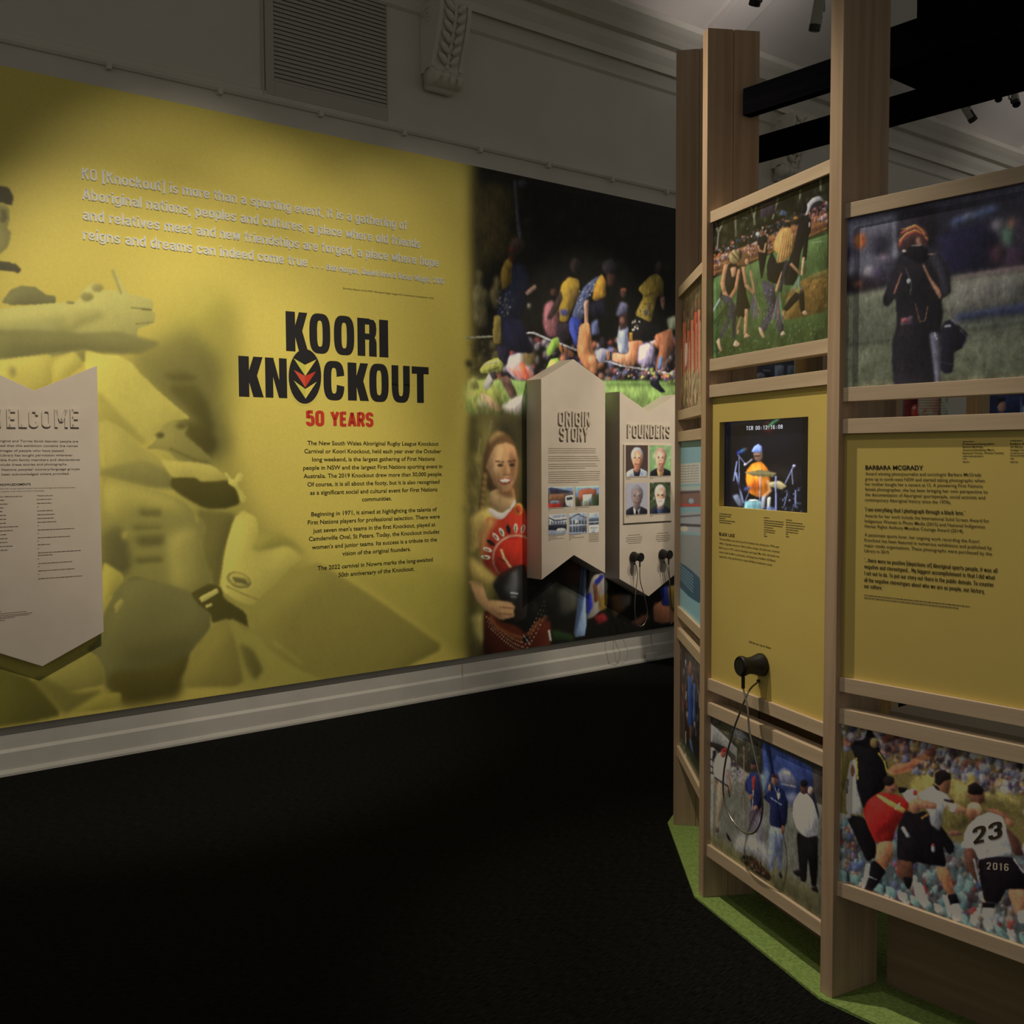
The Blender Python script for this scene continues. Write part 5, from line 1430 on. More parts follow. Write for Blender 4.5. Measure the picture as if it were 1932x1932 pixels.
    A.poly([(432, 1130), (500, 870), (560, 860), (592, 900), (562, 1010), (540, 1130), (440, 1170)], (27, 21, 23), 0.7); A.poly([(515, 900), (570, 890), (560, 970), (530, 980)], (156, 116, 88), 0.8)
    A.ell(555, 812, 46, 56, (132, 116, 80), 0.8, 1, 10); A.line([(530, 780), (590, 850)], 10, (60, 50, 36), 0.6); A.line([(560, 760), (605, 830)], 8, (70, 58, 40), 0.6); A.ell(600, 790, 14, 40, (50, 40, 36), 0.7)
    A.line([(480, 880), (452, 1030), (470, 1110), (505, 1165)], 36, SK, 0.7); A.line([(590, 920), (565, 1070), (505, 1170)], 30, (140, 100, 74), 0.7)
    A.poly([(432, 1120), (520, 1140), (568, 1230), (560, 1480), (535, 1482), (530, 1300), (505, 1370), (445, 1490), (425, 1470), (500, 1300)], (52, 50, 58), 0.7); A.crowd([(440, 1130), (560, 1200), (550, 1470), (450, 1470)], 60, 7, [(90, 90, 98), (34, 32, 40), (70, 70, 80)], 0.5, 10)
    A.poly([(398, 1510), (425, 1478), (438, 1540), (452, 1588), (430, 1592)], (176, 140, 112), 0.6); A.poly([(538, 1545), (560, 1495), (602, 1535), (570, 1555)], (190, 156, 130), 0.6)
    for x0, y0, x1, y1, c in ((500, 1180, 425, 1385, (58, 70, 44)), (712, 1130, 730, 1340, (128, 134, 118)), (920, 1120, 905, 1360, (140, 146, 132)), (1085, 975, 1060, 1110, (132, 138, 126))):
        lr = random.Random(int(x0))
        for k in range(34):
            o = lr.uniform(-5, 5); e = lr.uniform(0.55, 1.05)
            xm, ym = (x0 + x1) / 2 + o * 6 + lr.uniform(-8, 8), (y0 + y1) / 2
            A.line([(x0 + o, y0), (xm, ym), (x0 + (x1 - x0) * e + o * 12 + lr.uniform(-10, 10), y0 + (y1 - y0) * e)], 3.5, tuple(v * lr.uniform(0.35, 1.15) for v in c), 0.35, 0.95)
    A.line([(345, 860), (350, 960)], 22, (90, 150, 70), 1); A.ell(352, 1050, 14, 60, (28, 24, 30), 1); A.line([(345, 560), (350, 820)], 16, (24, 24, 38), 1)


panel(2, 1.882, 2.340, 'photo_panel', 'photo panel of barefoot dancers with leaf bunches, above the video screen', 520, (28, 27, 21), G2T, 'gloss', dancers)

KK = (1260, 1320, 4.025)


def smoke(A):
    A.cr(*KK)
    A.poly([(290, 560), (520, 500), (720, 560), (960, 700), (1180, 800), (1180, 1720), (290, 1100)], (104, 101, 90), 2, 1, 0, False)
    A.poly([(290, 990), (420, 1060), (560, 1150), (800, 1260), (1180, 1470), (1180, 1720), (290, 1110)], (76, 72, 48), 10)
    A.poly([(320, 130), (480, 190), (700, 310), (730, 560), (600, 560), (520, 480), (430, 300)], (58, 54, 43), 2); A.crowd([(340, 150), (700, 310), (700, 520), (560, 460)], 50, 18, [(70, 66, 50), (46, 44, 36), (84, 78, 58)], 1, 2)
    A.poly([(480, 215), (560, 235), (618, 300), (560, 310), (500, 270)], (124, 122, 126), 1.5)
    A.poly([(295, 150), (420, 262), (528, 372), (525, 440), (440, 360), (296, 310)], (128, 125, 120), 0.8, 1, 0, False); A.line([(520, 380), (522, 560)], 6, (110, 100, 90), 0.6)
    A.poly([(296, 310), (420, 350), (470, 420), (420, 400), (296, 370)], (36, 30, 28), 1)
    A.poly([(296, 370), (340, 360), (380, 400), (350, 560), (296, 560)], (146, 143, 140), 0.8); A.line([(310, 440), (352, 470)], 10, (36, 32, 34), 0.6); A.line([(305, 490), (350, 520)], 12, (40, 36, 38), 0.6); A.line([(298, 540), (345, 560)], 14, (34, 30, 32), 0.7); A.poly([(340, 380), (372, 390), (360, 440), (338, 470)], (30, 26, 28), 0.7)
    A.crowd([(480, 460), (540, 480), (560, 640), (480, 640)], 20, 14, [(60, 36, 40), (130, 120, 130), (44, 40, 60), (150, 140, 140)], 0.8, 3); A.crowd([(540, 540), (600, 560), (590, 640), (530, 640)], 12, 12, [(120, 120, 140), (80, 80, 100), (140, 120, 120)], 0.8, 4)
    A.poly([(712, 320), (760, 340), (960, 440), (1105, 520), (1110, 690), (960, 750), (900, 800), (740, 760)], (46, 57, 98), 1); A.poly([(715, 560), (780, 520), (800, 760), (720, 680)], (78, 90, 128), 4)
    A.line([(760, 350), (790, 560)], 26, (32, 38, 66), 2); A.line([(1000, 470), (1080, 640)], 22, (34, 42, 78), 3); A.poly([(1105, 520), (1180, 540), (1180, 760), (1110, 700)], (58, 52, 48), 2)
    A.poly([(830, 560), (880, 515), (930, 540), (990, 640), (970, 680), (870, 650)], (92, 92, 108), 2); A.poly([(880, 545), (930, 550), (935, 580), (885, 575)], (136, 132, 134), 1); A.line([(860, 640), (975, 662)], 8, (140, 136, 140), 0.8)
    A.poly([(880, 720), (980, 700), (1000, 800), (930, 820)], (90, 92, 116), 4)
    A.line([(578, 350), (580, 985)], 7, (112, 84, 74), 0.6); A.line([(772, 380), (800, 560)], 8, (30, 30, 44), 0.7)
    # white shirted man at left
    A.poly([(352, 470), (385, 405), (440, 400), (478, 450), (480, 560), (450, 650), (380, 605), (342, 545)], (170, 165, 164), 0.8); A.ell(422, 412, 24, 30, (104, 60, 48), 0.8); A.poly([(400, 385), (440, 360), (458, 392), (410, 400)], (118, 40, 40), 0.7)
    A.poly([(355, 600), (380, 610), (385, 690), (365, 700)], (110, 78, 58), 0.8); A.poly([(370, 620), (470, 680), (440, 760), (400, 860), (384, 1000), (362, 960), (368, 780)], (122, 108, 88), 1.2); A.line([(355, 590), (460, 660), (468, 740)], 10, (40, 32, 34), 0.7); A.ell(374, 990, 14, 20, (66, 54, 44), 0.8); A.poly([(440, 1010), (462, 1030), (484, 1080), (455, 1060)], (32, 24, 22), 0.7)
    A.line([(455, 540), (476, 690)], 18, (120, 90, 74), 0.8)
    # navy jackets
    A.poly([(588, 620), (640, 540), (700, 575), (722, 690), (715, 825), (640, 855), (620, 720), (590, 690)], (32, 38, 70), 0.8); A.poly([(638, 590), (668, 575), (665, 660), (645, 720)], (124, 44, 40), 0.8); A.ell(650, 505, 22, 36, (80, 52, 44), 0.8); A.ell(652, 474, 26, 20, (30, 28, 34), 0.8)
    A.line([(650, 690), (642, 840)], 7, (150, 140, 130), 0.6); A.ell(632, 740, 16, 24, (110, 74, 60), 0.7); A.ell(668, 825, 20, 22, (124, 84, 68), 0.7); A.poly([(615, 845), (715, 830), (705, 1000), (680, 1010), (625, 1010)], (54, 42, 50), 0.8); A.poly([(690, 860), (716, 900), (715, 1120), (690, 1080)], (76, 70, 88), 2)
    A.poly([(728, 740), (780, 680), (840, 660), (885, 690), (912, 790), (905, 930), (872, 992), (768, 950), (778, 790), (745, 768)], (24, 28, 54), 0.8); A.ell(812, 612, 26, 42, (112, 80, 66), 0.8); A.poly([(782, 590), (800, 562), (838, 572), (842, 604), (800, 588)], (56, 36, 44), 0.7)
    A.poly([(825, 715), (850, 705), (856, 745), (836, 762)], (166, 164, 162), 0.6); A.line([(780, 745), (862, 800)], 9, (110, 118, 140), 0.6); A.line([(815, 670), (830, 715), (845, 675)], 5, (150, 150, 160), 0.5); A.ell(775, 668, 14, 28, (130, 96, 78), 0.7); A.line([(785, 640), (792, 690)], 9, (20, 20, 24), 0.6)
    A.poly([(770, 955), (880, 985), (872, 1120), (868, 1295), (832, 1290), (822, 1100), (800, 1230), (790, 1310), (755, 1280)], (104, 110, 132), 0.9); A.line([(820, 1000), (815, 1200)], 10, (70, 76, 96), 1.2); A.ell(872, 990, 15, 36, (104, 68, 56), 0.8); A.poly([(838, 1330), (855, 1300), (872, 1350), (862, 1362)], (30, 30, 36), 0.7)
    # white shirt at right
    A.poly([(1060, 700), (1100, 660), (1150, 880), (1140, 920)], (34, 32, 42), 1); A.ell(1082, 690, 20, 32, (150, 116, 100), 0.8)
    A.poly([(955, 780), (1000, 700), (1060, 715), (1105, 770), (1142, 900), (1140, 1035), (1060, 1055), (985, 990), (945, 880)], (170, 166, 168), 0.8); A.line([(1050, 780), (1070, 1000)], 16, (140, 136, 140), 2); A.ell(1032, 672, 28, 48, (66, 42, 36), 0.8); A.ell(1034, 636, 30, 28, (22, 20, 22), 0.8)
    A.poly([(975, 1000), (1060, 1050), (1142, 1030), (1140, 1240), (1128, 1420), (1092, 1415), (1064, 1190), (1052, 1390), (1005, 1375)], (20, 17, 18), 0.8); A.poly([(950, 1300), (1010, 1290), (1020, 1350), (960, 1330)], (26, 22, 22), 1); A.poly([(1085, 1430), (1130, 1415), (1145, 1470), (1100, 1450)], (26, 20, 20), 0.9)
    A.poly([(500, 1120), (540, 1030), (640, 1040), (740, 1090), (790, 1200), (760, 1290), (680, 1200), (560, 1170)], (140, 136, 136), 6, 0.9); A.poly([(640, 880), (760, 900), (740, 1100), (620, 1060)], (136, 134, 136), 10, 0.5)
    A.poly([(545, 1215), (580, 1180), (640, 1195), (720, 1260), (790, 1350), (770, 1380), (640, 1300)], (44, 32, 24), 1); A.crowd([(550, 1190), (660, 1180), (780, 1340), (640, 1290)], 50, 14, [(70, 64, 40), (90, 84, 56), (30, 24, 18), (60, 30, 22)], 0.6, 6)
    for k in range(7): A.line([(570 + k * 26, 1210 + k * 16), (560 + k * 26, 1160 + k * 16)], 5, (60, 56, 40), 0.5)
    A.mottle(0.03, 1.0)


panel(2, 0.198, 0.656, 'photo_panel', 'photo panel of men at a smoking ceremony before a blue banner, below the video screen', 520, (60, 56, 48), G2L, 'gloss', smoke)

# ---- middle panel of the second bay: yellow board with an opening for the video screen
B2 = Bay(2)
KH = (1260, 700, 4.83125)
c = [B2.at(1260 + x / 4.83125, 700 + y / 4.83125, PY) for x, y in ((470, 468), (1278, 415), (1273, 1302), (468, 1232))]
h0, h1 = (c[0][0] + c[3][0]) / 2, (c[1][0] + c[2][0]) / 2; hz1, hz0 = (c[0][1] + c[1][1]) / 2, (c[2][1] + c[3][1]) / 2
M['yellow2'] = noise_mat('yellow_printed_board', (0.70, 0.55, 0.158), (0.73, 0.575, 0.168), (4, 4, 4), 0.45)
vp_ = thing('information_panel', 'yellow information panel with the video screen opening and black lettering', 'information panel', B2, (XE / 2, PY + 0.006, 0.784))
MB().box(0.002, h0, PY, PY + 0.02, 0.7845, 1.7515).box(h1, XE, PY, PY + 0.02, 0.7845, 1.7515).box(h0, h1, PY, PY + 0.02, 0.7845, hz0).box(h0, h1, PY, PY + 0.02, hz1, 1.7515).build('yellow_board', M['yellow2'], vp_)
q = Lines(B2, PY - 0.0008, *KH)
q.narrow('BLACK LACE', (467, 1500), (610, 1515), 30, 0.12)
q.build('heading', M['ink'], vp_)
q = Lines(B2, PY - 0.0008, *KH)
for t, l, r in (('The band Black Lace had many First Nations fans during the 1970s and', (468, 1537), (1010, 1612)), ('1980s. Originally formed in 1969 as Silver Linings, the band was renamed', (468, 1577), (1015, 1655)),
                ('Black Lace in 1972. Led by drummer and singer Mac Silva, the band was', (466, 1617), (1015, 1698)), ('active in the Redfern community, and being keen Redfern All Blacks', (466, 1657), (980, 1736)), ('supporters, they performed at many All Blacks fundraiser events.', (466, 1697), (955, 1774))):
    q.add(t, l, r, 17, 0.002)
q.build('story_text', M['inkb'], vp_)
rows = [((468, 1303), (580, 1312)), ((468, 1322), (572, 1332)), ((468, 1342), (525, 1346)), ((468, 1362), (612, 1376)), ((468, 1382), (575, 1392)), ((876, 1338), (925, 1342)), ((875, 1364), (1052, 1380)), ((875, 1384), (1054, 1402)), ((875, 1405), (1042, 1421)), ((875, 1426), (960, 1436)), ((875, 1448), (978, 1460)), ((875, 1468), (975, 1478)),
        ((876, 1488), (892, 1490)), ((876, 1506), (905, 1511)), ((1076, 1358), (1130, 1364)), ((1075, 1380), (1225, 1396)), ((1075, 1402), (1247, 1422)), ((1075, 1424), (1240, 1446)), ((1075, 1446), (1190, 1460)), ((1075, 1468), (1185, 1482)), ((1076, 1488), (1094, 1490)), ((1076, 1510), (1105, 1514))]
greek(B2, PY - 0.0008, *KH, rows, 9, 14).build('captions', M['faint'], vp_)
q = Lines(B2, PY - 0.0008, 1260, 1080, 5.6813)
q.add('Lift the ear cup to listen', (870, 752), (1102, 820), 22, 0.006)
q.build('instruction_text', M['ink'], vp_)

SY = PY + 0.022
tv = thing('video_screen', 'video screen showing a drummer in an orange shirt and pale cap', 'screen', B2, ((h0 + h1) / 2, SY + 0.02, hz0 - 0.02))
MB().box(h0 - 0.02, h1 + 0.02, SY + 0.001, SY + 0.03, hz0 - 0.02, hz1 + 0.02).build('housing', M['rubber'], tv)
A = Art(B2, SY, h0 - 0.004, h1 + 0.004, hz0 - 0.004, hz1 + 0.004, 560, (14, 13, 22), (1, 1, 1)); A.cr(*KH)
A.poly([(500, 440), (900, 430), (900, 800), (500, 800)], (13, 12, 20), 20); A.poly([(700, 560), (1225, 520), (1225, 900), (700, 860)], (19, 18, 30), 20); A.poly([(900, 860), (1225, 890), (1225, 1060), (900, 1000)], (34, 28, 30), 10)
A.line([(905, 520), (960, 470), (1010, 440)], 18, (100, 190, 120), 2, 0.8); A.poly([(870, 540), (960, 520), (960, 555), (890, 560)], (120, 30, 36), 4, 0.8); A.line([(870, 500), (930, 455)], 12, (150, 60, 50), 3, 0.6)
A.line([(640, 750), (690, 722)], 26, (70, 90, 230), 2, 0.9); A.line([(670, 735), (705, 712)], 16, (70, 180, 150), 2, 0.8); A.line([(700, 715), (722, 705)], 10, (160, 60, 50), 1.5, 0.7)
A.poly([(716, 905), (765, 845), (845, 818), (912, 890), (935, 1000), (925, 1140), (820, 1152), (738, 1112), (708, 1000)], (232, 132, 40), 1.2)
A.poly([(780, 880), (860, 850), (890, 1000), (800, 1020)], (246, 160, 66), 4); A.poly([(740, 1030), (830, 1000), (850, 1080), (760, 1100)], (170, 80, 30), 3); A.line([(910, 1000), (935, 1090), (870, 1150)], 26, (190, 140, 100), 1.5)
A.poly([(775, 742), (860, 742), (862, 800), (835, 830), (790, 810)], (134, 100, 84), 1.2); A.line([(786, 775), (845, 772)], 10, (40, 32, 30), 1); A.poly([(760, 738), (782, 690), (825, 662), (858, 690), (864, 742), (800, 744)], (136, 158, 226), 1); A.poly([(845, 745), (866, 745), (862, 805), (850, 810)], (90, 74, 60), 1)
A.poly([(698, 925), (850, 898), (992, 930), (965, 968), (780, 958)], (124, 114, 76), 1); A.line([(705, 925), (985, 935)], 6, (170, 156, 110), 0.8); A.poly([(915, 1015), (1020, 998), (1088, 1050), (1040, 1082), (930, 1055)], (176, 160, 116), 1)
for L, w in (([(630, 825), (600, 1000)], 14), ([(620, 930), (688, 1200)], 20), ([(640, 765), (712, 855)], 10), ([(650, 790), (652, 1010)], 9), ([(1148, 862), (1070, 1022)], 12), ([(1130, 900), (1140, 1035)], 10), ([(985, 960), (985, 1275)], 18), ([(1165, 1090), (1165, 1240)], 14), ([(845, 960), (835, 1230)], 10), ([(740, 1100), (700, 1200)], 8), ([(1090, 1110), (1060, 1230)], 8)):
    A.line(L, w, (140, 150, 196), 0.8, 0.9)
A.ell(703, 852, 11, 13, (220, 225, 235), 1); A.ell(1150, 865, 16, 14, (160, 165, 190), 1); A.line([(712, 850), (768, 805)], 14, (180, 176, 180), 1)
A.poly([(700, 1190), (780, 1170), (858, 1190), (852, 1290), (690, 1290)], (118, 164, 170), 1.2); A.ell(780, 1180, 46, 10, (220, 225, 215), 1); A.poly([(850, 1150), (895, 1130), (885, 1260), (850, 1270)], (150, 150, 160), 1.5); A.poly([(905, 1150), (942, 1145), (930, 1270), (905, 1275)], (190, 190, 176), 1)
A.poly([(584, 1135), (640, 1118), (672, 1180), (692, 1240), (640, 1228)], (112, 120, 140), 1.5); A.poly([(900, 1230), (980, 1250), (985, 1290), (900, 1290)], (110, 130, 180), 2); A.crowd([(1030, 1080), (1220, 1060), (1220, 1280), (1030, 1270)], 34, 12, [(90, 100, 130), (40, 44, 60), (130, 140, 165), (60, 62, 80)], 0.9, 5)
A.poly([(600, 1010), (720, 1030), (690, 1100), (600, 1060)], (24, 20, 34), 4); A.poly([(700, 1060), (760, 1050), (740, 1090), (690, 1095)], (80, 84, 150), 2)
A.poly([(1226, 400), (1300, 400), (1300, 1320), (1226, 1320)], (7, 6, 9), 1, 1, 0, False)
A.build('display', tv, M['screen'], 'lit picture')
q = Lines(B2, SY - 0.0008, *KH)
q.narrow('TCR', (716, 540), (778, 537), 36, 0.12, 0, True, 0.12, 0.5); q.narrow('00:12:16:08', (800, 537), (1046, 525), 36, 0.12, 0, True, 0.12, 0.5)
M['glow'] = mat('screen_characters', (0.62, 0.64, 0.72), 0.5, emit=1.0)
q.build('time_code', M['glow'], tv, 'white time code')

# ---- ear piece under the screen
cx, cz_ = B2.at(1260 + 985 / 5.6813, 1080 + 990 / 5.6813, PY - 0.012)
rx_, rz_ = B2.at(1260 + 840 / 5.6813, 1080 + 1252 / 5.6813, PY - 0.07)
hx, hz = B2.at(1260 + 978 / 5.6813, 1080 + 1165 / 5.6813, PY)
KI = (1260, 1320, 4.025)
earpiece(B2, PY, (cx, cz_), 'black earpiece with looped steel cord on the yellow panel under the video screen', None, (rx_, rz_),
         cordpts(B2, KI, [(605, 60, PY - 0.075), (622, 250, PY - 0.075), (682, 520, PY - 0.07), (714, 700, PY - 0.065), (716, 870, PY - 0.06), (684, 978, PY - 0.06), (630, 1018, PY - 0.06), (556, 990, PY - 0.06), (480, 900, PY - 0.06), (434, 780, PY - 0.06), (420, 640, PY - 0.065), (442, 450, PY - 0.07), (500, 230, PY - 0.075), (555, 80, PY - 0.075)])
         + cordpts(B2, (1260, 1080, 5.6813), [(850, 1310, PY - 0.07), (895, 1235, PY - 0.045), (950, 1188, PY - 0.018), (978, 1165, PY)]), (hx, hz), 0.033, 0.088)

# ---- third bay
KG = (1550, 300, 3.4503)


def photographer(A):
    A.cr(*KG)
    A.poly([(100, 380), (1500, 100), (1500, 760), (840, 780), (380, 850), (100, 900)], (34, 32, 40), 6)
    A.poly([(110, 410), (500, 330), (500, 420), (490, 680), (380, 860), (110, 890)], (60, 59, 68), 5); A.line([(210, 450), (495, 380)], 26, (84, 84, 90), 3)
    A.line([(480, 400), (482, 640)], 34, (76, 76, 84), 3)
    A.ell(252, 535, 34, 48, (150, 72, 34), 5); A.ell(198, 670, 26, 44, (120, 116, 122), 5); A.ell(196, 740, 20, 30, (110, 106, 110), 5); A.ell(318, 740, 42, 44, (124, 120, 122), 6); A.ell(405, 620, 26, 44, (100, 84, 96), 6); A.ell(378, 560, 60, 70, (26, 24, 30), 6); A.ell(370, 760, 50, 80, (40, 34, 48), 8)
    A.poly([(120, 780), (200, 740), (420, 790), (400, 870), (120, 900)], (26, 22, 26), 7); A.ell(240, 815, 20, 24, (110, 64, 44), 5); A.ell(160, 620, 40, 90, (30, 28, 40), 8)
    A.poly([(500, 320), (760, 290), (760, 620), (690, 560), (520, 560)], (24, 21, 26), 6); A.poly([(740, 480), (1100, 400), (1180, 620), (1180, 730), (820, 760)], (20, 18, 32), 6)
    A.poly([(830, 400), (1130, 300), (1170, 340), (860, 440)], (54, 64, 88), 6); A.ell(960, 370, 30, 20, (84, 78, 90), 5); A.ell(1150, 430, 44, 40, (92, 86, 92), 7); A.ell(1220, 500, 40, 80, (70, 92, 76), 8); A.ell(1240, 420, 26, 36, (104, 70, 56), 6); A.ell(1150, 620, 40, 60, (66, 40, 44), 10); A.ell(1270, 640, 60, 70, (54, 36, 52), 10); A.ell(1310, 480, 40, 90, (40, 34, 44), 8)
    A.crowd([(1330, 300), (1560, 260), (1560, 620), (1330, 660)], 20, 40, [(60, 50, 60), (40, 36, 50), (90, 80, 90), (70, 40, 40)], 6, 3)
    A.poly([(110, 900), (400, 842), (830, 768), (1330, 700), (1560, 680), (1560, 1500), (110, 1530)], (64, 65, 55), 5)
    A.poly([(840, 770), (1330, 690), (1330, 730), (860, 790)], (84, 66, 68), 5); A.poly([(840, 800), (1330, 740), (1330, 930), (860, 1000)], (76, 74, 70), 12)
    A.poly([(860, 1015), (1100, 975), (1560, 900), (1560, 990), (1100, 1030), (880, 1062)], (30, 34, 56), 6); A.poly([(880, 1090), (1560, 1010), (1560, 1040), (900, 1120)], (50, 54, 50), 8)
    A.poly([(110, 1200), (470, 1150), (470, 1180), (110, 1220)], (46, 46, 40), 6); A.poly([(110, 1250), (1560, 1150), (1560, 1500), (110, 1530)], (58, 60, 48), 20, 0.7)
    bl = (19, 17, 20)
    A.poly([(500, 640), (460, 750), (420, 850), (398, 910), (405, 950), (432, 965), (482, 900), (492, 1080), (462, 1180), (458, 1300), (470, 1500), (770, 1500), (775, 1130), (792, 1000), (780, 912), (842, 870), (836, 790), (815, 690), (760, 618), (690, 610), (560, 600)], bl, 1.5)
    A.poly([(690, 620), (750, 615), (815, 700), (838, 800), (838, 870), (790, 900), (760, 760)], (31, 29, 35), 3)
    A.poly([(492, 600), (505, 500), (540, 450), (610, 424), (670, 450), (700, 500), (694, 545), (662, 580), (640, 540), (560, 530)], (60, 38, 36), 1.2)
    for k, cl in enumerate(((140, 52, 48), (150, 116, 56), (40, 30, 30), (146, 56, 44), (138, 104, 54))):
        A.line([(506 + k * 3, 560 - k * 26), (540 + k * 4, 500 - k * 12), (610, 470 - k * 10), (668 - k * 4, 492 - k * 8), (692 - k * 6, 530 - k * 12)], 8, cl, 0.7, 0.9)
    A.poly([(505, 600), (530, 540), (580, 510), (650, 520), (665, 590), (560, 620)], (30, 22, 22), 2); A.poly([(610, 520), (640, 505), (655, 560), (630, 575)], (96, 68, 58), 2)
    A.ell(640, 622, 58, 56, (13, 12, 15), 1.5); A.poly([(560, 570), (690, 575), (690, 660), (560, 650)], (14, 13, 16), 1.5); A.line([(585, 565), (650, 560)], 5, (110, 110, 112), 0.8); A.ell(537, 598, 12, 6, (190, 190, 190), 0.8); A.line([(690, 622), (740, 617)], 6, (110, 90, 84), 0.8)
    A.line([(545, 705), (585, 810), (578, 880)], 5, (60, 58, 60), 0.7); A.ell(568, 795, 13, 16, (110, 110, 118), 0.8); A.line([(520, 745), (472, 875)], 9, (112, 76, 62), 1)
    A.poly([(655, 680), (668, 690), (705, 770), (770, 850), (782, 890), (770, 915), (740, 860), (690, 770)], (116, 84, 66), 1.2)
    A.line([(610, 940), (640, 1060), (675, 1050), (690, 960)], 5, (86, 60, 44), 0.7); A.poly([(515, 1038), (590, 1022), (592, 1075), (515, 1085)], (58, 44, 52), 1, 1, 0, False); A.poly([(525, 1042), (550, 1036), (548, 1062), (525, 1064)], (110, 50, 50), 1)
    A.poly([(700, 1130), (765, 1130), (775, 1300), (770, 1500), (745, 1500), (720, 1280)], (58, 56, 66), 2); A.line([(735, 1130), (750, 1175)], 6, (130, 130, 136), 0.8)
    A.line([(815, 905), (838, 1040)], 6, (80, 72, 70), 0.7); A.line([(870, 940), (840, 1000), (850, 1045)], 5, (50, 46, 48), 0.7)
    A.poly([(772, 1110), (800, 1060), (850, 1040), (885, 1075), (952, 1140), (945, 1185), (920, 1228), (862, 1258), (860, 1340), (852, 1388), (800, 1400), (772, 1370), (775, 1240)], (15, 14, 19), 1.2)
    A.line([(800, 1090), (840, 1085)], 12, (112, 112, 118), 1); A.line([(845, 1045), (882, 1075)], 14, (70, 70, 78), 1); A.line([(900, 1110), (948, 1160), (920, 1225)], 6, (50, 50, 60), 0.8); A.line([(775, 1320), (858, 1340)], 6, (34, 34, 40), 0.8)
    A.mottle(0.03, 1.2)


panel(3, 1.739, 2.200, 'photo_panel', 'dark photo panel of a photographer in a striped beanie, rightmost upper bay', 520, (24, 22, 26), G3T, 'gloss', photographer)
M['yellow3'] = M['yellow2']
B3 = Bay(3)
ip = thing('information_panel', 'yellow information panel headed BARBARA MCGRADY in the rightmost bay', 'information panel', B3, (XE / 2, PY + 0.006, 0.932))
MB().box(0.002, XE, PY, PY + 0.02, 0.9325, 1.6115).build('yellow_board', M['yellow3'], ip)
KJ = (1550, 780, 3.22)
q = Lines(B3, PY - 0.0008, *KJ)
q.add('BARBARA MCGRADY', (266, 342), (617, 342), 25, 0.022)
for t, l, r in (("'I see everything that I photograph through a black lens.'", (263, 594), (870, 618)), ("'...there were no positive [depictions of] Aboriginal sports people, it was all", (260, 903), (1066, 968)), ('negative and stereotyped... My biggest accomplishment is that I did what', (260, 943), (1052, 1008)),
                ('I set out to do. To put our story out there in the public domain. To counter', (260, 983), (1045, 1052)), ('all the negative stereotypes about who we are as people, our history,', (258, 1022), (990, 1094)), ("our culture.'", (258, 1060), (372, 1070))):
    q.narrow(t, l, r, 25, 0.12)
q.build('bold_text', M['ink'], ip, 'bold black heading and quotations')
q = Lines(B3, PY - 0.0008, *KJ)
for t, l, r in (('Award winning photojournalist and sociologist Barbara McGrady', (266, 374), (970, 383)), ('grew up in north-west NSW and started taking photographs when', (264, 408), (990, 416)), ('her mother bought her a camera at 15. A pioneering First Nations', (264, 438), (978, 450)),
                ('female photographer, she has been bringing her own perspective to', (264, 468), (1008, 487)), ('the documentation of Aboriginal sportspeople, social activists and', (264, 500), (992, 522)), ('contemporary Aboriginal history since the 1970s.', (263, 532), (785, 550)),
                ('Awards for her work include the International Solid Screen Award for', (263, 630), (1018, 662)), ('Indigenous Women in Photo Media (2015) and National Indigenous', (262, 662), (992, 697)), ('Human Rights Anthony Mundine Courage Award (2014).', (262, 692), (862, 725)),
                ('A passionate sports lover, her ongoing work recording the Koori', (261, 745), (958, 787)), ('Knockout has been featured in numerous exhibitions and published by', (260, 776), (1034, 828)), ('major media organisations. These photographs were purchased by the', (260, 810), (1034, 862)), ('Library in 2019.', (260, 842), (412, 852))):
    q.add(t, l, r, 19, 0.003)
q.build('story_text', M['inkb'], ip)
q = Lines(B3, PY - 0.0008, *KJ)
q.add('Professional photographer', (857, 191), (1050, 190), 11, 0.012).add('Barbara McGrady,', (857, 208), (982, 208), 11, 0.012).add('Gomeroi/Gamilaraay Murri,', (857, 227), (1050, 226), 11, 0.012).add('Raymond Terrace, Worimi Country', (857, 245), (1107, 246), 11, 0.012)
q.add('Redfern All', (1145, 190), (1238, 190), 11, 0.012).add('All Blacks,', (1145, 208), (1226, 208), 11, 0.012).add('Gadigal Country', (1145, 227), (1270, 227), 11, 0.012)
q.build('caption_text', M['ink'], ip)
rows = [((857, 173), (925, 173)), ((857, 262), (980, 261)), ((857, 277), (880, 277)), ((857, 296), (898, 296)), ((1145, 168), (1220, 168)), ((1145, 243), (1270, 244)), ((1145, 258), (1270, 260)), ((1145, 276), (1168, 277)), ((1145, 296), (1195, 297)),
        ((258, 1104), (900, 1178)), ((258, 1120), (830, 1188))]
greek(B3, PY - 0.0008, *KJ, rows, 6.5, 15).build('small_print', M['faint'], ip)

KL = (1530, 1300, 3.0572)


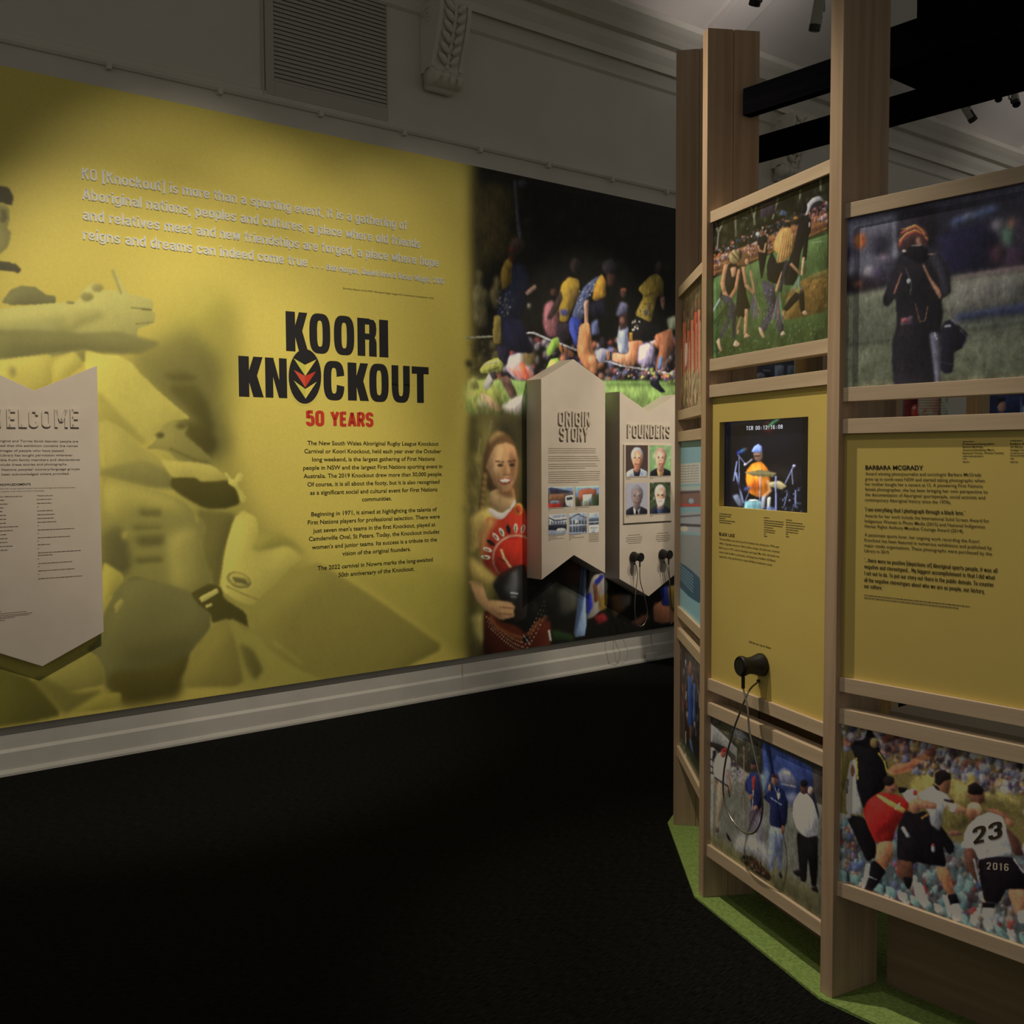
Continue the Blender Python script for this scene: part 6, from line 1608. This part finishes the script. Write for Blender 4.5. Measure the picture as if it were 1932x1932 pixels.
def tackle(A):
    A.cr(*KL)
    T = [(104, 96, 100), (150, 140, 140), (60, 46, 50), (130, 70, 52), (36, 32, 40), (150, 120, 70), (90, 90, 112), (120, 84, 72), (160, 156, 156)]
    A.crowd([(130, 180), (1600, 470), (1600, 700), (130, 330)], 260, 34, T, 1.2, 2)
    A.poly([(140, 330), (220, 380), (200, 560), (140, 620)], (98, 86, 46), 3); A.poly([(600, 500), (760, 470), (900, 500), (1229, 640), (1600, 760), (1600, 880), (1100, 700), (800, 840), (560, 560)], (104, 91, 50), 4)
    A.poly([(820, 540), (1000, 560), (1229, 640), (1229, 690), (1000, 660), (840, 660)], (112, 98, 56), 4)
    A.crowd([(600, 380), (900, 420), (900, 520), (580, 480)], 50, 26, T, 1.2, 3); A.crowd([(940, 430), (1600, 560), (1600, 660), (940, 580)], 90, 26, T, 1.2, 4)
    S = [(84, 104, 100), (76, 96, 94), (150, 148, 146), (120, 44, 38), (60, 40, 40), (70, 70, 100), (130, 110, 90), (40, 36, 40), (100, 116, 112), (150, 130, 120)]
    A.crowd([(130, 740), (700, 820), (1600, 1120), (1600, 1700)], 10, 30, S, 1.2, 5)
    A.poly([(130, 720), (500, 800), (900, 900), (1600, 1050), (1600, 1720), (130, 1130)], (70, 74, 72), 4)
    A.crowd([(130, 740), (1600, 1010), (1600, 1660), (130, 1110)], 320, 34, S, 1.0, 6)
    for k in range(16): A.poly([(150 + k * 70, 1040 + k * 24), (205 + k * 70, 1050 + k * 26), (210 + k * 70, 1110 + k * 26), (155 + k * 70, 1090 + k * 24)], [(92, 118, 112), (84, 108, 104), (130, 132, 128)][k % 3], 0.9)
    A.crowd([(160, 780), (280, 820), (300, 1060), (150, 1030)], 24, 26, [(84, 108, 108), (130, 100, 70), (70, 76, 110), (60, 50, 50)], 1, 8)
    bl = (17, 14, 15); wh = (158, 155, 154)
    A.poly([(205, 560), (226, 420), (268, 398), (280, 560), (300, 725), (205, 718)], wh, 0.9); A.ell(240, 470, 14, 40, (90, 56, 40), 1); A.line([(214, 520), (208, 600)], 10, (40, 36, 40), 0.8)
    A.poly([(200, 725), (300, 735), (360, 820), (385, 960), (325, 1000), (270, 880)], bl, 0.9); A.ell(215, 735, 18, 14, (130, 126, 126), 0.8)
    A.poly([(233, 330), (250, 300), (310, 290), (330, 220), (370, 270), (400, 360), (442, 430), (440, 520), (430, 570), (340, 640), (305, 700), (262, 560), (262, 430)], bl, 0.9)
    A.line([(262, 400), (270, 520)], 10, (140, 124, 50), 0.8); A.line([(390, 370), (425, 420), (440, 480)], 9, (140, 124, 50), 0.8); A.ell(365, 310, 26, 30, (124, 96, 60), 1); A.ell(385, 315, 12, 20, (60, 44, 34), 1)
    A.poly([(400, 280), (470, 250), (520, 280), (420, 320)], (84, 48, 36), 1.2)
    A.poly([(440, 480), (470, 440), (560, 425), (640, 372), (700, 340), (722, 360), (690, 398), (620, 430), (560, 480), (470, 497)], (136, 82, 56), 0.9); A.ell(690, 365, 34, 24, (84, 50, 38), 1.2); A.line([(480, 480), (600, 440)], 10, (100, 56, 40), 1.5)
    A.poly([(298, 700), (330, 640), (390, 598), (470, 600), (565, 640), (560, 700), (490, 800), (476, 872), (372, 890), (330, 800)], (130, 30, 25), 0.9); A.poly([(340, 760), (470, 720), (470, 800), (380, 860)], (106, 22, 20), 4)
    A.poly([(372, 612), (392, 608), (545, 690), (535, 718), (450, 672)], (158, 134, 68), 0.8); A.line([(488, 692), (512, 660)], 12, (170, 150, 110), 0.7)
    A.poly([(380, 885), (474, 876), (472, 980), (432, 1040), (370, 1000)], (138, 90, 62), 0.9); A.poly([(345, 1000), (375, 985), (432, 1048), (385, 1130), (345, 1172), (305, 1152)], bl, 0.9); A.line([(370, 985), (430, 1040)], 6, (150, 90, 50), 0.7)
    A.poly([(292, 1150), (318, 1005), (345, 1008), (335, 1085), (310, 1150)], (150, 150, 150), 0.8); A.line([(330, 1080), (380, 1100)], 6, (150, 150, 150), 0.7)
    # huddle in the middle
    A.poly([(520, 590), (610, 575), (620, 640), (560, 660)], wh, 0.9); A.poly([(500, 565), (560, 570), (540, 600), (510, 600)], bl, 0.9); A.ell(600, 598, 14, 18, (120, 36, 34), 0.8)
    A.ell(462, 568, 36, 38, (110, 70, 52), 1); A.ell(448, 530, 34, 30, (24, 18, 16), 1); A.ell(470, 582, 8, 6, (40, 26, 22), 0.8)
    A.poly([(618, 605), (700, 560), (760, 580), (805, 640), (820, 668), (772, 680), (745, 760), (690, 725), (640, 650)], wh, 0.9); A.poly([(700, 545), (770, 585), (780, 600), (720, 580)], bl, 0.9)
    A.poly([(715, 530), (720, 480), (760, 466), (800, 490), (806, 560), (790, 610), (745, 590)], (104, 66, 48), 1); A.poly([(712, 540), (716, 485), (760, 462), (806, 490), (808, 520), (770, 530), (740, 560)], (22, 17, 16), 1)
    A.poly([(770, 665), (820, 650), (900, 690), (890, 720), (830, 720)], (136, 94, 68), 0.9); A.poly([(805, 660), (838, 668), (830, 712), (800, 705)], (172, 170, 168), 0.8)
    A.poly([(560, 640), (640, 630), (730, 660), (720, 695), (640, 690), (600, 720), (570, 700)], (134, 88, 64), 1); A.line([(770, 640), (820, 650)], 14, (30, 18, 20), 0.9)
    A.poly([(500, 790), (545, 700), (600, 720), (660, 700), (720, 790), (770, 880), (830, 930), (800, 960), (760, 900), (785, 1025), (690, 1015), (600, 995), (560, 1085), (495, 980)], (19, 15, 17), 0.9)
    A.poly([(640, 740), (700, 720), (830, 900), (820, 950), (740, 880)], bl, 0.9); A.line([(640, 745), (670, 725)], 12, (130, 90, 40), 0.7); A.line([(530, 800), (560, 850)], 20, (140, 138, 138), 1); A.ell(705, 920, 12, 22, (130, 128, 130), 0.9); A.ell(705, 900, 8, 10, (120, 40, 36), 0.8)
    A.poly([(680, 700), (740, 690), (760, 760), (740, 820), (690, 780)], (110, 106, 106), 1.5); A.poly([(780, 820), (860, 815), (880, 840), (800, 850)], (96, 64, 50), 1.2)
    A.poly([(495, 980), (590, 1000), (590, 1080), (572, 1150), (500, 1075)], (74, 46, 34), 0.9); A.poly([(530, 1080), (590, 1090), (570, 1160), (545, 1140)], bl, 0.9)
    A.poly([(715, 1025), (790, 1030), (830, 1175), (792, 1195), (745, 1110)], (134, 86, 58), 0.9); A.poly([(785, 1190), (838, 1178), (858, 1235), (800, 1250)], bl, 0.9); A.poly([(805, 1245), (855, 1235), (885, 1340), (820, 1340)], (156, 154, 152), 0.9)
    A.poly([(590, 1110), (640, 1120), (690, 1250), (650, 1265), (600, 1190)], (150, 148, 146), 1); A.poly([(755, 1180), (790, 1200), (820, 1310), (795, 1310)], (146, 144, 142), 1)
    # number 23
    A.poly([(905, 620), (910, 560), (950, 540), (995, 580), (1004, 650), (960, 670)], (96, 60, 44), 1); A.poly([(904, 600), (908, 555), (950, 535), (1000, 580), (985, 610), (930, 610)], (20, 16, 16), 1)
    A.poly([(1000, 690), (1060, 690), (1130, 720), (1170, 770), (1140, 790), (1080, 740)], (110, 72, 52), 1)
    A.ell(942, 700, 44, 48, (160, 112, 82), 1); A.ell(925, 720, 30, 36, (110, 70, 50), 2)
    A.poly([(880, 850), (905, 790), (960, 740), (1030, 708), (1105, 738), (1122, 780), (1140, 860), (1168, 972), (1060, 965), (965, 985), (945, 915), (890, 915)], wh, 0.9); A.poly([(1080, 900), (1160, 930), (1168, 972), (1000, 975)], (134, 130, 130), 4)
    A.poly([(880, 920), (945, 920), (975, 1100), (960, 1120), (900, 1040)], (74, 46, 36), 1); A.line([(940, 980), (970, 1110)], 12, (120, 118, 116), 0.9)
    A.poly([(1120, 790), (1200, 870), (1240, 960), (1170, 960)], (60, 36, 30), 1.2); A.poly([(1115, 740), (1170, 760), (1165, 800), (1125, 780)], (130, 84, 60), 1)
    A.poly([(965, 985), (1060, 965), (1168, 970), (1240, 1060), (1240, 1170), (1130, 1150), (1090, 1230), (1000, 1230), (972, 1080)], (19, 14, 16), 0.9); A.line([(1170, 980), (1229, 1060)], 10, (150, 148, 150), 0.8)
    A.poly([(1130, 1155), (1240, 1155), (1300, 1280), (1180, 1310)], (130, 88, 62), 1); A.poly([(990, 1230), (1060, 1235), (1058, 1265), (985, 1260)], bl, 0.9); A.poly([(985, 1262), (1056, 1265), (1050, 1395), (1012, 1395)], (158, 156, 156), 0.9); A.poly([(1190, 1290), (1260, 1260), (1280, 1360), (1200, 1350)], (156, 154, 154), 1)
    A.crowd([(1229, 700), (1600, 800), (1600, 1000), (1229, 1000)], 40, 40, T, 1.2, 9)
    A.mottle(0.03, 1.0)


tk, _ = panel(3, 0.347, 0.800, 'photo_panel', 'photo panel of a rugby tackle with the number 23 player, rightmost lower bay', 520, (96, 82, 46), G3L, 'gloss', tackle)
q = Lines(B3, PY - 0.0008, *KL)
q.narrow('23', (930, 897), (1102, 856), 96, 0.17, 0, True, 0.12)
q.build('shirt_number', M['inkb'], tk, 'dark 23 on the white jersey')
q = Lines(B3, PY - 0.0008, *KL)
q.narrow('2016', (1012, 1040), (1140, 1050), 42, 0.16, 0, True, 0.22)
q.build('shorts_number', M['board'], tk, 'white 2016 on the black shorts')

# ---- first bay, seen almost edge-on
def reds(A):
    A.cr(0, 0, 1)
    A.poly([(1270, 540), (1325, 480), (1325, 620), (1270, 650)], (58, 50, 30), 2)
    A.crowd([(1276, 560), (1322, 520), (1322, 620), (1276, 650)], 50, 4, [(70, 60, 36), (44, 38, 24), (86, 72, 46), (60, 46, 32)], 1, 2, 2.5)
    A.poly([(1278, 572), (1286, 562), (1286, 582), (1278, 590)], (96, 110, 116), 0.6)
    for x, y0, y1, w, c in ((1284, 640, 770, 6, (150, 58, 40)), (1291, 610, 765, 7, (168, 62, 40)), (1299, 625, 765, 6, (140, 48, 34)), (1306, 605, 764, 6, (172, 70, 44)), (1313, 590, 762, 6, (150, 50, 36)), (1319, 585, 760, 5, (176, 84, 56))):
        A.line([(x, y0), (x + 0.5, y1 - 60)], w * 0.8, c, 0.6); A.ell(x, y0 - 12, w * 0.28, 12, (90, 60, 44), 0.5); A.line([(x, y1 - 60), (x, y1)], w * 0.6, (110, 74, 50), 0.6); A.line([(x + 2, y0 + 20), (x + 2, y1 - 20)], 0.9, (190, 170, 140), 0.4, 0.8)
    A.poly([(1292, 650), (1297, 645), (1297, 690), (1292, 692)], (180, 150, 136), 0.4)
    A.crowd([(1276, 700), (1322, 690), (1322, 765), (1276, 775)], 40, 2.2, [(124, 120, 74), (90, 84, 50), (140, 132, 92), (110, 80, 52)], 0.5, 3, 7)


panel(1, 1.739, 2.200, 'photo_panel', 'photo panel of a team in red jerseys, narrow upper bay at left of the screen', 480, (66, 52, 34), G1, 'gloss', reds)


def blue(A):
    A.cr(0, 0, 1); A.shade, A.tex = 0, 0
    A.poly([(1281, 876), (1322, 872), (1322, 912), (1281, 914)], (150, 146, 136), 0.5, 1, 0, False)
    for k in range(7): A.line([(1283, 880 + k * 5), (1318, 878 + k * 5)], 1.2, (96, 92, 84), 0.3)
    A.poly([(1281, 924), (1322, 920), (1322, 956), (1281, 957)], (96, 70, 66), 0.5, 1, 0, False); A.poly([(1281, 918), (1322, 916), (1322, 925), (1281, 926)], (130, 140, 156), 0.5, 1, 0, False); A.line([(1281, 952), (1322, 954)], 4, (140, 50, 44), 0.4); A.line([(1283, 930), (1318, 928)], 3, (44, 44, 54), 0.4); A.ell(1304, 945, 5, 5, (110, 130, 150), 0.5)
    A.poly([(1281, 968), (1322, 966), (1322, 1006), (1281, 1003)], (120, 122, 124), 0.5, 1, 0, False); A.line([(1281, 975), (1322, 972)], 3, (60, 62, 68), 0.4); A.line([(1281, 990), (1322, 992)], 5, (44, 46, 52), 0.4); A.ell(1291, 998, 7, 5, (170, 170, 168), 0.4)
    A.poly([(1281, 1008), (1322, 1010), (1322, 1120), (1281, 1062)], (104, 106, 104), 0.5, 1, 0, False)
    A.poly([(1281, 1060), (1300, 1072), (1322, 1092), (1322, 1140), (1300, 1126), (1281, 1106)], (34, 62, 78), 0.5)
    for k in range(6): A.line([(1283, 1066 + k * 5), (1308, 1088 + k * 6)], 0.9, (120, 140, 146), 0.3)


b1 = Bay(1)
panel(1, 0.932, 1.612, 'information_panel', 'light blue information panel with small pictures, narrow bay at left of the screen', 480, (98, 128, 142), G1, 'print', blue, 'information panel')


def bluep(A):
    A.cr(0, 0, 1)
    A.crowd([(1274, 1200), (1320, 1258), (1320, 1400), (1274, 1330)], 130, 2.2, [(60, 46, 44), (90, 74, 70), (34, 30, 34), (110, 104, 110), (120, 70, 60), (44, 48, 70), (26, 24, 24)], 0.5, 2, 6)
    A.line([(1301, 1275), (1303, 1370)], 8, (36, 62, 118), 0.7); A.line([(1310, 1290), (1310, 1360)], 5, (48, 70, 120), 0.7); A.line([(1303, 1370), (1304, 1420)], 5, (70, 50, 40), 0.6); A.ell(1302, 1262, 3, 16, (90, 60, 48), 0.5)
    A.line([(1290, 1290), (1291, 1400)], 3, (60, 40, 40), 0.5); A.line([(1294, 1380), (1294, 1420)], 1.5, (170, 170, 160), 0.4); A.line([(1302, 1395), (1309, 1430)], 3, (50, 84, 130), 0.5)
    A.poly([(1272, 1375), (1322, 1440), (1322, 1510), (1272, 1410)], (26, 34, 22), 3); A.crowd([(1274, 1380), (1320, 1440), (1320, 1490), (1274, 1400)], 20, 1.2, [(140, 150, 130), (40, 60, 90), (60, 70, 50)], 0.4, 4, 6)


panel(1, 0.347, 0.800, 'photo_panel', 'photo panel of a blue jersey player, narrow lower bay at left of the screen', 480, (30, 26, 25), G2L, 'gloss', bluep)

# ---- low plinth inside the third bay
zp = B3.at(1690, 1342.5, 0.19)[1] - 0.018
plt = thing('plinth', 'brown low plinth standing inside behind the rightmost bay', 'plinth', B3, (0.33, 0.3, 0.009))
MB().box(0.06, 0.66, 0.19, 0.208, 0.009, zp).build('front_board', M['wood_dark'], plt)
MB().box(0.06, 0.66, 0.208, 0.42, 0.009, zp - 0.02).build('carcass', M['wood_dark'], plt)
MB().box(0.055, 0.66, 0.188, 0.43, zp, zp + 0.018).build('plinth_top', M['board'], plt)

for bay in (1, 2):  # boards added to stop light from behind, keeping the felt dark
    bb = Bay(bay)
    kb = thing('light_block_board', 'added dark brown board blocking light behind the ' + ('narrow left bay' if bay == 1 else 'bay with the video screen'), 'board', bb, (0.33, 0.2, 0.009))
    MB().box(0.05, 0.62, 0.192, 0.21, 0.009, 0.69).build('board', M['wood_dark'], kb)
    MB().box(0.05, 0.62, 0.211, 0.235, 0.009, 0.06).build('foot_batten', M['wood_dark'], kb)

# ---- far side of the ring, glimpsed through the slots
GF = (0.20, 0.18, 0.16)


class Far(Fr):
    def __init__(s, k):           # between far uprights k and k-1, seen from inside the ring
        a, b = corner(k) + hd(fin_angle(k)) * 0.03, corner(k - 1) + hd(fin_angle(k - 1)) * 0.03
        e = (b - a) / np.linalg.norm(b - a)
        super().__init__(a[:2], e); s.L = float(np.linalg.norm(b - a))


def farpanel(k, label, fn, base):
    f = Far(k)
    t = thing('photo_panel', label, 'photo panel', f, (f.L / 2, 0.02, 1.54))
    MB().box(0.05, f.L - 0.05, 0.004, 0.016, 1.545, 2.195).build('backing_board', M['boardside'], t)
    A = Art(f, 0.003, 0.05, f.L - 0.05, 1.545, 2.195, 260, base, GF); fn(A)
    A.build('printed_picture', t, M['print'])


def fa(A):
    A.cr(1400, 660, 11.365)
    A.poly([(200, 380), (720, 380), (720, 640), (200, 640)], (34, 33, 42), 1, 1, 0, False); A.ell(385, 580, 110, 90, (84, 82, 84), 1); A.ell(400, 600, 70, 60, (64, 60, 62), 1); A.poly([(700, 330), (900, 330), (900, 640), (700, 640)], (76, 78, 88), 0.8, 1, 0, False)
    A.poly([(965, 330), (1220, 330), (1220, 640), (965, 640)], (58, 64, 72), 0.8, 1, 0, False); A.line([(450, 440), (600, 450)], 20, (120, 120, 120), 0.6)


def fb_(A):
    A.cr(1400, 660, 11.365)
    A.poly([(1380, 200), (1800, 200), (1800, 620), (1380, 620)], (122, 106, 106), 1, 1, 0, False); A.ell(1580, 290, 130, 90, (48, 38, 54), 1.5); A.poly([(1600, 200), (1800, 200), (1800, 330), (1680, 330)], (58, 48, 84), 1.5)


def fc(A):
    A.cr(1570, 720, 5.337)
    A.poly([(1655, 140), (2100, 140), (2100, 380), (1655, 380)], (26, 30, 52), 0.8, 1, 0, False); A.poly([(1660, 200), (1700, 180), (1740, 200), (1752, 240), (1745, 280), (1720, 310), (1680, 300), (1662, 250)], (118, 82, 76), 0.8); A.poly([(1655, 160), (1750, 160), (1740, 195), (1690, 210), (1668, 250), (1655, 250)], (24, 20, 26), 0.8)
    A.line([(1903, 160), (1903, 340)], 10, (90, 76, 110), 0.6); A.poly([(1920, 240), (2000, 240), (2000, 340), (1920, 340)], (60, 90, 170), 1)


farpanel(0, 'grey photo panel inside the ring, glimpsed left in the slot above the video screen', fa, (44, 44, 52))
farpanel(-1, 'pinkish photo panel inside the ring, at right of the slot above the video screen', fb_, (96, 84, 86))
farpanel(-3, 'dark blue photo panel of a face, glimpsed at the right edge through the slot', fc, (28, 32, 54))
# display board beyond the doorway on the far side
DF = Fr((1.9, 6.95), hd(98))
dt = thing('display_board', 'red and grey display board beyond the enclosure, glimpsed through the slot under the photographer', 'display board', DF, (0.5, 0.02, 0.0))
MB().box(-0.1, 1.0, 0.003, 0.03, 0.0, 2.3).build('panel_board', M['boardside'], dt)
A = Art(DF, 0.002, -0.1, 1.0, 1.5, 2.3, 220, (52, 50, 56), GF); A.cr(1570, 720, 5.337)
A.poly([(300, 100), (660, 100), (660, 400), (300, 400)], (54, 52, 58), 0.6, 1, 0, False); A.poly([(660, 100), (695, 100), (695, 400), (660, 400)], (20, 19, 26), 0.6, 1, 0, False); A.poly([(725, 100), (860, 100), (860, 400), (725, 400)], (60, 22, 24), 0.8, 1, 0, False)
A.ell(835, 300, 38, 70, (150, 40, 36), 0.8); A.ell(828, 265, 16, 12, (200, 130, 120), 0.6)
A.poly([(862, 100), (1085, 100), (1085, 400), (862, 400)], (150, 100, 90), 0.6, 1, 0, False); A.poly([(1085, 100), (1245, 100), (1245, 400), (1085, 400)], (96, 98, 88), 0.6, 1, 0, False)
A.crowd([(870, 250), (1000, 250), (1060, 360), (870, 360)], 34, 16, [(160, 150, 134), (150, 60, 52), (176, 168, 150)], 0.6, 3)
for k in range(6): A.line([(865, 190 + k * 28), (1245, 180 + k * 28)], 6, (44, 52, 46), 0.4)
A.line([(1085, 150), (1085, 350)], 6, (50, 60, 54), 0.4); A.ell(1255, 212, 11, 16, (220, 220, 215), 0.5); A.poly([(1245, 240), (1360, 180), (1360, 400), (1245, 400)], (52, 54, 50), 0.6, 1, 0, False)
A.build('printed_picture', dt, M['print'])
